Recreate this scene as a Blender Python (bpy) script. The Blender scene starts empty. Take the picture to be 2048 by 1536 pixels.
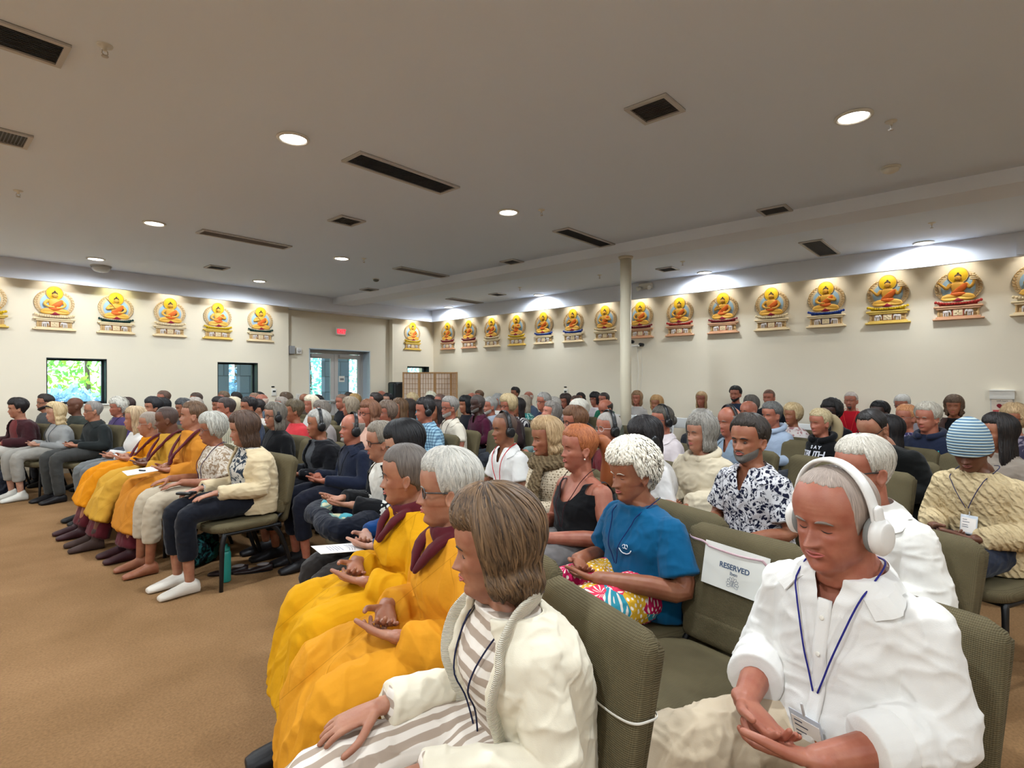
import bpy, bmesh, math, random, time
import numpy as np
from mathutils import Vector, Matrix
_T0 = time.time()
SC = bpy.context.scene
PI = math.pi
# ---------------------------------------------------------------- camera, world, sun, exposure
CAM_H = 1.45
VIEW_AZ = math.radians(41.75)          # direction the camera looks, from +X
cam_d = bpy.data.cameras.new('camera')
cam = bpy.data.objects.new('camera', cam_d)
SC.collection.objects.link(cam)
cam_d.sensor_width = 36.0
cam_d.lens = 36.0 * 1105.0 / 2048.0
cam_d.clip_start = 0.05
cam_d.clip_end = 200
cam.location = (0, 0, CAM_H)
cam.rotation_euler = (math.radians(90 - 0.16), 0, VIEW_AZ - PI / 2)
SC.camera = cam
SC.view_settings.view_transform = 'Standard'
SC.view_settings.look = 'None'
SC.view_settings.gamma = 1.0
SC.view_settings.exposure = 1.6
SC.view_settings.use_curve_mapping = False
SC.cycles.use_denoising = True
SC.cycles.max_bounces = 6
SC.cycles.diffuse_bounces = 3
SC.cycles.glossy_bounces = 3
SC.cycles.transmission_bounces = 6
SC.cycles.transparent_max_bounces = 12
SC.cycles.sample_clamp_indirect = 6.0
SC.cycles.caustics_reflective = False
SC.cycles.caustics_refractive = False
SC.cycles.use_adaptive_sampling = True
SC.cycles.adaptive_threshold = 0.045

world = bpy.data.worlds.new('world'); SC.world = world
world.use_nodes = True
_wn = world.node_tree.nodes; _wl = world.node_tree.links
_bg = _wn['Background']
_bg.inputs['Color'].default_value = (0.86, 0.93, 1.0, 1)
_bg.inputs['Strength'].default_value = 1.5
sun_d = bpy.data.lights.new('sun', 'SUN'); sun_d.energy = 3.6; sun_d.angle = math.radians(1.0); sun_d.color = (1, .96, .86)
sun = bpy.data.objects.new('sun', sun_d); SC.collection.objects.link(sun)
sun.rotation_euler = (math.radians(38), 0, math.radians(150))

def spot(name, loc, energy, size=140, blend=.8, radius=.06, color=(1, .93, .84), target=None):
    d = bpy.data.lights.new(name, 'SPOT'); d.energy = energy; d.spot_size = math.radians(size); d.spot_blend = blend
    d.shadow_soft_size = radius; d.color = color
    o = bpy.data.objects.new(name, d); SC.collection.objects.link(o); o.location = loc
    if target is not None:
        o.rotation_euler = (Vector(target) - Vector(loc)).to_track_quat('-Z', 'Y').to_euler()
    return o

# ---------------------------------------------------------------- room measures
CEIL = 3.28; SOFF = 3.0
XW = 9.45; YW = 11.2        # right wall plane, left wall plane
XF = 9.13; YF = 10.88       # hanging fascia faces
XB = -5.5; YB = -6.0        # walls behind the camera
CANS = [(x, y) for x in (-2.8, -0.4, 2.0, 4.4) for y in (-2.45, 0.78, 3.98, 7.29, 10.03)] + [(8.98, y) for y in (-2.45, 0.8, 3.73, 7.26, 10.07)]
CAN_W = 58.0
RELIEF_Y = [10.62 - .7808 * k for k in range(16)]
RELIEF_X = [1.70 + .807 * k for k in range(-3, 5)] + [8.75]

# ---------------------------------------------------------------- node helpers
def srgb(r, g, b):
    f = lambda c: (c / 255 / 12.92) if c / 255 <= .04045 else ((c / 255 + .055) / 1.055) ** 2.4
    return (f(r), f(g), f(b), 1)
def col(c):
    if isinstance(c, str):
        c = c.lstrip('#'); return srgb(int(c[:2], 16), int(c[2:4], 16), int(c[4:], 16))
    return tuple(c) if len(c) == 4 else srgb(*c)
class NT:
    def __init__(s, m): s.t = m.node_tree; s.n = s.t.nodes; s.l = s.t.links
    def add(s, typ, **kw):
        n = s.n.new(typ)
        for k, v in kw.items():
            if k in n.inputs: n.inputs[k].default_value = v
            else: setattr(n, k, v)
        return n
    def link(s, a, b): s.l.new(a, b)
MATS = {}
def mat(name, color, rough=.6, metal=0, spec=.3, bump=0, bscale=80, var=0, vscale=6, emit=None, estr=0, coat=0, sheen=0, bdist=.002, coord='Object', stretch=(1, 1, 1)):
    if name in MATS: return MATS[name]
    m = bpy.data.materials.new(name); m.use_nodes = True; N = NT(m); b = N.n['Principled BSDF']
    b.inputs['Base Color'].default_value = col(color); b.inputs['Roughness'].default_value = rough
    b.inputs['Metallic'].default_value = metal; b.inputs['Specular IOR Level'].default_value = spec
    if coat: b.inputs['Coat Weight'].default_value = coat
    if sheen: b.inputs['Sheen Weight'].default_value = sheen
    if emit: b.inputs['Emission Color'].default_value = col(emit); b.inputs['Emission Strength'].default_value = estr
    if bump or var:
        tc = N.add('ShaderNodeTexCoord'); mp = N.add('ShaderNodeMapping'); mp.inputs['Scale'].default_value = stretch
        N.link(tc.outputs[coord], mp.inputs['Vector'])
    if var:
        no = N.add('ShaderNodeTexNoise'); no.inputs['Scale'].default_value = vscale; no.inputs['Detail'].default_value = 4
        N.link(mp.outputs[0], no.inputs['Vector'])
        mx = N.add('ShaderNodeMix', data_type='RGBA', blend_type='MULTIPLY'); mx.inputs[0].default_value = 1
        cr = N.add('ShaderNodeValToRGB'); cr.color_ramp.elements[0].position = .3; cr.color_ramp.elements[1].position = .7
        cr.color_ramp.elements[0].color = (1 - var, 1 - var, 1 - var, 1); cr.color_ramp.elements[1].color = (1, 1, 1, 1)
        N.link(no.outputs['Fac'], cr.inputs['Fac']); mx.inputs[6].default_value = col(color)
        N.link(cr.outputs[0], mx.inputs[7]); N.link(mx.outputs[2], b.inputs['Base Color'])
    if bump:
        n2 = N.add('ShaderNodeTexNoise'); n2.inputs['Scale'].default_value = bscale; n2.inputs['Detail'].default_value = 3
        N.link(mp.outputs[0], n2.inputs['Vector'])
        bp = N.add('ShaderNodeBump'); bp.inputs['Strength'].default_value = bump; bp.inputs['Distance'].default_value = bdist
        N.link(n2.outputs['Fac'], bp.inputs['Height']); N.link(bp.outputs[0], b.inputs['Normal'])
    MATS[name] = m
    return m

# ---------------------------------------------------------------- mesh helpers
COL = SC.collection
TMP = bpy.data.scenes.new('fuse_bench')
class G:
    """collects vertices and faces"""
    def __init__(s): s.v = []; s.f = []; s.n = 0; s.uv = None
    def add(s, V, Fc):
        V = np.asarray(V, float); s.v.append(V); o = s.n; s.n += len(V)
        s.f.extend([tuple(i + o for i in f) for f in Fc]); return s
    def arr(s): return np.concatenate(s.v) if s.v else np.zeros((0, 3))
    def mesh(s, name, smooth=True):
        me = bpy.data.meshes.new(name); me.from_pydata(s.arr().tolist(), [], s.f)
        if smooth: me.polygons.foreach_set('use_smooth', np.ones(len(me.polygons), bool))
        me.update(); return me
def link(o, parent=None, props=None):
    COL.objects.link(o)
    if parent is not None: o.parent = parent
    for k, v in (props or {}).items(): o[k] = v
    return o
def obj(name, g, m, parent=None, smooth=True, label=None, cat=None, group=None, kind=None, loc=None, rz=0, mesh=None):
    me = mesh or (g.mesh(name, smooth) if isinstance(g, G) else g)
    if m is not None and not me.materials: me.materials.append(m)
    o = bpy.data.objects.new(name, me); link(o, parent)
    if loc is not None: o.location = loc
    if rz: o.rotation_euler = (0, 0, rz)
    tag(o, label, cat, group, kind); return o
def tag(o, label=None, cat=None, group=None, kind=None):
    if label: o['label'] = label
    if cat: o['category'] = cat
    if group: o['group'] = group
    if kind: o['kind'] = kind
    return o
def thing(name, loc, rz=0, label=None, cat=None, group=None):
    o = bpy.data.objects.new(name, None); COL.objects.link(o); o.location = loc; o.rotation_euler = (0, 0, rz)
    o.empty_display_size = .1
    return tag(o, label, cat, group)
def copy_tree(o, parent=None):
    c = o.copy(); COL.objects.link(c); c.parent = parent
    for ch in o.children: copy_tree(ch, c)
    return c
def box(g, x0, y0, z0, x1, y1, z1):
    V = [(x0, y0, z0), (x1, y0, z0), (x1, y1, z0), (x0, y1, z0), (x0, y0, z1), (x1, y0, z1), (x1, y1, z1), (x0, y1, z1)]
    return g.add(V, [(3, 2, 1, 0), (4, 5, 6, 7), (0, 1, 5, 4), (1, 2, 6, 5), (2, 3, 7, 6), (3, 0, 4, 7)])
def rbox(g, cx, cy, cz, sx, sy, sz, r=.01, n=3, M=None):
    """rounded box through bmesh bevel"""
    bm = bmesh.new(); bmesh.ops.create_cube(bm, size=1)
    for v in bm.verts: v.co = Vector((v.co.x * sx, v.co.y * sy, v.co.z * sz))
    bmesh.ops.bevel(bm, geom=bm.edges[:], offset=min(r, sx * .49, sy * .49, sz * .49), segments=n, affect='EDGES', profile=.5)
    V = np.array([v.co[:] for v in bm.verts]) + (cx, cy, cz)
    if M is not None: V = (np.c_[V, np.ones(len(V))] @ np.array(M).T)[:, :3]
    Fc = [tuple(v.index for v in f.verts) for f in bm.faces]; bm.free()
    return g.add(V, Fc)
def nrm(v):
    v = np.asarray(v, float); l = np.linalg.norm(v, axis=-1, keepdims=True); return v / np.maximum(l, 1e-9)
def catmull(P, k):
    P = np.asarray(P, float)
    if len(P) < 3 or k < 2: return P
    Q = np.vstack([2 * P[0] - P[1], P, 2 * P[-1] - P[-2]]); out = []
    for i in range(1, len(Q) - 2):
        for t in np.linspace(0, 1, k, endpoint=False):
            a, b, c, d = Q[i - 1], Q[i], Q[i + 1], Q[i + 2]
            out.append(.5 * ((2 * b) + (-a + c) * t + (2 * a - 5 * b + 4 * c - d) * t * t + (-a + 3 * b - 3 * c + d) * t ** 3))
    out.append(P[-1]); return np.array(out)
def tube(g, path, rad, n=12, sub=1, ref=(1, 0, 0), cap=True, sq=2.0, cap0=None):
    """closed tube; rad: scalar, list, or list of (ru, rv); u follows ref"""
    P = np.asarray(path, float); R = np.asarray(rad, float)
    if R.ndim == 0: R = np.full((len(P), 2), float(R))
    if R.ndim == 1: R = np.c_[R, R]
    if sub > 1:
        PR = catmull(np.c_[P, R], sub); P = PR[:, :3]; R = np.maximum(PR[:, 3:], 1e-4)
    T = np.gradient(P, axis=0) if len(P) > 2 else np.repeat([P[1] - P[0]], 2, 0)
    T = nrm(T); u = np.asarray(ref, float); U = []
    for t in T:
        u2 = u - t * (u @ t)
        if np.linalg.norm(u2) < 1e-3: u2 = np.cross(t, (0, 0, 1)) if abs(t[2]) < .9 else np.cross(t, (0, 1, 0))
        u = nrm(u2); U.append(u)
    U = np.array(U); Vv = np.cross(T, U)
    if cap:   # rounded caps
        r0, r1 = R[0].mean(), R[-1].mean(); PP = []; RR = []; UU = []; VV = []
        for a in (75, 45, 20):
            s, c = math.sin(math.radians(a)), math.cos(math.radians(a)); PP.append(P[0] - T[0] * r0 * s * (cap if cap0 is None else cap0)); RR.append(R[0] * c); UU.append(U[0]); VV.append(Vv[0])
        PP += list(P); RR += list(R); UU += list(U); VV += list(Vv)
        for a in (20, 45, 75):
            s, c = math.sin(math.radians(a)), math.cos(math.radians(a)); PP.append(P[-1] + T[-1] * r1 * s * cap); RR.append(R[-1] * c); UU.append(U[-1]); VV.append(Vv[-1])
        P, R, U, Vv = map(np.array, (PP, RR, UU, VV))
    a = np.linspace(0, 2 * PI, n, endpoint=False); ca, sa = np.cos(a), np.sin(a)
    if sq != 2.0:
        ca = np.sign(ca) * np.abs(ca) ** (2 / sq); sa = np.sign(sa) * np.abs(sa) ** (2 / sq)
    V = P[:, None] + U[:, None] * (R[:, :1] * ca)[..., None] + Vv[:, None] * (R[:, 1:] * sa)[..., None]
    k = len(P); V = V.reshape(-1, 3); Fc = []
    for i in range(k - 1):
        for j in range(n):
            j2 = (j + 1) % n; Fc.append((i * n + j, i * n + j2, (i + 1) * n + j2, (i + 1) * n + j))
    Fc.append(tuple(range(n))[::-1]); Fc.append(tuple((k - 1) * n + j for j in range(n)))
    return g.add(V, Fc)
def rings(g, Rg, close=True):
    """loft of rings with equal counts (k, n, 3)"""
    Rg = np.asarray(Rg, float); k, n, _ = Rg.shape; Fc = []
    for i in range(k - 1):
        for j in range(n):
            j2 = (j + 1) % n; Fc.append((i * n + j, i * n + j2, (i + 1) * n + j2, (i + 1) * n + j))
    if close: Fc.append(tuple(range(n))[::-1]); Fc.append(tuple((k - 1) * n + j for j in range(n)))
    return g.add(Rg.reshape(-1, 3), Fc)
def lathe(g, prof, c=(0, 0, 0), n=20):
    a = np.linspace(0, 2 * PI, n, endpoint=False)
    R = [[(c[0] + r * math.cos(t), c[1] + r * math.sin(t), c[2] + z) for t in a] for r, z in prof]
    return rings(g, R)
def ellipsoid(g, c, r, n=12, m=8, M=None):
    a = np.linspace(0, 2 * PI, n, endpoint=False); R = []
    for p in np.linspace(-PI / 2 + .12, PI / 2 - .12, m):
        R.append(np.c_[r[0] * np.cos(p) * np.cos(a), r[1] * np.cos(p) * np.sin(a), np.full(n, r[2] * np.sin(p))])
    R = np.array(R)
    if M is not None: R = R @ np.asarray(M).T
    return rings(g, R + np.asarray(c))
def prism(g, pts, z0, z1, fn):
    """extrude the polygon pts (2D) between depths z0 and z1; fn maps (u, v, w) to xyz"""
    n = len(pts); V = [fn(u, v, z0) for u, v in pts] + [fn(u, v, z1) for u, v in pts]
    Fc = [(i, (i + 1) % n, n + (i + 1) % n, n + i) for i in range(n)]
    Fc += [tuple(range(n))[::-1], tuple(range(n, 2 * n))]
    return g.add(V, Fc)
def text(name, s, size, m, parent=None, loc=(0, 0, 0), rot=(0, 0, 0), ext=.0006, align='CENTER', shear=0, spacing=1, offs=0):
    c = bpy.data.curves.new(name, 'FONT'); c.body = s; c.size = size; c.extrude = ext; c.align_x = align; c.align_y = 'CENTER'
    c.shear = shear; c.space_character = spacing; c.offset = offs
    t = bpy.data.objects.new(name, c); TMP.collection.objects.link(t)
    with bpy.context.temp_override(scene=TMP, view_layer=TMP.view_layers[0]):
        dg = bpy.context.evaluated_depsgraph_get(); me = bpy.data.meshes.new_from_object(t.evaluated_get(dg), depsgraph=dg)
    bpy.data.objects.remove(t); bpy.data.curves.remove(c); me.materials.clear(); me.materials.append(m); me.name = name
    o = bpy.data.objects.new(name, me); link(o, parent); o.location = loc; o.rotation_euler = rot; return o
def npnoise(P, f, seed=0, oct=2):
    """smooth pseudo noise in about -1..1 from rotated sines"""
    r = np.random.RandomState(seed); out = np.zeros(len(P)); amp = 1; tot = 0
    for o in range(oct):
        for k in range(4):
            d1 = nrm(r.normal(size=3)); d2 = nrm(r.normal(size=3)); ph = r.uniform(0, 6.28, 2)
            out += amp * np.sin(P @ d1 * f + ph[0] + 1.3 * np.sin(P @ d2 * f * .7 + ph[1]))
        tot += amp * 2.2; amp *= .5; f *= 2.1
    return out / tot
# ================================================================= THE SETTING
M_wall = mat('wall_paint', (233, 223, 202), .75, bump=.08, bscale=160, var=.03, vscale=1.2)
M_ceil = mat('ceiling_paint', (232, 241, 255), .85, bump=.1, bscale=120)
M_fascia = mat('fascia_paint', (232, 236, 246), .8, bump=.06, bscale=120)
M_white = mat('white_paint', (226, 222, 212), .5)
M_black = mat('black_metal', (14, 14, 16), .45, spec=.4)
M_blackpl = mat('black_plastic', (18, 18, 20), .4)
M_frame = mat('dark_window_frame', (24, 28, 30), .5)
M_alu = mat('door_aluminium', (196, 192, 188), .45, metal=.2)

def carpet():
    m = bpy.data.materials.new('tan_carpet'); m.use_nodes = True; N = NT(m); b = N.n['Principled BSDF']
    b.inputs['Roughness'].default_value = .95; b.inputs['Specular IOR Level'].default_value = .08
    tc = N.add('ShaderNodeTexCoord')
    n1 = N.add('ShaderNodeTexNoise'); n1.inputs['Scale'].default_value = 1.6; n1.inputs['Detail'].default_value = 5
    n2 = N.add('ShaderNodeTexNoise'); n2.inputs['Scale'].default_value = 90; n2.inputs['Detail'].default_value = 4
    N.link(tc.outputs['Object'], n1.inputs['Vector']); N.link(tc.outputs['Object'], n2.inputs['Vector'])
    cr = N.add('ShaderNodeValToRGB'); e = cr.color_ramp.elements
    e[0].position = .32; e[0].color = col((130, 98, 65)); e[1].position = .68; e[1].color = col((150, 115, 80))
    N.link(n1.outputs['Fac'], cr.inputs['Fac'])
    c2 = N.add('ShaderNodeValToRGB'); e = c2.color_ramp.elements; e[0].position = .3; e[0].color = (.78, .78, .78, 1); e[1].position = .65; e[1].color = (1.06, 1.06, 1.06, 1)
    N.link(n2.outputs['Fac'], c2.inputs['Fac'])
    mx = N.add('ShaderNodeMix', data_type='RGBA', blend_type='MULTIPLY'); mx.inputs[0].default_value = 1
    N.link(cr.outputs[0], mx.inputs[6]); N.link(c2.outputs[0], mx.inputs[7]); N.link(mx.outputs[2], b.inputs['Base Color'])
    bp = N.add('ShaderNodeBump'); bp.inputs['Strength'].default_value = .6; bp.inputs['Distance'].default_value = .006
    N.link(n2.outputs['Fac'], bp.inputs['Height']); N.link(bp.outputs[0], b.inputs['Normal'])
    return m
M_carpet = carpet()
def struct(name, g, m, parent=None): return obj(name, g, m, parent, smooth=False, kind='structure' if parent is None else None)

T = .25
g = G(); box(g, XB - T, YB - T, -.1, XW + T, YW + .6, 0); struct('floor', g, M_carpet)
g = G(); box(g, XB - T, YB - T, CEIL, XW + T, YW + .6, CEIL + .15); struct('ceiling', g, M_ceil)
# right wall (plane x = XW)
g = G(); box(g, XW, YB - T, 0, XW + T, YW + .6, CEIL); struct('wall_right', g, M_wall)
# left wall (plane y = YW) with two windows and the recessed door bay
W1 = (1.60, 2.38, 1.10, 1.84); W2 = (4.12, 4.88, 1.10, 1.84); W3 = (8.60, 9.30, 1.10, 1.86)
def wall_with_holes(g, x0, x1, y0, y1, holes, z1=CEIL):
    xs = x0
    for (a, b, c, d) in sorted(holes):
        box(g, xs, y0, 0, a, y1, z1); box(g, a, y0, 0, b, y1, c); box(g, a, y0, d, b, y1, z1); xs = b
    box(g, xs, y0, 0, x1, y1, z1)
g = G(); wall_with_holes(g, XB, 5.52, YW, YW + .3, [W1, W2])
wall_with_holes(g, 8.15, XW, YW, YW + .3, [W3]); struct('wall_left', g, M_wall)
DX0, DX1, DZ = 6.05, 7.60, 2.20
g = G(); box(g, 5.52, YW + .14, 0, DX0, YW + .5, CEIL); box(g, DX1, YW + .14, 0, 8.15, YW + .5, CEIL); box(g, DX0, YW + .14, DZ, DX1, YW + .5, CEIL)
struct('wall_alcove', g, M_wall)
g = G(); box(g, XB - T, YB - T, 0, XB, YW + .6, CEIL); struct('wall_front', g, M_wall)
g = G(); box(g, XB, YB - T, 0, XW, YB, CEIL); struct('wall_near', g, M_wall)
# hanging fascias with a light slot behind them, and the dropped beam
g = G(); box(g, XF, YB, SOFF, XF + .05, YF + .05, CEIL); box(g, XF - .004, YB, SOFF - .012, XF + .056, YF + .05, SOFF)
struct('trim_1', g, M_fascia)
g = G(); box(g, XB, YF, SOFF, XF, YF + .05, CEIL)
box(g, XB, YF - .004, SOFF - .012, XF, YF + .056, SOFF); box(g, 5.52, YF + .05, SOFF, 8.15, YW + .14, SOFF + .03)
struct('trim_2', g, M_fascia)
g = G(); box(g, 6.36, YB, 3.15, 6.84, YF, CEIL); struct('trim_3', g, M_fascia)
g = G(); box(g, XF - .03, -.55, SOFF, XF, -.1, CEIL); struct('trim_4', g, M_fascia)
# baseboards
M_base = mat('baseboard_paint', (200, 190, 170), .6)
g = G(); box(g, XW - .015, YB, 0, XW, YW, .1); struct('baseboard_right', g, M_base)
g = G(); box(g, XB, YW - .015, 0, 5.52, YW, .1); box(g, 8.15, YW - .015, 0, XW, YW, .1); struct('baseboard_left', g, M_base)

# column under the beam
t = thing('support_column', (6.61, 3.835, 0), label='round cream-painted steel column standing under the ceiling beam', cat='column')
g = G(); lathe(g, [(.074, 0.02), (.074, 3.13)], n=32); obj('shaft', g, mat('column_paint', (216, 206, 182), .45, bump=.1, bscale=20), t)
g = G(); lathe(g, [(.11, 0), (.11, .02), (.09, .03)], n=32); obj('base_plate', g, M_base, t)
g = G(); lathe(g, [(.09, 3.12), (.1, 3.15)], n=32); obj('top_plate', g, M_base, t)

# glass
def glass_mat():
    m = bpy.data.materials.new('window_glass'); m.use_nodes = True; N = NT(m)
    N.n.remove(N.n['Principled BSDF']); out = N.n['Material Output']
    tr = N.add('ShaderNodeBsdfTransparent'); tr.inputs[0].default_value = (.86, .95, .98, 1)
    gl = N.add('ShaderNodeBsdfGlossy'); gl.inputs['Roughness'].default_value = .02
    fr = N.add('ShaderNodeFresnel'); fr.inputs['IOR'].default_value = 1.35
    mx = N.add('ShaderNodeMixShader'); N.link(fr.outputs[0], mx.inputs[0]); N.link(tr.outputs[0], mx.inputs[1]); N.link(gl.outputs[0], mx.inputs[2])
    N.link(mx.outputs[0], out.inputs['Surface']); return m
M_glass = glass_mat()
for i, (a, b, c, d) in enumerate((W1, W2, W3)):
    y = YW
    t = thing('window_%d' % (i + 1), ((a + b) / 2, y, c)); t['kind'] = 'structure'
    t.location = (0, 0, 0)
    g = G(); f = .035
    for q in ((a, c, b, c + f), (a, d - f, b, d), (a, c + f, a + f, d - f), (b - f, c + f, b, d - f)):
        box(g, q[0], y + .17, q[1], q[2], y + .24, q[3])
    obj('window_frame', g, M_frame, t, smooth=False)
    g = G(); e = .012   # dark lining of the reveal
    box(g, a, y - .004, d - e, b, y + .17, d); box(g, a, y - .004, c, a + e, y + .17, d - e); box(g, b - e, y - .004, c, b, y + .17, d - e)
    obj('reveal_lining', g, M_frame, t, smooth=False)
    g = G(); box(g, a + f, y + .2, c + f, b - f, y + .206, d - f); obj('pane', g, M_glass, t, smooth=False)
    g = G(); box(g, a - .03, y - .03, c - .025, b + .03, y + .17, c + .0); obj('window_sill', g, M_white, t, smooth=False)

# double glass door
dt = thing('door_1', (0, 0, 0)); dt['kind'] = 'structure'
yd = YW + .42; M_jamb = mat('door_jamb_daylit', (186, 200, 210), .55)  # pale blue of the daylight on the jamb is put into its colour
g = G(); box(g, DX0, YW + .13, 0, DX0 + .02, yd + .05, DZ); box(g, DX1 - .02, YW + .13, 0, DX1, yd + .05, DZ); box(g, DX0, YW + .13, DZ - .02, DX1, yd + .05, DZ)
obj('door_reveal', g, M_jamb, dt, smooth=False)
g = G(); box(g, DX0 + .02, yd - .02, 0, DX0 + .07, yd + .05, DZ - .02); box(g, DX1 - .07, yd - .02, 0, DX1 - .02, yd + .05, DZ - .02); box(g, DX0 + .07, yd - .02, DZ - .09, DX1 - .07, yd + .05, DZ - .02)
obj('door_frame', g, M_alu, dt, smooth=False)
xm = (DX0 + DX1) / 2
for s, (a, b) in enumerate(((DX0 + .07, xm - .004), (xm + .004, DX1 - .07))):
    g = G(); st = .09
    box(g, a, yd, 0.01, a + st, yd + .04, DZ - .095); box(g, b - st, yd, 0.01, b, yd + .04, DZ - .095)
    box(g, a + st, yd, 0.01, b - st, yd + .04, .25); box(g, a + st, yd, DZ - .2, b - st, yd + .04, DZ - .095)
    leaf = obj('door_leaf', g, M_alu, dt, smooth=False)
    g = G(); box(g, a + st, yd + .015, .25, b - st, yd + .022, DZ - .2); obj('pane', g, M_glass, leaf, smooth=False)
    g = G(); tube(g, [(a + .04, yd - .07, 1.02), (b - .04, yd - .07, 1.02)], .02, 10)
    box(g, a + .03, yd - .08, .98, a + .09, yd, 1.06); box(g, b - .09, yd - .08, .98, b - .03, yd, 1.06); obj('push_bar', g, M_alu, leaf)
    g = G(); box(g, (a + .1), yd - .06, DZ - .17, a + .38, yd, DZ - .11); obj('door_closer', g, M_alu, leaf, smooth=False)
g = G(); box(g, xm + .12, yd + .006, 1.46, xm + .27, yd + .012, 1.6); ps = obj('door_notice', g, M_white, None, smooth=False, label='small square paper notice stuck on the glass of the double door', cat='notice')
g = G(); box(g, xm + .15, yd + .003, 1.5, xm + .25, yd + .006, 1.55); obj('print', g, mat('grey_print', (130, 130, 130)), ps, smooth=False)

# ================================================================= OUTSIDE
M_grass = mat('lawn', (120, 150, 80), .9, var=.4, vscale=3)
g = G(); box(g, -25, YW + .6, -.25, 35, YW + 40, -.12); obj('ground', g, M_grass, smooth=False, kind='structure')
g = G(); box(g, XB, YW + .5, -.12, 14, YW + 4.2, -.03); obj('pavement', g, mat('porch_concrete', (170, 170, 165), .8, var=.15), smooth=False, kind='structure')
def block_mat():
    m = bpy.data.materials.new('stone_block'); m.use_nodes = True; N = NT(m); b = N.n['Principled BSDF']; b.inputs['Roughness'].default_value = .85
    tc = N.add('ShaderNodeTexCoord'); mp = N.add('ShaderNodeMapping'); mp.inputs['Rotation'].default_value = (PI / 2, 0, 0)
    br = N.add('ShaderNodeTexBrick'); br.inputs['Color1'].default_value = col((96, 112, 132)); br.inputs['Color2'].default_value = col((112, 126, 144)); br.inputs['Mortar'].default_value = col((74, 86, 100))
    br.inputs['Scale'].default_value = 1; br.inputs['Brick Width'].default_value = .45; br.inputs['Row Height'].default_value = .4; br.inputs['Mortar Size'].default_value = .012
    N.link(tc.outputs['Object'], mp.inputs[0]); N.link(mp.outputs[0], br.inputs['Vector']); N.link(br.outputs[0], b.inputs['Base Color']); return m
M_block = block_mat()
for x0, x1, nm in ((4.50, 5.06, 'filling the left part of the slim window'), (5.30, 5.72, 'filling the right part of the slim window'), (7.42, 8.13, 'seen behind the middle of the double door')):
    g = G(); box(g, 0, 0, -.03, x1 - x0, .16, 3.2)
    obj('porch_pillar', g, M_block, smooth=False, loc=(x0, YW + 1.9, 0), label='bluish stone block porch pillar ' + nm, cat='pillar', group='porch pillars outside')
g = G(); box(g, 3.5, YW + .5, 3.2, 11.5, YW + 2.9, 3.5); obj('porch_roof', g, mat('porch_soffit', (190, 190, 185), .8), smooth=False, kind='structure')

def leafmat(n, c, c2):
    m = bpy.data.materials.new(n); m.use_nodes = True; N = NT(m); b = N.n['Principled BSDF']; b.inputs['Roughness'].default_value = .5
    b.inputs['Transmission Weight'].default_value = 0
    oi = N.add('ShaderNodeTexCoord'); no = N.add('ShaderNodeTexNoise'); no.inputs['Scale'].default_value = 2.5
    cr = N.add('ShaderNodeValToRGB'); cr.color_ramp.elements[0].color = col(c); cr.color_ramp.elements[1].color = col(c2); cr.color_ramp.elements[0].position = .35; cr.color_ramp.elements[1].position = .65
    N.link(oi.outputs['Object'], no.inputs['Vector']); N.link(no.outputs['Fac'], cr.inputs['Fac']); N.link(cr.outputs[0], b.inputs['Base Color'])
    tl = N.add('ShaderNodeBsdfTranslucent'); N.link(cr.outputs[0], tl.inputs[0]); mx = N.add('ShaderNodeMixShader'); mx.inputs[0].default_value = .4
    N.link(b.outputs[0], mx.inputs[1]); N.link(tl.outputs[0], mx.inputs[2]); N.link(mx.outputs[0], N.n['Material Output'].inputs['Surface'])
    return m
LM = [leafmat('leaf_green', (120, 190, 100), (190, 226, 90)), leafmat('leaf_teal', (110, 186, 180), (170, 226, 220)), leafmat('leaf_blue', (120, 160, 200), (180, 214, 226))]
M_bark = mat('bark', (120, 105, 90), .9, var=.3, vscale=8)
def tree(x, y, h, r, mi, seed, label, n=1500, name='garden_tree'):
    rr = np.random.RandomState(seed); t = thing(name, (x, y, -.12), label=label, cat='tree' if name == 'garden_tree' else 'shrub', group='trees and shrubs outside the windows')
    g = G(); tube(g, [(0, 0, 0), (.05, .02, h * .4), (0, .1, h * .8)], [.07 * h / 3, .05 * h / 3, .02], 8, sub=3); obj('trunk', g, M_bark, t)
    C = rr.normal(size=(n, 3)); C = nrm(C) * (rr.uniform(.35, 1, (n, 1)) ** .5); C = C * (r, r, h * .42) + (0, 0, h * .58)
    A = nrm(rr.normal(size=(n, 3))); B = nrm(np.cross(A, rr.normal(size=(n, 3)))); s = rr.uniform(.05, .11, (n, 1))
    V = np.stack([C - A * s, C + B * s * .45, C + A * s, C - B * s * .45], 1).reshape(-1, 3)
    g = G(); g.add(V, [(4 * i, 4 * i + 1, 4 * i + 2, 4 * i + 3) for i in range(n)]); obj('foliage', g, LM[mi], t, smooth=False)
for a in ((.9, 14.4, 2.9, .7, 1, 1, 'teal leafy shrub at the lower corner of the wide window'), (3.1, 16.6, 3.6, 1.0, 0, 2, 'yellow-green leafy tree in the middle of the wide window'),
          (5.0, 18.6, 4.6, 1.2, 1, 3, 'tall blue-green tree in the upper part of the wide window'), (2.35, 14.0, 1.5, .7, 2, 4, 'low bluish bush along the foot of the wide window'),
          (1.2, 18.9, 4.4, 1.0, 0, 5, 'distant light green tree beyond the wide window'),
          (6.2, 15.6, 4.2, .8, 2, 6, 'bluish tree between the pillars behind the slim window'), (8.4, 15.8, 4.4, .9, 1, 7, 'teal tree at the left edge of the glass door'),
          (11.5, 16.8, 4.6, 1.3, 1, 8, 'tall teal tree at the right edge of the glass door'), (10.6, 15.0, 2.2, .8, 0, 9, 'yellow-green bush low in the right door leaf'), (14.0, 19.0, 4.4, 1.4, 2, 10, 'distant bluish tree behind the corner window')):
    tree(*a)
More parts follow.
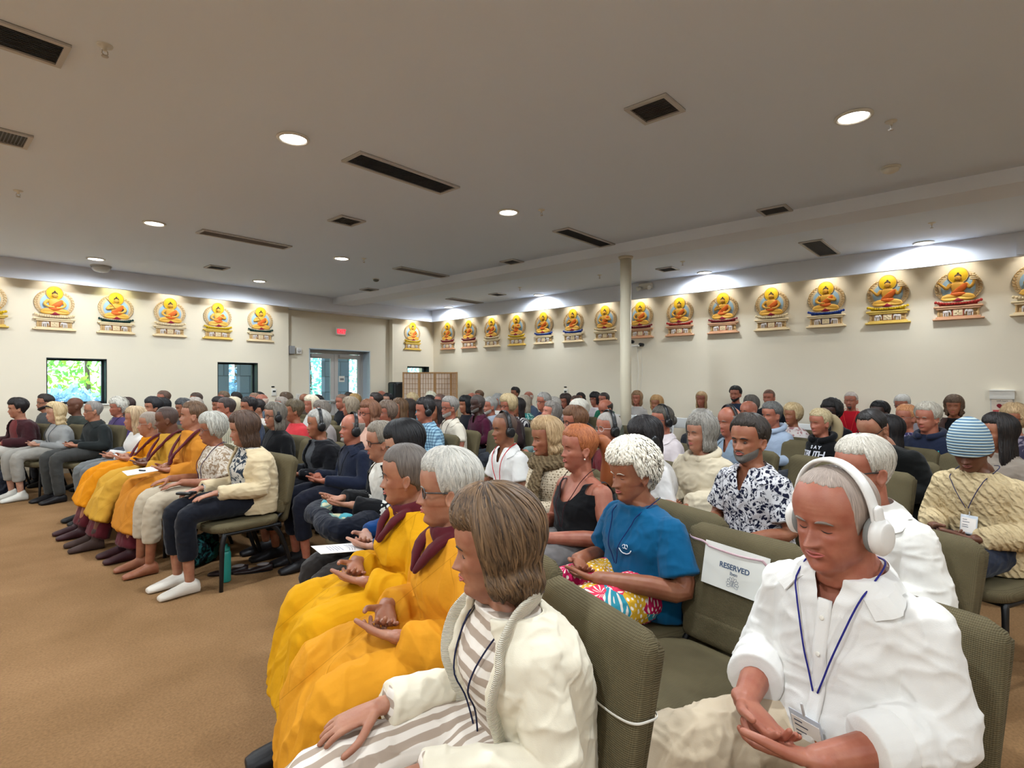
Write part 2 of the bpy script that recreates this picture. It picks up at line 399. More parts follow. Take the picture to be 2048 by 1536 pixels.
# ================================================================= CEILING FITTINGS
M_trimring = mat('downlight_ring', (225, 222, 215), .4)
M_lamp = mat('lamp_lens', (255, 250, 240), .4, emit=(255, 248, 236), estr=9)
def place_phrase(x, y): return ''
can = thing('ceiling_light', (2.0, 3.98, CEIL), cat='ceiling light', group='round recessed downlights')
g = G(); lathe(g, [(.118, -.001), (.118, -.01), (.098, -.016), (.09, -.004)], n=28); obj('trim_ring', g, M_trimring, can)
g = G(); lathe(g, [(.092, -.003), (.092, -.007), (.05, -.012)], n=28); obj('lens', g, M_lamp, can)
CAN_LBL = {(2.0, 3.98): 'round downlight glowing in the main ceiling beside the long dark grille', (2.0, 7.29): 'round downlight in the main ceiling just before the far grey grille',
           (2.0, 10.03): 'small round downlight next to the clear dome close to the window wall', (4.4, .78): 'large bright downlight beside a sprinkler near the ceiling beam',
           (4.4, 3.98): 'round downlight in the middle of the main ceiling near a short dark grille', (4.4, 7.29): 'round downlight between the square vents toward the door bay',
           (4.4, 10.03): 'round downlight nearest the fascia above the slim window', (8.98, .8): 'downlight washing the fascia near the wide dark grille',
           (8.98, 3.73): 'downlight washing the fascia beside the column', (8.98, 7.26): 'downlight washing the fascia midway to the corner', (8.98, 10.07): 'downlight washing the fascia closest to the room corner'}
for i, (x, y) in enumerate(CANS):
    o = can if i == 0 else copy_tree(can)
    o.location = (x, y, CEIL); o['label'] = CAN_LBL.get((x, y), 'round recessed downlight in the ceiling behind the viewer')
    o['group'] = 'round recessed downlights' if (x, y) in CAN_LBL else 'downlights behind the viewer'
    spot('downlight_glow', (x, y, CEIL - .03), CAN_W * (.48 if x > 8 else .55 if y > 10 else 1), 174, .35, .07, (.84, .93, 1), (x, y, 0))

M_slat = mat('vent_slat', (124, 126, 130), .5); M_vent = mat('vent_dark', (92, 94, 96), .6); M_vframe = mat('vent_frame', (196, 192, 188), .5); M_slatl = mat('grille_slat', (176, 168, 164), .5)
def vent(name, x0, y0, x1, y1, label, cat, n, along, light=False, group=None):
    t = thing(name, ((x0 + x1) / 2, (y0 + y1) / 2, CEIL), label=label, cat=cat, group=group)
    a, b = (x1 - x0) / 2, (y1 - y0) / 2; f = .028
    g = G(); box(g, -a, -b, -.003, a, b, 0); obj('backing', g, M_vent, t, smooth=False)
    g = G()
    for q in ((-a, -b, a, -b + f), (-a, b - f, a, b), (-a, -b + f, -a + f, b - f), (a - f, -b + f, a, b - f)): box(g, q[0], q[1], -.016, q[2], q[3], -.003)
    obj('frame', g, M_vframe, t, smooth=False)
    g = G()
    for k in range(n):
        if along == 'x': c = -b + f + (k + .5) * (2 * b - 2 * f) / n; V = [(-a + f, c - .006, -.013), (a - f, c - .006, -.013), (a - f, c + .004, -.005), (-a + f, c + .004, -.005)]
        else: c = -a + f + (k + .5) * (2 * a - 2 * f) / n; V = [(c - .006, -b + f, -.013), (c - .006, b - f, -.013), (c + .004, b - f, -.005), (c + .004, -b + f, -.005)]
        V = V + [(v[0], v[1], v[2] + .002) for v in V]
        g.add(V, [(0, 1, 2, 3), (4, 5, 6, 7), (0, 1, 5, 4), (2, 3, 7, 6), (1, 2, 6, 5), (0, 3, 7, 4)])
    obj('slats', g, M_slatl if light else M_slat, t, smooth=False)
vent('ceiling_grille', 2.46, 3.80, 3.53, 4.08, 'long dark air grille in the main ceiling between two large downlights', 'ceiling grille', 12, 'x', group='long ceiling grilles')
vent('ceiling_grille', -.45, 3.78, .65, 4.08, 'long dark grille cut by the picture corner beside a sprinkler', 'ceiling grille', 12, 'x', group='long ceiling grilles')
vent('ceiling_grille', 2.46, 7.13, 3.57, 7.37, 'long pale grey grille in the ceiling past the second downlight row', 'ceiling grille', 12, 'x', True, 'long ceiling grilles')
vent('ceiling_grille', 5.30, 3.84, 6.35, 4.08, 'dark grille running up to the beam above the column', 'ceiling grille', 12, 'x', group='long ceiling grilles')
vent('ceiling_grille', 5.33, 7.10, 6.35, 7.33, 'brownish grey grille meeting the beam far from the column', 'ceiling grille', 12, 'x', True, 'long ceiling grilles')
vent('ceiling_grille', 7.88, 1.74, 8.92, 2.02, 'wide dark grille in the side bay close to the fascia', 'ceiling grille', 12, 'x', group='long ceiling grilles')
vent('ceiling_grille', 8.05, 8.90, 9.0, 9.14, 'thin pale grille in the side bay near the room corner', 'ceiling grille', 10, 'x', True, 'long ceiling grilles')
for q in ((3.25, 1.60, 3.54, 1.90, 'square vent with angled louvres nearest in the main ceiling'), (.42, 5.38, .70, 5.70, 'black and white louvred vent at the left picture edge'),
          (3.26, 5.40, 3.57, 5.70, 'dark square vent between the long grilles of the main ceiling'), (3.28, 9.20, 3.58, 9.48, 'dark square vent in the main ceiling close to the window wall'),
          (6.09, 1.68, 6.36, 1.97, 'dark square vent touching the beam near the bright downlight'), (6.10, 5.43, 6.36, 5.70, 'small dark square vent touching the beam left of the column'),
          (6.10, 9.18, 6.36, 9.47, 'tiny dark vent at the far end of the beam'), (8.17, 3.92, 8.46, 4.2, 'twin-pane dark vent in the side bay right of the column'), (8.20, 7.72, 8.48, 7.98, 'dark diamond-looking vent in the side bay before the corner')):
    vent('ceiling_vent', q[0], q[1], q[2], q[3], q[4], 'ceiling vent', 11, 'y', group='square ceiling vents')

# sprinklers
spr = thing('fire_sprinkler', (0, 0, CEIL), cat='sprinkler', group='ceiling sprinklers')
g = G(); lathe(g, [(.038, 0), (.036, -.006), (.012, -.008), (.01, -.03)], n=16); obj('escutcheon', g, M_white, spr)
g = G(); tube(g, [(-.012, 0, -.03), (-.014, 0, -.045), (0, 0, -.058)], .003, 6); tube(g, [(.012, 0, -.03), (.014, 0, -.045), (0, 0, -.058)], .003, 6); lathe(g, [(.018, -.058), (.016, -.062)], n=12); obj('deflector', g, M_alu, spr)
for i, (x, y, l) in enumerate(((.77, 3.65, 'sprinkler head beside the long grille in the picture corner'), (.80, 7.03, 'sprinkler head near the picture edge above the window wall'), (4.66, .60, 'sprinkler head beside the brightest downlight'),
                               (4.58, 3.67, 'sprinkler head right of the central downlight'), (4.63, 7.06, 'sprinkler head beside the downlight before the door bay'), (7.95, 3.64, 'sprinkler head above the twin vent in the side bay'),
                               (8.01, 5.15, 'sprinkler head in the side bay just left of the column'), (8.04, 6.97, 'sprinkler head in the side bay before the diamond vent'), (7.93, .63, 'sprinkler head near the downlight by the wide side-bay grille'))):
    o = spr if i == 0 else copy_tree(spr); o.location = (x, y, CEIL); o['label'] = l
for x, y, r, nm, lb, m in ((5.65, .73, .075, 'smoke_detector', 'round white smoke detector between downlight and beam', M_white), (5.69, 8.30, .06, 'smoke_detector', 'small dark dome detector at the far end of the ceiling', mat('dome_grey', (120, 118, 110), .4))):
    t = thing(nm, (x, y, CEIL), label=lb, cat='smoke detector', group='ceiling detectors')
    g = G(); lathe(g, [(r, 0), (r, -.012)], n=24); obj('base_plate', g, M_white, t)
    g = G(); lathe(g, [(r * .85, -.012), (r * .8, -.035), (r * .4, -.05)], n=24); obj('sensor_cap', g, m, t)
# dome and emergency light on the fascia
t = thing('ceiling_dome', (2.18, 10.6, CEIL), label='clear half-dome fitting hanging at the fascia above the reliefs', cat='dome fixture')
g = G(); lathe(g, [(.14, 0), (.14, -.015)], n=28); obj('base_plate', g, M_vframe, t)
g = G(); lathe(g, [(.13, -.015), (.125, -.05), (.09, -.09), (.03, -.105)], n=28); obj('dome', g, mat('dome_cover', (190, 190, 185), .15, spec=.8), t)
def emergency(loc, rz, label):
    t = thing('emergency_light', loc, rz, label, 'emergency light')
    g = G(); rbox(g, 0, -.03, 0, .26, .06, .10, .01); obj('housing', g, M_white, t)
    for s in (-1, 1):
        g = G(); c = np.array((s * .085, -.075, -.03)); tube(g, [c, c + (s * .03, -.05, -.02)], [(.03, .03), (.042, .042)], 14, cap=.2); obj('lamp_head', g, M_white, t)
emergency((XF, 4.87, 3.2), -PI / 2, 'twin-head emergency light on the fascia right behind the column')
# exit sign and boxes in the door bay
t = thing('exit_sign', (6.81, YW + .14, 2.61), label='red lit EXIT sign on the wall above the double door', cat='exit sign')
g = G(); rbox(g, 0, -.025, 0, .24, .05, .17, .008); obj('housing', g, M_white, t)
g = G(); box(g, -.1, -.053, -.065, .1, -.05, .065); obj('face', g, mat('exit_face', (240, 170, 170), .5, emit=(255, 110, 120), estr=.12), t, smooth=False)
text('lettering', 'EXIT', .115, mat('exit_red', (230, 30, 50), .5, emit=(255, 20, 50), estr=.5), t, (0, -.0545, -.003), (PI / 2, 0, 0), .001, offs=.002)
t = thing('junction_box', (5.62, YW + .14, 2.14), label='plain grey metal box high on the wall left of the door', cat='wall box')
g = G(); rbox(g, 0, -.05, 0, .13, .1, .17, .008); obj('housing', g, mat('box_grey', (150, 150, 150), .5), t)
g = G(); tube(g, [(-.05, -.02, -.08), (-.09, -.01, -.2), (-.06, -.01, -.5), (-.07, -.01, -1.3)], .005, 6, sub=4); obj('cable', g, M_vframe, t)
t = thing('fire_strobe', (5.80, YW + .14, 2.13), label='white fire alarm strobe beside the grey wall box', cat='alarm')
g = G(); rbox(g, 0, -.025, 0, .12, .05, .14, .008); obj('housing', g, M_white, t)
g = G(); lathe(g, [(.04, 0), (.035, .012), (.01, .015)], n=16); v = g.v[0]; g.v[0] = np.c_[v[:, 0], -.05 - v[:, 2], v[:, 1]]; obj('strobe_lens', g, M_vframe, t)
def thermostat(loc, rz, label):
    t = thing('thermostat', loc, rz, label, 'thermostat', 'wall thermostats')
    g = G(); rbox(g, 0, -.015, 0, .1, .03, .15, .008); obj('housing', g, M_white, t)
    g = G(); box(g, -.03, -.033, .0, .03, -.03, .035); obj('display', g, mat('display_dark', (50, 56, 52), .3), t, smooth=False)
    g = G(); box(g, -.045, -.02, .1, .01, 0, .125); obj('sensor_tag', g, M_blackpl, t, smooth=False)
thermostat((5.2, YW, 1.25), 0, 'white thermostat between the slim window and the door bay')
thermostat((XW, 6.9, 1.24), -PI / 2, 'white thermostat on the relief wall left of the column')
t = thing('light_switch', (5.82, YW + .14, 1.15), label='white light switch plate left of the double door', cat='light switch')
g = G(); rbox(g, 0, -.006, 0, .14, .012, .12, .004); obj('wall_plate', g, M_white, t)
g = G(); box(g, -.035, -.018, -.03, -.015, -.01, .03); box(g, .015, -.018, -.03, .035, -.01, .03); obj('toggle', g, M_vframe, t, smooth=False)
# camera unit with cables on the right wall
t = thing('wall_camera', (XW, 5.2, 2.14), -PI / 2, 'small black and white camera on a wall bracket just right of the column', 'camera')
g = G(); rbox(g, .0, -.1, 0, .16, .08, .03, .006); obj('bracket', g, M_white, t)
g = G(); tube(g, [(.09, -.02, .02), (.09, -.12, .02)], .035, 14, cap=.2); obj('camera_body', g, M_blackpl, t)
g = G(); tube(g, [(-.07, -.1, .08), (-.07, -.16, .08)], .034, 14, cap=.3); obj('lens', g, M_blackpl, t)
for k, x in enumerate((-.03, .05)):
    g = G(); tube(g, [(x, -.02, -.02), (x + .03, -.012, -.5), (x - .04, -.012, -1.1), (x, -.012, -2.0)], .0035, 6, sub=5); obj('cable', g, M_white, t)

# brochure rack
t = thing('brochure_holder', (XW, .03, 1.0), -PI / 2, 'white wall leaflet box with dark red heart poster', 'leaflet holder')
g = G(); box(g, -.115, -.012, 0, .115, 0, .36); box(g, -.125, -.1, .34, .125, 0, .352); box(g, -.12, -.09, .25, .12, -.08, .335); box(g, -.12, -.09, .24, .12, 0, .252); box(g, -.12, -.085, 0, .12, 0, .012)
obj('rack', g, M_white, t, smooth=False)
g = G(); box(g, -.1, -.075, .02, .1, -.07, .235); obj('poster', g, mat('paper_cream', (222, 208, 190), .7), t, smooth=False)
a = np.linspace(0, 2 * PI, 40, endpoint=False); hp = [(.0032 * 16 * math.sin(q) ** 3, .145 + .0028 * (13 * math.cos(q) - 5 * math.cos(2 * q) - 2 * math.cos(3 * q) - math.cos(4 * q))) for q in a]
g = G(); prism(g, hp, -.078, -.075, lambda u, v, w: (u, w, v)); obj('heart', g, mat('heart_red', (128, 20, 34), .6), t, smooth=False)
g = G(); box(g, -.085, -.095, .015, .085, -.08, .1); obj('leaflets', g, mat('leaflet_red', (190, 84, 80), .6), t, smooth=False)
text('lettering', 'with heart', .026, mat('ink', (90, 80, 80)), t, (0, -.0765, .215), (PI / 2, 0, 0), .0003, shear=.3)

# shoji screen
SX, SY = 7.98, 9.55
t = thing('folding_screen', (SX, SY, 0), math.radians(-44), 'pine and rice-paper folding screen standing in the room corner', 'folding screen')
M_pine = mat('pine_wood', (196, 150, 100), .5, var=.2, vscale=12, stretch=(1, 1, .1)); M_rice = mat('rice_paper', (232, 212, 192), .8)
xs = -.62; ang = [math.radians(a) for a in (22, -20, 18, -62)]; px, py = xs, 0
for k in range(4):
    w = .38 if k < 3 else .3; p = bpy.data.objects.new('screen_panel', None); link(p, t); p.location = (px, py, 0); p.rotation_euler = (0, 0, ang[k])
    g = G(); H = 1.68
    for q in ((0, 0, .03, H), (w - .03, 0, w, H), (.03, 0.03, w - .03, .07), (.03, H - .03, w - .03, H)): box(g, q[0], -.01, q[1], q[2], .01, q[3])
    obj('frame', g, M_pine, p, smooth=False)
    g = G()
    for i in range(1, 5): x = .03 + (w - .06) * i / 5; box(g, x - .003, -.006, .07, x + .003, .006, H - .03)
    for j in range(1, 14): z = .07 + (H - .1) * j / 14; box(g, .03, -.005, z - .003, w - .03, .005, z + .003)
    obj('lattice', g, M_pine, p, smooth=False)
    g = G(); box(g, .03, .006, .07, w - .03, .008, H - .03); obj('paper', g, M_rice, p, smooth=False)
    px += w * math.cos(ang[k]); py += w * math.sin(ang[k])
# flat black monitor on a stand behind the screen and a tall black speaker
t = thing('monitor_stand', (8.5, 10.15, 0), math.radians(-44), 'black flat panel on a stand rising just above the folding screen', 'monitor')
g = G(); rbox(g, 0, 0, 1.62, .82, .5, .035, .01); obj('panel', g, M_blackpl, t)
g = G(); tube(g, [(0, 0, .02), (0, 0, 1.6)], .03, 12); rbox(g, 0, 0, .02, .5, .5, .04, .01); obj('stand', g, M_black, t)
t = thing('black_speaker', (8.0, 10.85, 0), 0, 'tall black loudspeaker edge standing left of the folding screen', 'speaker')
g = G(); rbox(g, 0, 0, .75, .3, .3, 1.42, .05); obj('cabinet', g, M_blackpl, t)
g = G(); rbox(g, 0, -.155, .75, .24, .01, 1.3, .003); obj('grille_cloth', g, M_black, t)

# ================================================================= BUDDHA RELIEFS
Y_gold = mat('relief_gold_skin', (232, 178, 76), .45, spec=.4, bump=.1, bscale=60)
Y_halo = mat('relief_yellow_halo', (250, 206, 48), .5); Y_robe = mat('relief_orange_robe', (226, 110, 40), .5)
Y_blue = mat('relief_sky_blue', (172, 206, 232), .6); Y_cream = mat('relief_cream', (228, 206, 166), .6, bump=.3, bscale=70, bdist=.004)
Y_tan = mat('relief_tan', (206, 170, 118), .6, bump=.3, bscale=90, bdist=.003); Y_hair = mat('relief_dark_hair', (72, 54, 44), .6)
Y_maroon = mat('relief_maroon', (150, 30, 52), .5); Y_eleph = mat('relief_elephant', (216, 206, 200), .6); Y_brown = mat('relief_brown', (150, 96, 60), .6)
def disc(g, cu, cv, r, w0, w1, n=40, ru=None, dome=0):
    ru = ru or r; R = []
    for s, w in ((1, w0), (1, w1 * .7 + w0 * .3), (.97, w1)) if not dome else ((1, w0), (1, w1), (.7, w1 + dome * .55), (.35, w1 + dome * .9), (.05, w1 + dome)):
        a = np.linspace(0, 2 * PI, n, endpoint=False); R.append(np.c_[cu + ru * s * np.cos(a), np.full(n, -w), cv + r * s * np.sin(a)])
    return rings(g, R)
def make_relief(name, acc, pose):
    t = thing(name, (0, 0, 0)); A = {'red': mat('petal_red', (176, 44, 38), .5), 'blue': mat('petal_blue', (34, 66, 150), .5), 'yellow': mat('petal_yellow', (214, 176, 20), .5),
                                     'green': mat('petal_green', (22, 58, 54), .5), 'cream': Y_cream, 'maroon': mat('petal_maroon', (120, 28, 40), .5)}[acc]
    # u across, v up (origin at the bottom of the base), w out of the wall
    g = G(); disc(g, 0, .43, .225, .0, .03, 56, ru=.25); obj('aureole', g, Y_cream, t)
    g = G(); rr = random.Random(7)
    for k in range(26):
        a = math.radians(-40 + k * 260 / 25); c = (.222 * math.cos(a), .43 + .198 * math.sin(a)); q = np.linspace(0, 4.4, 12)
        pth = [(c[0] + (.024 - .0045 * s) * math.cos(s + a * 3), -.034, c[1] + (.024 - .0045 * s) * math.sin(s + a * 3)) for s in q]; tube(g, pth, .0055, 6)
    obj('scrollwork', g, Y_tan, t)
    g = G(); disc(g, 0, .42, .165, .03, .036, 48, ru=.18); obj('sky_disc', g, Y_blue, t)
    g = G(); disc(g, 0, .585, .105, .036, .05, 40); obj('halo', g, Y_halo, t)
    g = G(); a = np.linspace(0, 2 * PI, 41); tube(g, [(.106 * math.cos(q), -.048, .585 + .106 * math.sin(q)) for q in a], .005, 6); obj('halo_rim', g, Y_tan, t)
    # figure
    g = G()
    rings(g, [np.c_[ru * np.cos(np.linspace(0, 2 * PI, 20, endpoint=False)) + 0, -.045 - rw * np.sin(np.linspace(0, 2 * PI, 20, endpoint=False)), np.full(20, z)]
              for z, ru, rw in ((.30, .075, .03), (.36, .062, .035), (.42, .075, .04), (.46, .088, .04), (.485, .07, .032), (.50, .03, .022), (.515, .022, .02))])
    tube(g, [(-.02, -.06, .315), (-.10, -.075, .31), (-.155, -.07, .285), (-.09, -.085, .268), (.03, -.09, .275)], [(.034, .03), (.036, .03), (.03, .026), (.026, .022), (.018, .015)], 10, sub=3, ref=(0, 0, 1))
    tube(g, [(.02, -.06, .315), (.10, -.075, .31), (.155, -.07, .285), (.09, -.08, .272), (0, -.085, .285)], [(.034, .03), (.036, .03), (.03, .026), (.026, .022), (.018, .015)], 10, sub=3, ref=(0, 0, 1))
    obj('body', g, Y_gold, t)
    g = G(); ellipsoid(g, (0, -.075, .555), (.034, .03, .042), 16, 10); ellipsoid(g, (0, -.106, .55), (.006, .008, .012), 8, 6)
    for s in (-1, 1): ellipsoid(g, (s * .036, -.07, .545), (.006, .008, .022), 8, 6)
    obj('head', g, Y_gold, t)
    g = G(); ellipsoid(g, (0, -.068, .575), (.038, .032, .03), 16, 8); ellipsoid(g, (0, -.068, .607), (.014, .014, .018), 12, 6); obj('hair', g, Y_hair, t)
    g = G()
    L = [(.085, -.06, .465), (.125, -.07, .41), (.09, -.095, .365), (.03, -.10, .355)]; R = [(-.085, -.06, .465), (-.125, -.07, .41), (-.085, -.095, .37), (-.02, -.10, .365)]
    if pose == 1: R = [(-.085, -.06, .465), (-.13, -.07, .41), (-.08, -.095, .42), (-.02, -.10, .43)]
    if pose == 2: R = [(-.085, -.06, .465), (-.12, -.07, .42), (-.155, -.08, .45), (-.20, -.08, .50)]; L = [(.085, -.06, .465), (.12, -.07, .42), (.15, -.09, .45), (.165, -.09, .50)]
    if pose == 3: L = [(.085, -.06, .465), (.125, -.07, .41), (.08, -.095, .41), (.03, -.1, .43)]
    for P in (L, R): tube(g, P, [.024, .021, .017, .012], 10, sub=4); ellipsoid(g, P[-1], (.016, .012, .016), 8, 6)
    obj('arms', g, Y_gold, t)
    g = G(); tube(g, [(.085, -.075, .455), (.03, -.09, .40), (-.05, -.085, .345)], [(.03, .015), (.04, .018), (.03, .012)], 10, sub=4, ref=(0, 0, 1))
    tube(g, [(-.06, -.082, .34), (0, -.09, .335), (.06, -.082, .34)], [(.02, .02), (.028, .022), (.02, .02)], 10, sub=3, ref=(0, 0, 1)); obj('robe', g, Y_robe, t)
    g = G(); tube(g, [(-.055, -.085, .245), (0, -.1, .262), (.055, -.085, .245)], [(.008, .01), (.026, .016), (.008, .01)], 10, sub=3, ref=(0, 0, 1)); obj('cushion', g, Y_maroon, t)
    if pose == 1:
        g = G(); tube(g, [(-.03, -.11, .43), (-.09, -.115, .51), (-.14, -.11, .57)], .005, 8); obj('staff', g, Y_brown, t)
    if pose == 2:
        g = G()
        for k, (w, z) in enumerate(((.05, .52), (.04, .545), (.028, .568), (.014, .59))): ellipsoid(g, (.165, -.09, z), (w, .02, .012), 14, 6)
        obj('stupa', g, Y_cream, t)
    # lotus seat
    g = G(); n = 17
    for k in range(n):
        u = -.235 + .47 * k / (n - 1); e = .028 * (abs(u) / .235) ** 3; ellipsoid(g, (u, -.05 - .03 * (1 - (u / .25) ** 2), .215 + e), (.018, .022, .02), 8, 6)
    box(g, -.2, -.06, .198, .2, 0, .225); obj('lotus_petals', g, A, t)
    g = G(); tube(g, [(-.22, -.04, .245), (-.1, -.08, .236), (0, -.085, .235), (.1, -.08, .236), (.22, -.04, .245)], .011, 8, sub=4); obj('seat_rim', g, Y_cream, t)
    g = G(); rbox(g, 0, -.04, .175, .52, .08, .026, .012); rbox(g, 0, -.035, .15, .46, .07, .022, .008)
    rbox(g, 0, -.04, .012, .54, .08, .024, .008); rbox(g, 0, -.03, .035, .47, .06, .024, .006)
    obj('plinth', g, {'yellow': mat('plinth_yellow', (218, 184, 92), .6), 'red': mat('plinth_rose', (206, 158, 122), .6), 'maroon': mat('plinth_rose', (206, 158, 122), .6)}.get(acc, Y_cream), t)
    g = G(); box(g, -.2, -.03, .045, .2, 0, .142)
    for s in (-1, 1): lathe(g, [(.016, .045), (.01, .07), (.016, .09), (.01, .12), (.016, .142)], (s * .205, -.03, 0), 10)
    obj('plinth_back', g, Y_tan, t)
    g = G(); rbox(g, 0, -.036, .094, .125, .03, .1, .004)
    obj('crest_panel', g, {'blue': mat('panel_blue', (66, 60, 92)), 'red': mat('panel_red', (170, 84, 66)), 'maroon': mat('panel_red', (170, 84, 66)), 'green': Y_brown}.get(acc, Y_brown), t)
    g = G(); rbox(g, 0, -.05, .094, .1, .01, .078, .003)
    for k in range(4): a = k * PI / 2; ellipsoid(g, (.024 * math.cos(a), -.058, .094 + .02 * math.sin(a)), (.015 if k % 2 == 0 else .008, .007, .008 if k % 2 == 0 else .015), 8, 5)
    obj('crest', g, Y_cream, t)
    for s in (-1, 1):
        g = G(); ellipsoid(g, (s * .125, -.045, .108), (.036, .016, .022), 12, 8); ellipsoid(g, (s * .09, -.05, .116), (.018, .014, .018), 10, 6)
        tube(g, [(s * .078, -.055, .11), (s * .072, -.058, .09), (s * .074, -.058, .07)], [.007, .006, .004], 6)
        for q in (.105, .125, .15): tube(g, [(s * q, -.045, .1), (s * q, -.045, .055)], .008, 6)
        obj('elephant', g, Y_eleph, t)
    return t
ACC_R = ['maroon', 'maroon', 'cream', 'yellow', 'blue', 'blue', 'cream', 'maroon', 'red', 'maroon', 'cream', 'blue', 'yellow', 'red', 'cream', 'cream']
POS_R = [0, 0, 1, 3, 1, 1, 3, 0, 0, 1, 0, 3, 2, 2, 0, 0]
ACC_L = ['cream', 'blue', 'yellow', 'cream', 'green', 'cream', 'yellow', 'green', 'yellow']; POS_L = [0, 0, 0, 0, 1, 0, 3, 1, 0]
LBL = {('r', 0): 'arched relief with maroon petals on the right wall nearest the room corner', ('r', 1): 'maroon-petalled relief second from the corner on the right wall', ('r', 2): 'pale cream relief third from the corner on the right wall',
       ('r', 3): 'yellow-petalled relief fourth from the corner above the seated crowd', ('r', 4): 'blue-petalled relief fifth from the corner', ('r', 5): 'blue-petalled relief just above the wall thermostat', ('r', 6): 'cream relief directly left of the column',
       ('r', 7): 'maroon-petalled relief directly right of the column above the wall camera', ('r', 8): 'red-petalled relief second right of the column', ('r', 9): 'maroon-petalled relief third right of the column', ('r', 10): 'cream relief with an orange robed figure fourth right of the column',
       ('r', 11): 'deep blue-petalled relief on the right wall', ('r', 12): 'yellow-petalled relief whose figure stretches out both arms', ('r', 13): 'red-petalled relief whose figure stretches out both arms', ('r', 14): 'cream relief cut by the right picture edge', ('r', 15): 'cream relief on the right wall beyond the picture edge',
       ('l', 2): 'yellow-petalled relief cut by the left picture edge', ('l', 3): 'cream relief above the wide window', ('l', 4): 'relief lit greenish yellow with dark green petals and a staff', ('l', 5): 'cream relief right of the greenish lit one', ('l', 6): 'yellow-petalled relief on the window wall above the seated monks',
       ('l', 7): 'dark green-petalled relief above the slim window', ('l', 8): 'single yellow-petalled relief on the window wall above the folding screen'}
protos = {}
def relief(side, i, acc, pose, loc, rz):
    if (acc, pose) not in protos: protos[(acc, pose)] = t = make_relief('buddha_relief', acc, pose)
    else: t = copy_tree(protos[(acc, pose)])
    t.location = loc; t.rotation_euler = (0, 0, rz); t.scale = (1, .6, 1)
    tag(t, 'painted seated Buddha ' + LBL.get((side, i), 'relief on the window wall beyond the picture edge'), 'wall relief', 'painted Buddha wall reliefs')
    return t
for i, y in enumerate(RELIEF_Y[:15]):
    relief('r', i, ACC_R[i], POS_R[i], (XW, y, 2.285), -PI / 2)
    spot('relief_wash', (XW - .26, y, CEIL - .03), 6.5, 92, .6, .05, (1, .93, .80), (XW - .02, y, 2.62))
for i, x in enumerate(RELIEF_X):
    if i < 2: continue
    relief('l', i, ACC_L[i], POS_L[i], (x, YW, 2.27), 0)
    spot('relief_wash', (x, YW - .26, CEIL - .03), 6.5, 92, .6, .05, (1, .98, .55) if i == 4 else (1, .93, .80), (x, YW - .02, 2.62))
# ================================================================= CHAIRS
def weave(name, c, s=1.0):
    m = bpy.data.materials.new(name); m.use_nodes = True; N = NT(m); b = N.n['Principled BSDF']; b.inputs['Roughness'].default_value = .9; b.inputs['Specular IOR Level'].default_value = .15
    tc = N.add('ShaderNodeTexCoord'); w1 = N.add('ShaderNodeTexWave', wave_type='BANDS', bands_direction='Z'); w1.inputs['Scale'].default_value = 70 * s
    w2 = N.add('ShaderNodeTexWave', wave_type='BANDS', bands_direction='X'); w2.inputs['Scale'].default_value = 70 * s
    for w in (w1, w2): N.link(tc.outputs['Object'], w.inputs['Vector'])
    ad = N.add('ShaderNodeMath', operation='ADD'); N.link(w1.outputs['Fac'], ad.inputs[0]); N.link(w2.outputs['Fac'], ad.inputs[1])
    mr = N.add('ShaderNodeMapRange'); mr.inputs[1].default_value = 0; mr.inputs[2].default_value = 2; mr.inputs[3].default_value = .72; mr.inputs[4].default_value = 1.12; N.link(ad.outputs[0], mr.inputs[0])
    no = N.add('ShaderNodeTexNoise'); no.inputs['Scale'].default_value = 9; no.inputs['Detail'].default_value = 5; N.link(tc.outputs['Object'], no.inputs['Vector'])
    m2 = N.add('ShaderNodeMapRange'); m2.inputs[1].default_value = .3; m2.inputs[2].default_value = .7; m2.inputs[3].default_value = .9; m2.inputs[4].default_value = 1.08; N.link(no.outputs['Fac'], m2.inputs[0])
    mu = N.add('ShaderNodeMath', operation='MULTIPLY'); N.link(mr.outputs[0], mu.inputs[0]); N.link(m2.outputs[0], mu.inputs[1])
    vm = N.add('ShaderNodeVectorMath', operation='SCALE'); vm.inputs[0].default_value = col(c)[:3]; N.link(mu.outputs[0], vm.inputs['Scale']); N.link(vm.outputs[0], b.inputs['Base Color'])
    bp = N.add('ShaderNodeBump'); bp.inputs['Strength'].default_value = .5; bp.inputs['Distance'].default_value = .002; N.link(ad.outputs[0], bp.inputs['Height']); N.link(bp.outputs[0], b.inputs['Normal'])
    return m
M_olive = weave('olive_weave', (102, 92, 68)); M_oliveb = weave('olive_rib_weave', (94, 84, 62), .8)
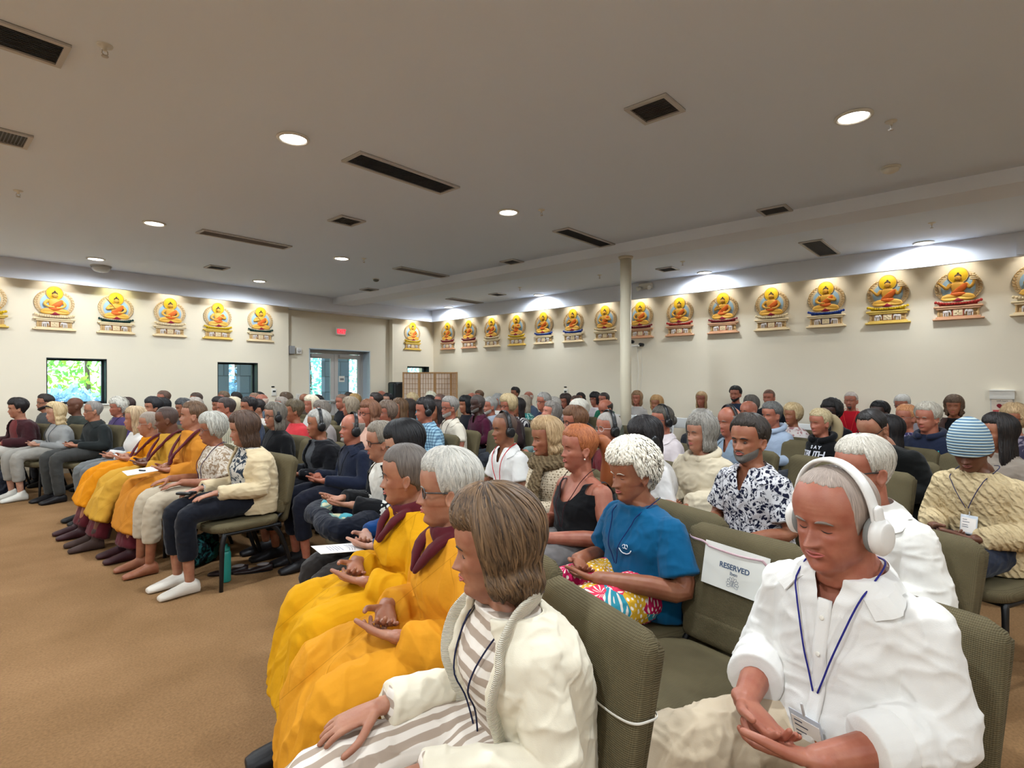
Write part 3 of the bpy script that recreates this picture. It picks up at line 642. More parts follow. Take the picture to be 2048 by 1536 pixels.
# local frame: sitter faces -Y, origin on the floor under the sitter's hips
def chair_proto():
    t = thing('church_chair', (0, 0, 0), cat='chair')
    # seat: rounded front, slightly dished
    g = G(); R = []
    for z, k in ((.395, .93), (.40, .985), (.425, 1.0), (.437, 1.0), (.448, .97), (.455, .9), (.458, .6), (.456, .2)):
        a = np.linspace(0, 2 * PI, 48, endpoint=False); e = .42
        R.append(np.c_[.255 * k * np.sign(np.cos(a)) * np.abs(np.cos(a)) ** e, -.135 + .255 * k * np.sign(np.sin(a)) * np.abs(np.sin(a)) ** e, np.full(48, z)])
    rings(g, R); obj('seat', g, M_olive, t)
    # back cushion (front pad and rear shell), tilted
    def slab(z0, z1, y0, th, w0, w1, rr, M):
        g = G(); R = []; n = 18
        for i in range(n):
            f = i / (n - 1); z = z0 + (z1 - z0) * f; e = min(f, 1 - f) * (z1 - z0)
            k = math.sqrt(max(0, 1 - max(0, 1 - e / rr) ** 2)); w = (w0 + (w1 - w0) * f); yc = y0 + .18 * (z - .5)
            a = np.linspace(0, 2 * PI, 40, endpoint=False); kx = 1 - (1 - k) * rr / w; ky = max(.15, k)
            R.append(np.c_[w * kx * np.sign(np.cos(a)) * np.abs(np.cos(a)) ** .35, yc + th * ky * np.sign(np.sin(a)) * np.abs(np.sin(a)) ** .6, np.full(40, z)])
        return rings(g, R)
    obj('backrest', slab(.50, .885, .150, .036, .232, .236, .045, None), M_olive, t)
    obj('lower_pad', slab(.45, .57, .140, .030, .21, .22, .03, None), M_olive, t)
    obj('back_shell', slab(.38, .872, .172, .026, .22, .238, .04, None), M_oliveb, t)
    g = G()
    for s in (-1, 1):
        tube(g, [(s * .235, .09, .385), (s * .238, -.1, .385), (s * .235, -.30, .385)], .013, 8)
    tube(g, [(-.235, -.30, .385), (.235, -.30, .385)], .013, 8); tube(g, [(-.235, .08, .385), (.235, .08, .385)], .013, 8)
    for s in (-1, 1): tube(g, [(s * .19, .06, .40), (s * .19, .17, .50), (s * .19, .22, .70)], .012, 8, sub=3)
    obj('seat_frame', g, M_black, t)
    for s in (-1, 1):
        g = G(); tube(g, [(s * .23, -.30, .39), (s * .243, -.325, .30), (s * .25, -.335, .0)], [(.016, .02), (.014, .017), (.013, .013)], 10, sub=3, cap=.1); obj('leg', g, M_black, t)
        g = G(); tube(g, [(s * .23, .04, .39), (s * .24, .10, .30), (s * .25, .20, .0)], [(.016, .02), (.014, .017), (.013, .013)], 10, sub=3, cap=.1); obj('leg', g, M_black, t)
    return t
CH0 = chair_proto(); _ch_used = [False]
def put_chair(x, y, rz, label, group='olive upholstered chairs'):
    c = CH0 if not _ch_used[0] else copy_tree(CH0); _ch_used[0] = True
    c.location = (x - math.sin(rz) * .045, y + math.cos(rz) * .045, 0); c.rotation_euler = (0, 0, rz); tag(c, label, 'chair', group); return c
def fold_proto():
    t = thing('folding_chair', (0, 0, 0), cat='chair'); M = mat('white_plastic', (228, 228, 226), .35)
    g = G(); rbox(g, 0, -.13, .45, .42, .40, .025, .012); obj('seat', g, M, t)
    g = G(); rbox(g, 0, .15, .78, .42, .025, .17, .012, M=Matrix.Rotation(math.radians(0), 4, 'X')); obj('backrest', g, M, t)
    for s in (-1, 1):
        g = G(); tube(g, [(s * .215, .17, .86), (s * .215, .12, .6), (s * .215, -.33, 0)], .012, 8); obj('leg', g, M, t)
        g = G(); tube(g, [(s * .2, -.1, .44), (s * .2, .16, 0)], .012, 8); obj('leg', g, M, t)
    return t
FO0 = fold_proto(); _fo_used = [False]
def put_fold(x, y, rz, label):
    c = FO0 if not _fo_used[0] else copy_tree(FO0); _fo_used[0] = True
    c.location = (x, y, 0); c.rotation_euler = (0, 0, rz); tag(c, label, 'chair', 'white folding chairs'); return c

# ================================================================= PEOPLE
def fuse(g, voxel, name='m', smooth=2, disp=None, cut=None):
    """join overlapping closed pieces into one continuous skin"""
    me = bpy.data.meshes.new(name); me.from_pydata(g.arr().tolist(), [], g.f)
    o = bpy.data.objects.new(name + '_raw', me); TMP.collection.objects.link(o)
    r = o.modifiers.new('r', 'REMESH'); r.mode = 'VOXEL'; r.voxel_size = voxel; r.adaptivity = 0
    if smooth: s = o.modifiers.new('s', 'SMOOTH'); s.iterations = smooth; s.factor = .6
    with bpy.context.temp_override(scene=TMP, view_layer=TMP.view_layers[0]):
        dg = bpy.context.evaluated_depsgraph_get(); out = bpy.data.meshes.new_from_object(o.evaluated_get(dg), depsgraph=dg)
    bpy.data.objects.remove(o); bpy.data.meshes.remove(me)
    out.name = name
    if disp is not None:
        n = len(out.vertices); P = np.empty(n * 3, np.float32); Nn = np.empty(n * 3, np.float32)
        out.vertices.foreach_get('co', P); out.vertices.foreach_get('normal', Nn); P = P.reshape(-1, 3).astype(float); Nn = Nn.reshape(-1, 3)
        P2 = P + Nn * disp(P, Nn)[:, None]; out.vertices.foreach_set('co', P2.astype(np.float32).ravel())
    if cut is not None:
        n = len(out.vertices); P = np.empty(n * 3, np.float32); out.vertices.foreach_get('co', P); P = P.reshape(-1, 3); rm = cut(P)
        if rm.any():
            bm = bmesh.new(); bm.from_mesh(out); bm.verts.ensure_lookup_table(); bmesh.ops.delete(bm, geom=[bm.verts[i] for i in np.nonzero(rm)[0]], context='VERTS'); 
            bv = [v for v in bm.verts if v.is_boundary]
            for it in range(6):
                nw = {}
                for v in bv:
                    nb = [e.other_vert(v) for e in v.link_edges if e.is_boundary]
                    if len(nb) == 2: nw[v] = (v.co * 2 + nb[0].co + nb[1].co) / 4
                for v, c_ in nw.items(): v.co = c_
            bm.to_mesh(out); bm.free()
    out.polygons.foreach_set('use_smooth', np.ones(len(out.polygons), bool)); out.update(); return out
def folds(amp, seed, f=30, vert=False, hang=0):
    def d(P, Nn):
        Q = P * (1, 1, .45) if vert else P * (1, 1, 1.25)
        a = npnoise(Q, f, seed, 2); b = npnoise(Q + .08 * np.c_[npnoise(P, 6, seed + 3, 1), npnoise(P, 6, seed + 4, 1), npnoise(P, 6, seed + 5, 1)], f * 1.9, seed + 9, 1)
        r = 1 - np.abs(a) * 2.2; r2 = 1 - np.abs(b) * 2.4
        return amp * (np.clip(r, -.6, 1) * .6 + np.clip(r2, -.5, 1) * .4)
    return d

# ---- head
ZK = np.array([-.02, 0, .012, .03, .05, .07, .09, .11, .13, .15]); HEADTOP = .238
FK = np.array([.045, .067, .078, .078, .081, .083, .082, .081, .089, .091])
BK = np.array([.0, .01, .02, .04, .055, .07, .083, .094, .100, .103])
WK = np.array([.020, .031, .042, .054, .061, .065, .069, .072, .075, .077])
_zd = np.linspace(-.02, .15, 120)
def _sm(K):
    y = np.interp(_zd, ZK, K); k = np.hanning(13); k /= k.sum(); yp = np.pad(y, 6, mode='edge'); return np.convolve(yp, k, 'valid')
_F, _B, _W = _sm(FK), _sm(BK), _sm(WK)
def head_base(th, z, P):
    """theta 0 = face, + = person's left; returns x, y, z"""
    top = np.sqrt(np.clip(1 - ((z - .15) / (HEADTOP - .15)) ** 2, 0, 1)); up = z > .15
    w = np.where(up, _W[-1] * top ** .95, np.interp(z, _zd, _W)) * P['hw'] * np.where(z < .07, 1 + (P['jaw'] - 1) * np.clip((.09 - z) / .05, 0, 1), 1)
    f = np.where(up, _F[-1] * top ** .9, np.interp(z, _zd, _F)); b = np.where(up, _B[-1] * top ** 1.0, np.interp(z, _zd, _B))
    s, c = np.sin(th), np.cos(th); box = 1 + .055 * np.sin(2 * th) ** 2 * np.where(z < .15, 1, top)
    return w * s * box, np.where(c > 0, -f * c, -b * c) * box, z
def face_relief(x, z, P):
    """how far the features stand out of the face, forward"""
    ga = lambda x0, z0, sx, sz: np.exp(-((x - x0) / sx) ** 2 - ((z - z0) / sz) ** 2); ax = np.abs(x); gb = lambda x0, z0, sx, sz: np.exp(-((ax - x0) / sx) ** 2 - ((z - z0) / sz) ** 2)
    n = P['nose']; t = np.clip((.118 - z) / .042, 0, 1); ridge = (.006 + .022 * t ** 1.2) * n * np.clip((z - .0665) / .007, 0, 1) * np.clip((.128 - z) / .012, 0, 1)
    d = ridge * np.exp(-(x / (.0075 + .004 * t)) ** 2) + .010 * gb(.0135, .0745, .007, .007) * n
    d = d - .0125 * gb(.029, .112, .017, .012) + .0085 * gb(.031, .110, .0125, .0075) + .0045 * gb(.027, .130, .020, .006) * P['brow']
    d = d + .005 * gb(.046, .088, .016, .014) + .006 * ga(0, .053, .024, .016) + .0035 * ga(0, .0565, .017, .004) + .0045 * ga(0, .0455, .015, .0045) - .004 * ga(0, .051, .021, .0016) - .004 * ga(0, .0365, .018, .0045)
    d = d + .007 * ga(0, .016, .020, .014) + P['fat'] * (.006 * gb(.045, .05, .02, .025) + .004 * ga(0, 0, .04, .014))
    d = d - P['age'] * (.0022 * np.exp(-((ax - (.018 + (.075 - z) * .42)) / .0025) ** 2) * np.clip((.078 - z) / .01, 0, 1) * np.clip((z - .035) / .01, 0, 1) + .0018 * gb(.031, .0985, .014, .0022))
    if P['age'] > .5: d = d - .0009 * np.clip(np.sin(z * 2 * PI / .0095), -.2, 1) * np.exp(-((z - .157) / .014) ** 2) * np.exp(-(x / .042) ** 2)
    return d
def head_pt(th, z, P, off=0.0):
    th = np.asarray(th, float); z = np.asarray(z, float) + 0 * th; x, y, zz = head_base(th, z, P); c = np.cos(th)
    wt = np.clip(c * 2.2, 0, 1); y = y - face_relief(x, z, P) * wt
    r = np.stack([x, y + .01, zz - 0], -1)
    if np.any(off):
        n = np.stack([x, y * .8, (zz - .12) * np.where(zz > .12, .9, .15)], -1); r = r + nrm(n) * np.asarray(off)[..., None] if np.ndim(off) else r + nrm(n) * off
    return r
def z_rows(n, z0=-.018, z1=HEADTOP - .0006):
    a = np.linspace(z0, .15, int(n * .68), endpoint=False); q = np.linspace(0, PI / 2 * .985, n - len(a)); return np.r_[a, .15 + (z1 - .15) * np.sin(q)]
def add_head(g, P, na, nr, X):
    base = np.linspace(-PI, PI, na, endpoint=False); th = base - .45 * np.sin(base)      # more columns on the face
    Rr = [X(head_pt(th, np.full(na, z), P)) for z in z_rows(nr)]
    rings(g, Rr)
    for s in (-1, 1):     # ears
        c = np.array((s * (.073 * P['hw'] + .003), .012, .097)); k = P['ear']
        E = np.array([[.45 * s, .89, 0], [-.1 * s, .05, 0], [0, 0, 1.]])
        a = np.linspace(0, 2 * PI, 16, endpoint=False); V0 = np.c_[np.zeros(16), np.cos(a) * .015 * k, np.sin(a) * .029 * k * (1 + .06 * np.cos(a))]
        rot = np.array([[1, 0, 0], [0, .97, .24], [0, -.24, .97]])
        R2 = []
        for off, sc in ((-.002, .8), (0.004, 1), (.010, 1.03), (.013, .92), (.010, .7), (.006, .35)):
            V = V0 * (1, sc, sc); V = V @ rot.T; V[:, 0] += s * off + V[:, 1] * .55 * s; R2.append(X(V + c))
        rings(g, R2)
        tube(g, X(np.array([c + (s * .002, -.004, -.02), c + (s * .003, -.003, -.031)])), .006, 8)
def face_strip(g, P, X, pts, r, off=.0, n=6):
    """thin tube lying on the face; pts = (theta, z)"""
    q = catmull(np.array(pts, float), 5); V = head_pt(q[:, 0], q[:, 1], P, off); k = np.sin(np.linspace(.12, PI - .12, len(q))) ** .6
    tube(g, X(V), np.c_[r[0] * k, r[1] * k], n, ref=(0, -1, 0), cap=.3)

# ---- hair. theta columns, s rows from crown to lower edge
HS = {  # thick, side length z, back length z, face half-angle, front hairline z, strand, curl, top z
    'buzz': dict(t=.004, side=.085, back=.045, fa=72, fr=.186, st=.0004), 'short': dict(t=.013, side=.085, back=.035, fa=70, fr=.188, st=.0018),
    'neat': dict(t=.017, side=.10, back=.045, fa=70, fr=.190, st=.0016), 'crop': dict(t=.026, side=.055, back=.02, fa=68, fr=.170, st=.003, curl=.002),
    'pixie': dict(t=.022, side=.075, back=.03, fa=68, fr=.172, st=.0028), 'bob': dict(t=.026, side=-.015, back=-.03, fa=72, fr=.176, st=.0022, flare=.35, tuck=1.1),
    'bangs': dict(t=.024, side=-.01, back=-.03, fa=66, fr=.146, st=.002, flare=.08), 'long': dict(t=.022, side=-.13, back=-.19, fa=70, fr=.18, st=.0024, flare=.15, tuck=.3),
    'wavy': dict(t=.028, side=-.06, back=-.09, fa=72, fr=.176, st=.003, flare=.25, wave=.007), 'mid': dict(t=.024, side=-.05, back=-.07, fa=70, fr=.178, st=.0024, flare=.2, tuck=.7),
    'curly': dict(t=.030, side=.088, back=.02, fa=69, fr=.166, st=.001, curl=.0085), 'afro': dict(t=.040, side=.07, back=.03, fa=70, fr=.165, st=.001, curl=.006),
    'tied': dict(t=.009, side=.08, back=.03, fa=70, fr=.186, st=.0016), 'horseshoe': dict(t=.008, side=.085, back=.04, fa=76, fr=.19, st=.0012, bald=.168),
    'receding': dict(t=.012, side=.085, back=.04, fa=74, fr=.208, st=.0016), 'comb': dict(t=.020, side=.08, back=.02, fa=70, fr=.196, st=.002)}
def add_hair(g, P, style, X, res, seed, L=None, nstr=0):
    H = dict(HS[style]); H.update(L or {}); na = int(72 * res); ns = int(30 * res); rr = np.random.RandomState(seed)
    sm = lambda a, b, x: np.clip((x - a) / (b - a), 0, 1) ** 2 * (3 - 2 * np.clip((x - a) / (b - a), 0, 1))
    zt = HEADTOP - .0005; bald = H.get('bald'); low = H['side'] < .05; hold = .075
    jf = [(f_, rr.uniform(0, 6)) for f_ in (7, 13, 23, 37)]; sf = [(rr.randint(14, 46), rr.uniform(0, 6)) for q in range(5)]
    def ev(th, s, lift=0.):
        th = np.asarray(th, float); s = np.asarray(s, float) + 0 * th; thw = (th + PI) % (2 * PI) - PI; ad = np.degrees(np.abs(thw))
        k = sm(H['fa'] - 9, H['fa'] + 9, ad); zb = H['fr'] * (1 - k) + H['side'] * k; k2 = sm(100, 150, ad); zb = zb * (1 - k2) + H['back'] * k2
        zb = zb + .006 * np.sin(ad / H['fa'] * PI * .5) * (1 - k) * (-1 if H['fr'] > .18 else .3)
        if H['side'] > .05: zb = zb + .03 * np.exp(-((ad - 84) / 11) ** 2) * (1 if H['side'] > .07 else .3)
        jag = sum(np.sin(th * f_ + p_) for f_, p_ in jf) * .25; zb = zb + jag * (.010 if low else .003) * k + jag * .004 * (1 - k)
        zb_mid = lambda z_: z_
        lo = np.minimum(zb, .15); arc_top = .085 * 1.25; tot = arc_top + (.15 - lo); hi = zb > .15
        if bald: z = bald + (zb - bald) * s; z = np.where(zb > bald - .004, bald, z)
        else:
            a_end = np.where(hi, np.arccos(np.clip((zb - .15) / (zt - .15), -1, 1)) / (PI / 2), 1); fr = np.where(hi, 1, arc_top / tot)
            u = np.minimum(s / fr, 1) * a_end; z = .15 + (zt - .15) * np.cos(u * PI / 2); z = np.where(s > fr, .15 - (s - fr) / np.maximum(1 - fr, 1e-6) * (.15 - lo), z)
        zz = np.maximum(z, hold if low else -.015); x, y, _ = head_base(th, zz, P); core = np.stack([x, y + .01, zz], -1)
        n = nrm(np.stack([core[..., 0], core[..., 1] * .9, (zz - .11) * np.where(zz > .13, 1.0, .0)], -1)); drop = np.where(z < hold, hold - z, 0) if low else 0 * z
        edge = np.sqrt(np.clip(1 - s ** 6, 0, 1)) if not bald else np.sqrt(np.clip(1 - abs(2 * s - 1) ** 4, 0, 1))
        frn = np.where(ad < H['fa'], .55 + .45 * (1 - s ** 3), 1); tk = H['t'] * edge * frn * (1 - (.62 if H['side'] > .06 and style not in ('curly', 'afro', 'buzz') else 0) * np.clip((.15 - zb_mid(z)) / .06, 0, 1) * (ad > 60))
        if bald: tk = tk * sm(H['fa'], H['fa'] + 20, ad)
        strand = sum(np.sin(th * f_ + p_) for f_, p_ in sf) / 2.4; tk = tk + strand * H['st'] * (.3 + .7 * s) * (edge > .2)
        if H.get('wave'): tk = tk + H['wave'] * np.sin(z * 95 + th * 2 + 1.5 * np.sin(th * 5)) * np.clip((.14 - z) / .06, 0, 1) * (ad > 45)
        if H.get('part'): tk = tk - .010 * np.exp(-((core[..., 0] - .02) / .006) ** 2) * (z > .19) * (core[..., 1] < .02)
        q = drop / .12; bul = 1 + H.get('flare', 0) * (q * 1.1 - q ** 2 * H.get('tuck', .6))
        def outp(t_):
            o = core + n * t_[..., None]; o[..., 0] *= bul; o[..., 1] = (o[..., 1] - .01) * (1 + (bul - 1) * .6) + .01; o[..., 2] -= drop * .98; return o
        return outp(tk), outp(tk + lift) if np.any(lift) else None, core, n, drop, edge
    th = np.linspace(-PI, PI, na, endpoint=False); S = np.linspace(0, 1, ns); rows_o = []; rows_i = []
    for s in S:
        o, _, core, n, drop, edge = ev(th, s)
        if H.get('curl'): o = o + n * (npnoise(o, 270 if style == 'curly' else 160, seed + 1, 2) * H['curl'] * edge)[:, None]
        i_ = core - n * .004; i_[:, 2] = i_[:, 2] - drop * .98; i_ = np.where((drop > .001)[:, None], o - n * .020, i_)
        rows_o.append(X(o)); rows_i.append(X(i_))
    R_ = rows_o + rows_i[::-1]; k = len(R_); o0 = g.n; rings(g, np.array(R_), close=True)
    if g.uv is None: g.uv = []
    g.uv.append((o0, np.c_[np.tile(np.linspace(0, 1, na), k), np.repeat(np.r_[S, S[::-1]], na)]))
    if nstr:
        K = 14; N = nstr; curly = style == 'curly'; t0 = rr.uniform(-PI, PI, N); u = np.linspace(0, 1, K)[None]
        s0 = (rr.uniform(0, .80, N) if not curly else rr.uniform(.0, .9, N))[:, None]; ln = (rr.uniform(.30, .65, N) if not curly else rr.uniform(.10, .2, N))[:, None]; s1 = np.minimum(s0 + ln, rr.uniform(.93, 1.0, N)[:, None]); ss = s0 + (s1 - s0) * u
        dr = rr.normal(0, .10, N)[:, None] + H.get('sweep', 0) * np.sign(np.sin(t0))[:, None]; tt = t0[:, None] + dr * u + .03 * np.sin(u * 7 + rr.uniform(0, 6, (N, 1)))
        lift = (.0006 + rr.uniform(0, H['t'] * .16, N)[:, None]) * np.sin(u * PI * .85 + .3) + .0004
        if curly: lift = lift + .004
        o, ol, core, n, drop, edge = ev(tt, ss, lift); C = ol.copy()
        if curly:
            ph = u * rr.uniform(7, 12, (N, 1)) + rr.uniform(0, 6, (N, 1)); C = C + n * (.006 * np.sin(ph))[..., None]; C[..., 0] += .009 * np.cos(ph) * np.abs(n[..., 1] + .3); C[..., 2] += .009 * np.cos(ph + 1)
        T = np.gradient(C, axis=1); T = nrm(T); sd = nrm(np.cross(T, n)); w = (rr.uniform(.0013, .0036, N)[:, None] * (1.0 if not curly else 1.5) * (np.sin(np.clip(u * .93 + .07, 0, 1) * PI) ** .5))[..., None] * max(1, 1.6 if nstr < 500 else 1)
        V = np.stack([C - sd * w - n * .0016, C + n * w * .35, C + sd * w - n * .0016], 2); o1 = g.n; V = X(V.reshape(-1, 3)); idx = np.arange(N * K * 3).reshape(N, K, 3); F_ = []
        for a_ in (0, 1): F_.append(np.stack([idx[:, :-1, a_], idx[:, :-1, a_ + 1], idx[:, 1:, a_ + 1], idx[:, 1:, a_]], -1).reshape(-1, 4))
        g.add(V, np.concatenate(F_).tolist()); g.uv.append((o1, np.c_[np.repeat(rr.uniform(0, 1, N), K * 3), np.tile(np.repeat(np.linspace(0, .5, K), 3), N)]))
def set_uv(me, g):
    if not g.uv: return
    U = np.zeros((g.n, 2))
    for o0, u in g.uv: U[o0:o0 + len(u)] = u
    lay = me.uv_layers.new(name='strand'); idx = np.empty(len(me.loops), np.int32); me.loops.foreach_get('vertex_index', idx); lay.data.foreach_set('uv', U[idx].astype(np.float32).ravel())
def hair_mat(c, c2=None, rough=.5, fine=1.0):
    key = 'hair_%s_%s' % ('_'.join(str(int(v)) for v in c), '_'.join(str(int(v)) for v in (c2 or c)))
    if key in MATS: return MATS[key]
    c2 = c2 or tuple(min(255, v * 1.3 + 8) for v in c)
    m = bpy.data.materials.new(key); m.use_nodes = True; N = NT(m); b = N.n['Principled BSDF']; b.inputs['Roughness'].default_value = rough; b.inputs['Specular IOR Level'].default_value = .35
    uv = N.add('ShaderNodeUVMap', uv_map='strand'); mp = N.add('ShaderNodeMapping'); mp.inputs['Scale'].default_value = (150, 2.2, 1)
    no = N.add('ShaderNodeTexNoise'); no.inputs['Scale'].default_value = 1.6 * fine; no.inputs['Detail'].default_value = 5; no.inputs['Distortion'].default_value = .5
    N.link(uv.outputs[0], mp.inputs[0]); N.link(mp.outputs[0], no.inputs['Vector'])
    cr = N.add('ShaderNodeValToRGB'); e = cr.color_ramp.elements; e[0].position = .34; e[0].color = col(c); e[1].position = .66; e[1].color = col(c2)
    N.link(no.outputs['Fac'], cr.inputs['Fac']); N.link(cr.outputs[0], b.inputs['Base Color'])
    bp = N.add('ShaderNodeBump'); bp.inputs['Strength'].default_value = .7; bp.inputs['Distance'].default_value = .003; N.link(no.outputs['Fac'], bp.inputs['Height']); N.link(bp.outputs[0], b.inputs['Normal'])
    MATS[key] = m; return m
SKIN = {'fair': (165, 116, 91), 'pink': (165, 104, 82), 'tan': (151, 98, 71), 'olive': (141, 94, 68), 'brown': (104, 66, 47), 'dark': (63, 41, 33), 'pale': (183, 141, 119)}
def skin_mat(k):
    n = 'skin_' + k
    if n in MATS: return MATS[n]
    m = bpy.data.materials.new(n); m.use_nodes = True; N = NT(m); b = N.n['Principled BSDF']; b.inputs['Roughness'].default_value = .48; b.inputs['Specular IOR Level'].default_value = .42
    b.inputs['Subsurface Weight'].default_value = .08; b.inputs['Subsurface Radius'].default_value = (.012, .004, .002); b.inputs['Subsurface Scale'].default_value = .5
    tc = N.add('ShaderNodeTexCoord'); no = N.add('ShaderNodeTexNoise'); no.inputs['Scale'].default_value = 22; no.inputs['Detail'].default_value = 5; N.link(tc.outputs['Object'], no.inputs['Vector'])
    cr = N.add('ShaderNodeValToRGB'); e = cr.color_ramp.elements; c = SKIN[k]; e[0].position = .3; e[0].color = col((c[0] * .93, c[1] * .83, c[2] * .80)); e[1].position = .7; e[1].color = col((min(255, c[0] * 1.03), c[1] * 1.04, c[2] * 1.04))
    N.link(no.outputs['Fac'], cr.inputs['Fac']); N.link(cr.outputs[0], b.inputs['Base Color'])
    n2 = N.add('ShaderNodeTexNoise'); n2.inputs['Scale'].default_value = 260; N.link(tc.outputs['Object'], n2.inputs['Vector']); bp = N.add('ShaderNodeBump'); bp.inputs['Strength'].default_value = .25; bp.inputs['Distance'].default_value = .0008
    N.link(n2.outputs['Fac'], bp.inputs['Height']); N.link(bp.outputs[0], b.inputs['Normal']); MATS[n] = m; return m

# ---- cloth materials
def cloth(spec):
    """spec: 'plain R G B' or pattern tuple"""
    if isinstance(spec, tuple) and not isinstance(spec[0], str):
        c = spec; key = 'cloth_%d_%d_%d' % tuple(int(v) for v in c[:3])
        if key in MATS: return MATS[key]
        m = mat(key, c[:3], .85, spec=.12, sheen=.1); N = NT(m); b = N.n['Principled BSDF']; tc = N.add('ShaderNodeTexCoord')
        n1 = N.add('ShaderNodeTexNoise'); n1.inputs['Scale'].default_value = 11; n1.inputs['Detail'].default_value = 3; n1.inputs['Distortion'].default_value = 1.6; n1.noise_type = 'RIDGED_MULTIFRACTAL' if hasattr(n1, 'noise_type') else None
        n2 = N.add('ShaderNodeTexNoise'); n2.inputs['Scale'].default_value = 420; N.link(tc.outputs['Object'], n1.inputs['Vector']); N.link(tc.outputs['Object'], n2.inputs['Vector'])
        b1 = N.add('ShaderNodeBump'); b1.inputs['Strength'].default_value = .35; b1.inputs['Distance'].default_value = .008; N.link(n1.outputs['Fac'], b1.inputs['Height'])
        b2 = N.add('ShaderNodeBump'); b2.inputs['Strength'].default_value = .3; b2.inputs['Distance'].default_value = .001; N.link(n2.outputs['Fac'], b2.inputs['Height']); N.link(b1.outputs[0], b2.inputs['Normal']); N.link(b2.outputs[0], b.inputs['Normal']); return m
    key = 'cloth_' + str(spec)[:50]
    if key in MATS: return MATS[key]
    kind = spec[0]; m = bpy.data.materials.new('cloth_' + kind); m.use_nodes = True; N = NT(m); b = N.n['Principled BSDF']; b.inputs['Roughness'].default_value = .85; b.inputs['Specular IOR Level'].default_value = .12
    tc = N.add('ShaderNodeTexCoord'); A = col(spec[1]); B = col(spec[2])
    def ramp(src, p0, p1, c0, c1):
        r = N.add('ShaderNodeValToRGB'); e = r.color_ramp.elements; e[0].position = p0; e[0].color = c0; e[1].position = p1; e[1].color = c1; N.link(src, r.inputs['Fac']); return r.outputs[0]
    if kind == 'stripes' or kind == 'vstripes':
        w = N.add('ShaderNodeTexWave', wave_type='BANDS', bands_direction='Z' if kind == 'stripes' else 'X'); w.inputs['Scale'].default_value = spec[3]; w.inputs['Distortion'].default_value = .5; w.inputs['Detail Scale'].default_value = 1
        N.link(tc.outputs['Object'], w.inputs['Vector']); N.link(ramp(w.outputs['Fac'], .44, .56, A, B), b.inputs['Base Color'])
    elif kind == 'plaid':
        ws = []
        for d, sc in (('Z', spec[3]), ('X', spec[3]), ('Y', spec[3])):
            w = N.add('ShaderNodeTexWave', wave_type='BANDS', bands_direction=d); w.inputs['Scale'].default_value = sc; w.inputs['Distortion'].default_value = .3; N.link(tc.outputs['Object'], w.inputs['Vector']); ws.append(ramp(w.outputs['Fac'], .55, .8, (1, 1, 1, 1), (.45, .5, .58, 1)))
        mx = N.add('ShaderNodeMix', data_type='RGBA', blend_type='MULTIPLY'); mx.inputs[0].default_value = 1; N.link(ws[0], mx.inputs[6]); N.link(ws[1], mx.inputs[7])
        m2 = N.add('ShaderNodeMix', data_type='RGBA', blend_type='MULTIPLY'); m2.inputs[0].default_value = 1; N.link(mx.outputs[2], m2.inputs[6]); m2.inputs[7].default_value = A; N.link(m2.outputs[2], b.inputs['Base Color'])
    elif kind == 'spots':   # small blotches of B on A
        no = N.add('ShaderNodeTexNoise'); no.inputs['Scale'].default_value = spec[3]; no.inputs['Detail'].default_value = 3; no.inputs['Distortion'].default_value = 1.5
        N.link(tc.outputs['Object'], no.inputs['Vector']); N.link(ramp(no.outputs['Fac'], .50, .56, A, B), b.inputs['Base Color'])
    elif kind == 'paisley':
        no = N.add('ShaderNodeTexNoise'); no.inputs['Scale'].default_value = spec[3]; no.inputs['Detail'].default_value = 2.5; no.inputs['Distortion'].default_value = 3.2
        N.link(tc.outputs['Object'], no.inputs['Vector']); a1 = ramp(no.outputs['Fac'], .485, .505, A, B)
        v = N.add('ShaderNodeTexVoronoi', feature='DISTANCE_TO_EDGE'); v.inputs['Scale'].default_value = spec[3] * 1.6; N.link(tc.outputs['Object'], v.inputs['Vector'])
        mx = N.add('ShaderNodeMix', data_type='RGBA'); r2 = ramp(v.outputs['Distance'], .05, .09, (1, 1, 1, 1), (0, 0, 0, 1)); mt = N.add('ShaderNodeMath', operation='MULTIPLY'); N.link(r2, mt.inputs[0]); mt.inputs[1].default_value = .55
        N.link(mt.outputs[0], mx.inputs[0]); N.link(a1, mx.inputs[6]); mx.inputs[7].default_value = A; N.link(mx.outputs[2], b.inputs['Base Color'])
    elif kind == 'flowers':   # big petalled blossoms in several colours on white
        v = N.add('ShaderNodeTexVoronoi', feature='F1'); v.inputs['Scale'].default_value = spec[3]; v.inputs['Randomness'].default_value = .7; N.link(tc.outputs['Object'], v.inputs['Vector'])
        sub = N.add('ShaderNodeVectorMath', operation='SUBTRACT'); sc = N.add('ShaderNodeVectorMath', operation='SCALE'); sc.inputs['Scale'].default_value = 1.0
        N.link(tc.outputs['Object'], sub.inputs[0]); N.link(v.outputs['Position'], sub.inputs[1])
        sx = N.add('ShaderNodeSeparateXYZ'); N.link(sub.outputs[0], sx.inputs[0])
        at = N.add('ShaderNodeMath', operation='ARCTAN2'); N.link(sx.outputs['Y'], at.inputs[0]); N.link(sx.outputs['X'], at.inputs[1])
        mu = N.add('ShaderNodeMath', operation='MULTIPLY'); mu.inputs[1].default_value = 11; N.link(at.outputs[0], mu.inputs[0]); sn = N.add('ShaderNodeMath', operation='SINE'); N.link(mu.outputs[0], sn.inputs[0])
        dd = N.add('ShaderNodeMath', operation='MULTIPLY'); dd.inputs[1].default_value = 26; N.link(v.outputs['Distance'], dd.inputs[0]); s2 = N.add('ShaderNodeMath', operation='SINE'); N.link(dd.outputs[0], s2.inputs[0])
        ad = N.add('ShaderNodeMath', operation='MULTIPLY'); N.link(sn.outputs[0], ad.inputs[0]); N.link(s2.outputs[0], ad.inputs[1])
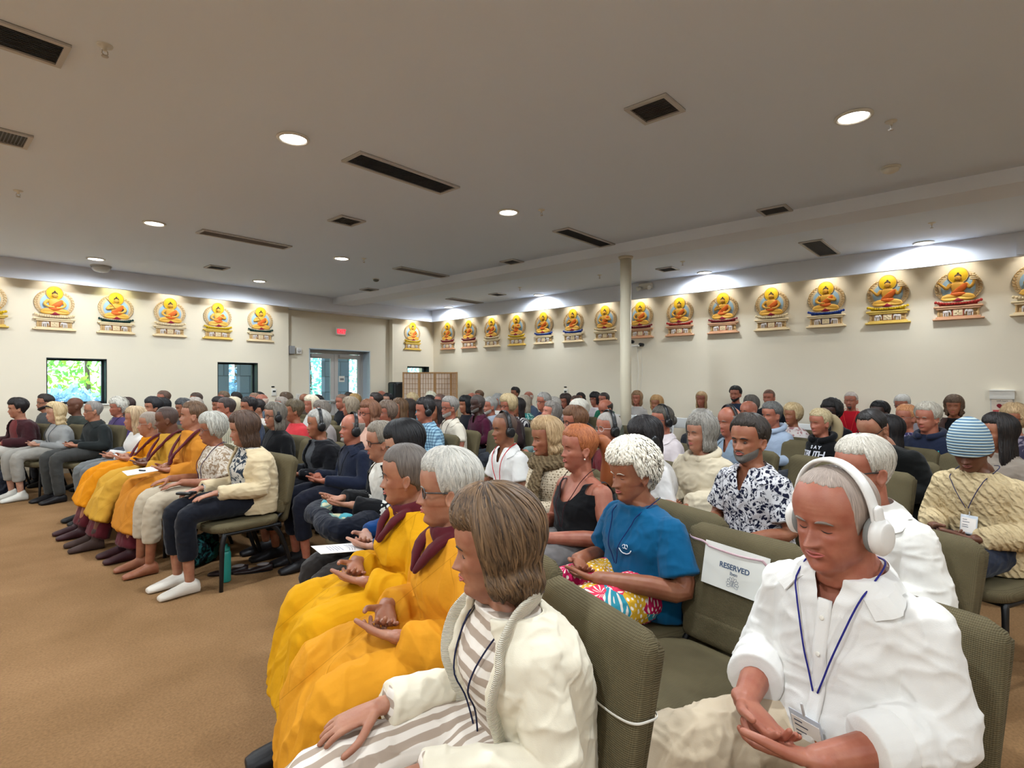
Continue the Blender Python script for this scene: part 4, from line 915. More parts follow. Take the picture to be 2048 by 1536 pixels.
        pet = ramp(ad.outputs[0], .40, .5, (0, 0, 0, 1), (1, 1, 1, 1))
        sep = N.add('ShaderNodeSeparateColor'); N.link(v.outputs['Color'], sep.inputs[0]); cr = N.add('ShaderNodeValToRGB'); cr.color_ramp.interpolation = 'CONSTANT'; e = cr.color_ramp.elements
        e[0].position = 0; e[0].color = col((196, 30, 88)); e[1].position = .3; e[1].color = col((58, 150, 170))
        for p, c in ((.48, (222, 172, 50)), (.66, (226, 62, 92)), (.84, (72, 96, 56))): q = e.new(p); q.color = col(c)
        N.link(sep.outputs[0], cr.inputs['Fac']); mx = N.add('ShaderNodeMix', data_type='RGBA'); N.link(pet, mx.inputs[0]); N.link(cr.outputs[0], mx.inputs[6]); mx.inputs[7].default_value = col((240, 226, 214)); N.link(mx.outputs[2], b.inputs['Base Color'])
    elif kind == 'holes':   # open crochet knit
        v = N.add('ShaderNodeTexVoronoi', feature='F1'); v.inputs['Scale'].default_value = spec[3]; v.inputs['Randomness'].default_value = .15; N.link(tc.outputs['Object'], v.inputs['Vector'])
        N.link(ramp(v.outputs['Distance'], .22, .34, B, A), b.inputs['Base Color'])
        bp = N.add('ShaderNodeBump'); bp.inputs['Strength'].default_value = .8; bp.inputs['Distance'].default_value = .006; N.link(v.outputs['Distance'], bp.inputs['Height']); N.link(bp.outputs[0], b.inputs['Normal'])
    elif kind in ('knit', 'ribs'):
        v = N.add('ShaderNodeTexWave', wave_type='BANDS', bands_direction='DIAGONAL' if kind == 'knit' else 'Z'); v.inputs['Scale'].default_value = spec[3]; v.inputs['Distortion'].default_value = 4 if kind == 'knit' else .2; v.inputs['Detail Scale'].default_value = 2; N.link(tc.outputs['Object'], v.inputs['Vector'])
        N.link(ramp(v.outputs['Fac'], .2, .8, B, A), b.inputs['Base Color']); bp = N.add('ShaderNodeBump'); bp.inputs['Strength'].default_value = .9; bp.inputs['Distance'].default_value = .008 if kind == 'knit' else .003; N.link(v.outputs['Fac'], bp.inputs['Height']); N.link(bp.outputs[0], b.inputs['Normal'])
    elif kind == 'patches':   # robe sewn of panels: faint alternating squares
        br = N.add('ShaderNodeTexBrick'); br.inputs['Color1'].default_value = A; br.inputs['Color2'].default_value = B; br.inputs['Mortar'].default_value = tuple(c * .8 for c in B[:3]) + (1,); br.inputs['Scale'].default_value = 1; br.inputs['Brick Width'].default_value = .3; br.inputs['Row Height'].default_value = .22; br.inputs['Mortar Size'].default_value = .0012; br.inputs['Mortar Smooth'].default_value = .3
        mp = N.add('ShaderNodeMapping'); mp.inputs['Rotation'].default_value = (1.2, .35, .5); N.link(tc.outputs['Object'], mp.inputs[0]); N.link(mp.outputs[0], br.inputs['Vector']); N.link(br.outputs[0], b.inputs['Base Color'])
        no = N.add('ShaderNodeTexNoise'); no.inputs['Scale'].default_value = 14; no.inputs['Detail'].default_value = 4; N.link(tc.outputs['Object'], no.inputs['Vector']); bp = N.add('ShaderNodeBump'); bp.inputs['Strength'].default_value = .5; bp.inputs['Distance'].default_value = .012; N.link(no.outputs['Fac'], bp.inputs['Height']); N.link(bp.outputs[0], b.inputs['Normal'])
    MATS[key] = m; return m

def torso_profile(P, grow=0.0, top=True):
    zs = P['zs']; z0 = .475; Lh = zs - z0; w = P['bw']; be = P['belly']; bu = P['bust']
    K = [(-.02, .175 * w, .13, .125, .03), (.12, .178 * w, .135 + be * .7, .12, .04), (.33, .163 * w + be * .4, .118 + be, .105, .05), (.52, .162 * w + be * .25, .115 + be * .6 + bu * .6, .105, .05),
         (.70, .172 * w, .118 + be * .25 + bu, .108, .045), (.85, .178 * w, .105 + bu * .3, .10, .04), (.94, .158 * w, .084, .087, .035), (1.0, .118 * w, .066, .072, .03), (1.06, .082, .055, .058, .022), (1.12, .060, .052, .054, .015)]
    sl = P['slouch']; return [(z0 + f * Lh, rx + grow, yf + grow, yb + grow, cy + .02 - sl * max(0, f - .5) ** 1.2 * .25) for f, rx, yf, yb, cy in K]
def add_torso(g, prof, n=36, gap=0, thick=.012, upto=None):
    pr = catmull(np.array(prof), 4); R = []
    for z, rx, yf, yb, cy in pr:
        if upto is not None and z > upto: continue
        if not gap:
            a = np.linspace(0, 2 * PI, n, endpoint=False); c, s = np.cos(a), np.sin(a); e = .88
            x = rx * np.sign(c) * np.abs(c) ** e; y = np.where(s > 0, yb, yf) * np.sign(s) * np.abs(s) ** e; R.append(np.c_[x, cy + y, np.full(n, z)])
        else:   # open at the front: a C-shaped shell
            gp = math.radians(gap); a = np.linspace(-PI / 2 + gp, 1.5 * PI - gp, n); c, s = np.cos(a), np.sin(a); e = .88
            x = rx * np.sign(c) * np.abs(c) ** e; y = np.where(s > 0, yb, yf) * np.sign(s) * np.abs(s) ** e
            k = 1 - thick / max(rx, .03); o = np.c_[x, cy + y, np.full(n, z)]; i = np.c_[x * k, cy + y * (1 - thick / max(yf, .03)), np.full(n, z)]; R.append(np.vstack([o, i[::-1]]))
    return rings(g, R)
def surf_pt(pr, a, z, off=0.):
    zz, rx, yf, yb, cy = pr[np.argmin(np.abs(pr[:, 0] - z))]; c, s = math.cos(a), math.sin(a); e = .88
    x = rx * math.copysign(abs(c) ** e, c); y = (yb if s > 0 else yf) * math.copysign(abs(s) ** e, s); k = 1 + off / max(.03, math.hypot(x, y)); return np.array((x * k, cy + y * k, z))
def arm_joints(P):
    zs = P['zs']; w = P['bw']; out = []
    for s in (-1, 1):
        sh = np.array((s * (.150 * w), .040 - P['slouch'] * .06, zs - .058)); h = P['hands']
        el = np.array((s * (.188 * w + .03 + P['elb'] + P['belly'] * .35), .015 - P['belly'] * .2, zs - .262))
        wz = .668 + P['belly'] * .05
        if h == 'clasp': wr = np.array((s * .098, -.205 - P['belly'] * P['wf'] - (.03 if s > 0 else 0), wz + (.012 if s < 0 else -.004))); d = nrm((-s * .93, -.30, -.16)); pn = (0, .35, 1.)
        elif h == 'knees': wr = np.array((s * .135, -.27 - P['belly'] * .4, .668)); d = nrm((-s * .05, -.97, -.16)); pn = (0, 0, -1.)
        elif h == 'up': wr = np.array((s * .12, -.24 - P['belly'] * .5, .680)); d = nrm((-s * .5, -.8, .05)); pn = (0, .2, 1.)
        else: wr = np.array((s * .07, -.20, .67)); d = nrm((-s * .8, -.5, 0)); pn = (0, 0, 1.)
        if el[2] - wr[2] < -.06: el[2] = wr[2] - .06 + .0
        
        if P.get('lift'): wr[2] += P['lift']; wr[1] += .02
        out.append((sh, el, wr, d, np.array(pn), s))
    return out
def add_hand(g, wr, d, pn, s, k, thin):
    d = nrm(d); n = nrm(np.array(pn) - d * (np.array(pn) @ d)); u = np.cross(d, n)      # u across the palm
    # thumb side: toward the body midline for palms up, flips for palms down
    th = u if (u[2] * 0 + u @ np.array((s * 1.0, -.35, .25))) * (1 if pn[2] > 0 else -1) > 0 else -u
    if pn[2] < 0: th = u if u @ np.array((-s, 0, 0)) > 0 else -u
    tube(g, [wr - d * .015, wr + d * .02, wr + d * .055, wr + d * .088], [(.026 * k, .019 * k), (.033 * k, .017 * k), (.040 * k, .0145 * k), (.038 * k, .011 * k)], 14, sub=2, ref=u)
    for i, (L, r) in enumerate(((.062, .0083), (.073, .0088), (.079, .0090), (.071, .0087))):
        off = (-1.5 + i) * .0193 * k; sp = (-1.5 + i) * .06; b = wr + d * (.084 - abs(i - 2) * .004) * k + th * off; dd = nrm(d + th * sp); p = [b]; cu = .38 + .08 * ((i * 7) % 3) if pn[2] > 0 else .22
        for q, f in enumerate((.46, .30, .24)):
            a = cu * (q + .35); p.append(p[-1] + (dd * math.cos(a) + n * math.sin(a)) * L * f * k)
        tube(g, p, [r * k * 1.04, r * k, r * k * .95, r * k * .8], 9, ref=n)
    b = wr + d * .022 + th * .024 * k; p = [b, b + (d * .6 + th * .62 + n * .2) * .036 * k, b + (d * .98 + th * .86 + n * .38) * .056 * k, b + (d * 1.5 + th * .92 + n * .5) * .062 * k]
    tube(g, p, [.0145 * k, .012 * k, .0105 * k, .0085 * k], 9, sub=2)
def leg_joints(P):
    e = P['ext'] - (.07 if P.get('lift') else 0); kf = -.07 if P.get('lift') else 0; out = []
    for s in (-1, 1):
        sp = P['spread']; out.append([np.array(q) for q in ((s * .085, .02, .56), (s * (.10 + sp * .4), -.18, .558), (s * (.115 + sp), -.43 - kf, .545), (s * (.112 + sp), -.46 - kf - (e + kf * -1) * .25, .46), (s * (.11 + sp), -.44 - e * .6, .28), (s * (.11 + sp), -.42 - e, .10))])
    return out
def add_foot(g, an, k=1, grow=0, toe=0):
    x, y, z = an; S = [(.055, .035, .045, .032), (.03, .040, .052, .045), (-.02, .039, .046, .042), (-.07, .043, .036, .034), (-.12, .047, .028, .026), (-.16, .043, .022, .021), (-.185, .028, .018, .015)]
    R = []
    for dy, rx, hz, cz in S:
        a = np.linspace(0, 2 * PI, 16, endpoint=False); zz = np.maximum(cz + (hz + grow) * np.sin(a), .002); R.append(np.c_[x + (rx * k + grow) * np.cos(a), np.full(16, y + dy * k - grow * (1 if dy < 0 else -1)), zz])
    return rings(g, R)

PID = [0]
def lens_mat():
    m = bpy.data.materials.new('spectacle_lens'); m.use_nodes = True; N = NT(m); N.n.remove(N.n['Principled BSDF'])
    tr = N.add('ShaderNodeBsdfTransparent'); tr.inputs[0].default_value = (.98, .985, .99, 1); gl = N.add('ShaderNodeBsdfGlossy'); gl.inputs['Roughness'].default_value = .03
    mx = N.add('ShaderNodeMixShader'); mx.inputs[0].default_value = .05; N.link(tr.outputs[0], mx.inputs[1]); N.link(gl.outputs[0], mx.inputs[2]); N.link(mx.outputs[0], N.n['Material Output'].inputs['Surface']); return m
M_lens = lens_mat()
def person(S):
    PID[0] += 1; seed = PID[0] * 13 + 5; sp = S; d = sp['d']; near = d < 4.0; vnear = d < 2.6
    P = dict(zc=1.10, bw=1.0, belly=0., bust=0., slouch=.2, hands='clasp', ext=0.0, spread=.0, hw=1., elb=0., wf=.85, jaw=1., nose=1., brow=1., fat=0., age=.6, ear=1., arm=1., leg=1.)
    fem = sp.get('sex') == 'f'
    if fem: P.update(bw=.88, bust=.03, jaw=.92, nose=.85, brow=.4, ear=.9, arm=.85)
    for k in P:
        if k in sp: P[k] = sp[k]
    if sp.get('kind') == 'robe': P['lift'] = .035
    P['zs'] = P['zc'] - sp.get('neck', .172)
    root = thing('person', (sp['x'], sp['y'], 0), sp['rz'], sp['label'], 'person', sp.get('group'))
    vox = min(.0090, max(.0030, .0015 * d)); cvox = min(.017, max(.0052, .0024 * d)); nod = math.radians(sp.get('nod', 0)); yaw = math.radians(sp.get('yaw', 0)); rol = math.radians(sp.get('roll', 0)); hs = sp.get('hs', 1.0)
    piv = np.array((0, -.0 + .02 - P['slouch'] * .1, P['zc'] - .125)); RM = np.array((Matrix.Rotation(yaw, 3, 'Z') @ Matrix.Rotation(rol, 3, 'Y') @ Matrix.Rotation(nod, 3, 'X')))
    base = np.array((0, -.035 - 0, .0))
    def X(V):   # head-local to body-local
        return (np.asarray(V) * hs + base * 0 + (0, -.012, .012)) @ RM.T + piv
    sk = skin_mat(sp.get('skin', 'fair'))
    # ---------------- body: head, neck, trunk, arms, hands, legs, feet in one surface
    g = G()
    res = 1.5 if vnear else (1.15 if near else (.8 if d < 6 else .55))
    add_head(g, P, int(64 * res), int(62 * res), X)
    nk = .050 if fem else .059; nk *= (1 + .25 * P['fat'])
    hb = X(np.array([(0, .028, .045)]))[0]; hm = X(np.array([(0, .018, -.004)]))[0]
    tube(g, [(0, .035, P['zs'] - .03), (0, .030 - P['slouch'] * .03, P['zs'] + .03), hm + (0, .012, -.012), hb], [(nk * 1.35, nk * 1.15), (nk, nk), (nk * .95, nk * .98), (nk * .9, nk * .95)], 18, sub=3)
    core = torso_profile(P, -.012); add_torso(g, core, 28)
    arms = arm_joints(P)
    aw = P['arm']
    for sh, el, wr, dd, pn, s in arms:
        tube(g, [sh, (sh * .55 + el * .45), el, el * .6 + wr * .4 + (0, 0, 0), wr], [.048 * aw, .044 * aw, .036 * aw, .036 * aw, (.025 * aw if aw < 1.2 else .028)], 14, sub=3)
        if d < 7.5: add_hand(g, wr, dd, pn, s, .92 if fem else 1.02, 0)
    feet = sp.get('shoe', 'dark'); legs = [] if sp.get('crossed') else leg_joints(P)
    for J in legs:
        tube(g, J, [.066, .062, .047, .045, .040, .031], 12, sub=2); add_foot(g, J[-1] + (0, 0, 0), .95)
    if sp.get('crossed'):
        for s in (-1, 1):
            tube(g, [(s * .08, .0, .56), (s * .25, -.22, .56), (s * .30, -.34, .565), (s * .12, -.40, .58), (-s * .12, -.36, .60)], [.07, .062, .05, .042, .032], 12, sub=3)
            tube(g, [(-s * .12, -.36, .60), (-s * .17, -.33, .61), (-s * .27, -.31, .63)], [(.036, .03), (.038, .028), (.03, .016)], 12, sub=2)
    obj('body', fuse(g, vox, 'body', 1 if near else 1), sk, root)
    # ---------------- face details
    if d < 13:
        lip = {'dark': (96, 56, 50), 'brown': (130, 72, 62)}.get(sp.get('skin'), (176, 92, 84)); lm = mat('lips_%d' % lip[0], lip, .4, spec=.4)
        g = G(); face_strip(g, P, X, [(-.36, .0508), (-.15, .0550), (0, .0538), (.15, .0550), (.36, .0508)], (.0026, .0034), .0006); face_strip(g, P, X, [(-.33, .0500), (-.15, .0462), (0, .0452), (.15, .0462), (.33, .0500)], (.003, .0038), .0005); obj('lips', g, lm, root)
        lash = mat('lash_dark', (46, 34, 30), .6)
        for s in (-1, 1):
            g = G(); zz = .106; op = sp.get('eyes')
            face_strip(g, P, X, [(s * .23, zz + .002), (s * .32, zz - .0012), (s * .44, zz - .0022), (s * .56, zz + .0005)], (.0011, .0013) if not op else (.0018, .0022), .0006); 
            if op: face_strip(g, P, X, [(s * .25, zz + .005), (s * .34, zz + .007), (s * .46, zz + .0065), (s * .58, zz + .002)], (.0015, .0022), .0004)
            obj('eyelashes', g, lash, root)
            if op:
                g = G(); face_strip(g, P, X, [(s * .34, zz + .002), (s * .40, zz + .0025), (s * .46, zz + .002)], (.0022, .0042), .0003); obj('eye', g, mat('iris_dark', (40, 26, 20), .15, spec=.8), root)
            bc = sp.get('browc') or tuple(v * .8 for v in sp.get('hc', (90, 70, 55)))
            g = G(); zb = .1275; face_strip(g, P, X, [(s * .15, zb - .001), (s * .30, zb + .0035), (s * .46, zb + .0035), (s * .62, zb - .003)], (.0022, .0038 if not fem else .0028), .0006); obj('eyebrow', g, hair_mat(bc), root)
    # ---------------- hair and beard
    hc = sp.get('hc', (90, 70, 55)); hm_ = hair_mat(hc, sp.get('hc2')); st = sp.get('hair', 'short')
    if st != 'none':
        g = G(); add_hair(g, P, {'pony': 'tied', 'bun': 'tied'}.get(st, st), X, 1.8 if vnear else (1.4 if near else (1. if d < 6 else .7)), seed, sp.get('hl'), (0 if st in ('buzz', 'afro', 'horseshoe') else 1500 if vnear else 800 if near else 350 if d < 6.5 else 120))
        if st == 'pony':
            q0 = X(np.array([(0, .10, .15), (0.01, .155, .145), (0.02, .195, .06), (0, .19, -.06), (-.01, .17, -.17)])); tube(g, q0, [(.02, .02), (.040, .036), (.056, .045), (.050, .04), (.012, .012)], 20, sub=4)
            g.uv.append((g.n - 0, np.zeros((0, 2))))
        if st == 'bun': ellipsoid(g, X(np.array([(0, .125, .10)]))[0], (.045, .035, .045), 16, 10)
        me = g.mesh('hair'); set_uv(me, g); obj('hair', me, hm_, root)
    if sp.get('beard'):
        _bc = sp.get('bc', hc); bmat = hair_mat(_bc, tuple(v * 1.1 for v in _bc)); g = G(); full = sp['beard']; n1, n2 = 28, 12; th = np.linspace(-1.45, 1.45, n1); R = []
        for q in np.linspace(0, 1, n2):
            a = np.abs(th) / 1.45; zt_ = .041 + .050 * np.clip(a - .18, 0, 1) ** 1.1 + (.0 if full != 'goatee' else 0); zb_ = -.006 + .040 * a ** 1.6; z = zt_ * (1 - q) + zb_ * q
            if full == 'goatee': z = .040 * (1 - q) + (-.006) * q + 0 * a
            tk = (.006 if full != 'long' else .011) * np.sin(PI * min(.97, q + .05)) ** .5 * np.where(a < .97, 1, .2) * (1 if full != 'goatee' else np.clip(1.2 - a * 3.2, -.8, 1)) - .0006
            R.append(X(head_pt(th, z, P, tk)))
        V = np.array(R); o0 = g.n; F_ = [(i * n1 + j, i * n1 + j + 1, (i + 1) * n1 + j + 1, (i + 1) * n1 + j) for i in range(n2 - 1) for j in range(n1 - 1)]; g.add(V.reshape(-1, 3), F_)
        g.uv = [(o0, np.c_[np.tile(np.linspace(0, .4, n1), n2), np.repeat(np.linspace(0, .3, n2), n1)])]
        me = g.mesh('beard'); set_uv(me, g); obj('beard', me, bmat, root)
        g = G(); face_strip(g, P, X, [(-.42, .052), (-.2, .0605), (0, .0635), (.2, .0605), (.42, .052)], (.0035, .0048), .001); obj('moustache', g, bmat, root)
    elif sp.get('moustache'):
        g = G(); face_strip(g, P, X, [(-.38, .053), (-.2, .0605), (0, .0625), (.2, .0605), (.38, .053)], (.004, .005), .001); obj('moustache', g, hm_, root)
    # ---------------- clothes
    top = sp.get('top', (90, 90, 100)); tm = cloth(top); slv = sp.get('slv', 'long'); gr = sp.get('loose', .012); amp = sp.get('fold', .0045)
    if sp.get('kind') != 'robe':
        g = G(); pr = torso_profile(P, gr); zt = P['zs'] + (.022 if slv != 'tank' else -.015); add_torso(g, pr, 40, upto=zt + .012)
        for sh, el, wr, dd, pn, s in arms:
            aa = .050 * aw + gr * .8; fl = sp.get('flare', 0)
            if slv == 'long': tube(g, [sh, sh * .5 + el * .5, el, el * .5 + wr * .5, wr - dd * .02], [(aa, aa), (aa * .97, aa * .97), (.046 * aw + gr, .046 * aw + gr), (.042 * aw + gr + fl, .042 * aw + gr + fl), (.034 * aw + gr * .8 + fl, .034 * aw + gr * .8 + fl)], 18, sub=3, cap=.12, cap0=1)
            elif slv == 'rolled':
                tube(g, [sh, sh * .5 + el * .5, el, el * .72 + wr * .28], [aa, aa * 1.02, .052 * aw + gr, .050 * aw + gr], 18, sub=3, cap=.12, cap0=1)
                tube(g, [el * .86 + wr * .14, el * .62 + wr * .38], [.054 * aw + gr, .053 * aw + gr], 18, cap=.12)
            elif slv == 'short': tube(g, [sh, sh * .72 + el * .28, sh * .25 + el * .75], [aa, aa * 1.04, aa * 1.04 + .008], 20, sub=3, cap=.08, cap0=1)
            elif slv == 'cap': tube(g, [sh, sh * .75 + el * .25], [aa, aa * .98], 16, cap=.15, cap0=1)
        zz_ = P['zs']; cutf = None
        if sp.get('vneck') or slv == 'tank':
            dpt, wd = (.10, .62) if slv != 'tank' else (.13, 1.0)
            if slv == 'tank': cutf = lambda Q: ((Q[:, 1] < .02) & (np.abs(Q[:, 0]) < .085) & (Q[:, 2] > zz_ - .105 + 9 * Q[:, 0] ** 2)) | ((Q[:, 2] > zz_ - .05) & (np.abs(Q[:, 0]) > .125)) | ((Q[:, 2] > zz_ - .03) & (np.abs(Q[:, 0]) < .08))
            else: cutf = lambda Q: (Q[:, 1] < .0) & (np.abs(Q[:, 0]) < (Q[:, 2] - (zz_ - dpt)) * wd * .42)
        obj('shirt', fuse(g, cvox, 'shirt', 2, folds(amp * (1 if near else .7), seed), cutf), tm, root)
        if sp.get('collar') and d < 8:
            cm = cloth(sp['collarc']) if sp.get('collarc') else tm; zc_ = P['zs'] + .03; g = G(); SP_ = catmull(np.array(pr), 6)
            op = sp.get('vneck', .0)
            for s in (-1, 1):
                V = []; nn = 26
                for i in range(nn):
                    f = i / (nn - 1); a = math.radians(90 - s * f * (150 if op else 168)); ri = nk + .010
                    zi = zc_ + .030 - .026 * f ** 1.5 - op * .012 * f; ao = math.radians(90 - s * f * 150); zo = zc_ - .012 - .012 * f - .050 * max(0, f - .62) / .38
                    so = surf_pt(SP_, ao, zo, .006); so[1] += .0
                    V.append([(ri * math.cos(a), ri * 1.0 * math.sin(a) + .022, zi), ((ri * math.cos(a) * .4 + so[0] * .6) * 1.0, (ri * math.sin(a) + .022) * .4 + so[1] * .6 - .002, (zi + .004) * .45 + zo * .55 + .005), so])
                V = np.array(V); Nn_ = nrm(V[:, 2] * (1, 1, 0) - (0, .02, 0) + (0, 0, .05)) * .003
                R = np.stack([V[:, 0], V[:, 1], V[:, 2], V[:, 2] + Nn_, V[:, 1] + Nn_, V[:, 0] + Nn_ * .5], 1); rings(g, R)
            obj('collar', g, cm, root, smooth=False)
        if sp.get('over'):   # open cardigan or jacket
            g = G(); ov = cloth(sp['over']); pr = torso_profile(P, gr + .023); add_torso(g, pr, 48, gap=sp.get('gap', 24), thick=.014, upto=P['zs'] + .034)
            for sh, el, wr, dd, pn, s in arms:
                aa = .060 * aw + gr; e2 = el if not sp.get('draped') else el
                tube(g, [sh, sh * .5 + el * .5, el, el * .5 + wr * .5, wr * .92 + el * .08], [aa, aa, .056 * aw + gr, .052 * aw + gr, .046 * aw + gr], 18, sub=3, cap=.12, cap0=1)
            obj('cardigan' if fem else 'jacket', fuse(g, max(cvox * .7, .003), 'outer', 2, folds(amp * 1.2, seed + 50)), ov, root)
        if sp.get('scarf'):
            g = G(); a = np.linspace(0, 2 * PI, 26, endpoint=False)
            for k, (rad, zz, th_) in enumerate(((.085, .05, .026), (.10, .015, .030))):
                pth = [((nk + .035) * 1.25 * math.cos(q) * rad / .085, .01 + (nk + .035) * math.sin(q) * rad / .085, P['zs'] + zz + .015 * math.sin(q)) for q in np.r_[a, a[0]]]; tube(g, pth, th_, 12, ref=(0, 0, 1), cap=0.1)
            tube(g, [(.05, -.09, P['zs'] + .01), (.06, -.15, P['zs'] - .12), (.04, -.15, P['zs'] - .25), (.02, -.14, P['zs'] - .34)], [(.04, .02), (.06, .022), (.075, .02), (.085, .015)], 14, sub=4)
            obj('scarf', fuse(g, max(cvox * .7, .003), 'scarf', 1, folds(.006, seed + 3, 60)), cloth(sp['scarf']), root)
        if sp.get('hood'):
            g = G(); a = np.linspace(math.radians(-60), math.radians(240), 22); tube(g, [((.10) * math.cos(q), .02 + .095 * math.sin(q), P['zs'] + .035 + .03 * math.sin(q)) for q in a], .028, 12, ref=(0, 0, 1)); obj('hood', fuse(g, max(cvox * .7, .003), 'hood', 1), tm, root)
    bot = sp.get('bottom', (52, 54, 60))
    if sp.get('kind') == 'robe':
        rc = sp['robe']; mar = sp.get('under', (84, 26, 34)); rm = cloth(rc); g = G(); pr = torso_profile(P, .030); add_torso(g, pr, 44, upto=P['zs'] + .04)
        for sh, el, wr, dd, pn, s in arms:
            w2 = wr * .9 + el * .1
            tube(g, [sh + (0, 0, -.01), sh * .5 + el * .5 + (s * .015, 0, -.01), el + (s * .01, 0, -.02), el * .5 + w2 * .5 + (0, 0, -.03), w2 + (0, .0, -.02)], [.082, .092, .090, .082, .066], 20, sub=3, cap=.15)
        # lap drape falling over the knees
        hem = sp.get('hem', .30)
        tube(g, [(0, .06, .565), (0, -.12, .575), (0, -.28, .57), (0, -.36, .53), (0, -.40 - P['ext'] * .4, .44), (0, -.42 - P['ext'] * .6, hem)], [(.195, .10), (.20, .092), (.205, .08), (.215, .065), (.24, .066), (.275, .075)], 40, sub=4, sq=2.6, cap=.1)
        for s in (-1, 1): tube(g, [(s * .1, -.05, .585), (s * .13, -.35, .57), (s * .135, -.395 - P['ext'] * .3, .50), (s * .14, -.415 - P['ext'] * .5, hem + .04)], [.095, .088, .080, .075], 18, sub=3, cap=.1, cap0=1)
        obj('yellow_robe', fuse(g, cvox, 'robe', 3, folds(.012, seed, 20, vert=True)), rm, root)
        g = G(); tube(g, [(0, .0, .52), (0, -.24, .52), (0, -.34, .46), (0, -.36 - P['ext'] * .5, .3), (0, -.37 - P['ext'] * .8, .10)], [(.17, .07), (.17, .07), (.18, .065), (.18, .065), (.18, .085)], 32, sub=4, sq=2.4, cap=.08)
        obj('maroon_skirt', fuse(g, cvox, 'skirt', 2, folds(.008, seed + 2, 30, vert=True)), cloth(mar), root)
        zs = P['zs']; ps = torso_profile(P, .036); g = G()
        if sp.get('collar_style') == 'band':   # maroon band from both shoulders crossing low on the chest
            for s, e in ((1, -.02), (-1, .02)):
                tube(g, [(s * .03, .10, zs + .055), (s * .085, .055, zs + .062), (s * .12, -.015, zs + .028), (s * .105, -.085, zs - .05), (s * .05, -.155, zs - .15), (e, -.178, zs - .23)], [(.010, .028)] * 6, 12, sub=4, ref=(0, -.3, 1))
        else:
            a = np.linspace(math.radians(-80), math.radians(260), 24)
            tube(g, [((nk + .020) * math.cos(q), .020 + (nk + .020) * math.sin(q), zs + .048 + .022 * math.sin(q)) for q in a], [(.030, .016)] * 24, 14, ref=(0, 0, 1))
            for s in (-1, 1): tube(g, [(s * .062, -.03, zs + .035), (s * .05, -.085, zs - .005), (s * .012, -.125, zs - .075)], [(.026, .014), (.028, .014), (.01, .01)], 12, sub=3)
        obj('maroon_collar', fuse(g, max(cvox * .7, .003), 'collar', 1, folds(.003, seed + 8, 20)), cloth(mar), root)
    elif not sp.get('crossed'):
        g = G(); bm_ = cloth(bot); lw = P['leg']; gg = sp.get('pl', .012); hemz = {'full': .09, 'crop': .24, 'ankle': .14, 'knee': .42}[sp.get('plen', 'full')]
        tube(g, [(0, .07, .56), (0, -.06, .55)], [(.165 * (.5 + P['bw'] * .5), .098), (.17 * (.5 + P['bw'] * .5), .092)], 24)
        for J in leg_joints(P):
            K_ = [J[0], J[1], J[2], J[3], J[4]]; rr_ = [.082 * lw + gg * .5, .074 * lw + gg, .058 * lw + gg, .054 * lw + gg, .046 * lw + gg * 1.4]
            f = (J[4][2] - hemz) / (J[4][2] - J[5][2]); K_.append(J[4] * (1 - f) + J[5] * f); rr_.append(.038 * lw + gg * 1.6)
            tube(g, K_, rr_, 18, sub=3, cap=.1)
        obj('skirt' if sp.get('skirt') else 'trousers', fuse(g, cvox, 'trousers', 2, folds(amp * 1.1, seed + 20, 32)), bm_, root)
    else:
        g = G(); bm_ = cloth(bot); tube(g, [(0, .07, .56), (0, -.06, .55)], [(.17, .1), (.17, .09)], 24)
        for s in (-1, 1): tube(g, [(s * .08, .0, .565), (s * .25, -.22, .57), (s * .31, -.35, .575), (s * .14, -.41, .585), (-s * .06, -.375, .60)], [.092, .085, .070, .060, .046], 18, sub=3)
        obj('trousers', fuse(g, max(cvox * .7, .003), 'trousers', 2, folds(.006, seed + 20, 32)), bm_, root)
        for s in (-1, 1):
            g = G(); tube(g, [(-s * .05, -.378, .60), (-s * .12, -.36, .603), (-s * .17, -.33, .613), (-s * .27, -.305, .633)], [(.042, .038), (.042, .036), (.042, .033), (.033, .02)], 14, sub=2); obj('sock', g, cloth(('stripes', (188, 184, 150), (120, 150, 140), 22)), root)
            g = G(); tube(g, [(-s * .225, -.318, .626), (-s * .275, -.304, .636)], [(.040, .029), (.033, .021)], 14); obj('sock_toe', g, cloth((70, 150, 160)), root)
    if legs and feet not in (None, 'bare') and d < 8.2:
        fc = {'dark': (26, 24, 26), 'white': (214, 210, 200), 'sock': (216, 208, 196), 'brown': (74, 52, 40), 'maroon': (52, 20, 26), 'wsock': (62, 44, 38), 'grey': (130, 128, 126)}[feet]
        for J in legs:
            g = G(); add_foot(g, J[-1], 1.02 if feet in ('sock', 'wsock', 'maroon') else 1.08, .003 if feet in ('sock', 'wsock', 'maroon') else .006)
            if feet in ('wsock', 'maroon', 'brown'): tube(g, [J[-1] + (0, .01, -.03), J[-1] + (0, .01, .05)], .042, 14)
            if feet in ('white', 'grey'): tube(g, [J[-1] + (0, .01, -.04), J[-1] + (0, .01, -.005)], .044, 14)
            obj('sock' if feet in ('sock', 'wsock') else 'shoe', fuse(g, max(cvox * .7, .003), 'shoe', 1), mat('footwear_' + feet, fc, .75 if 'sock' in feet else .5, bump=.2, bscale=200), root)
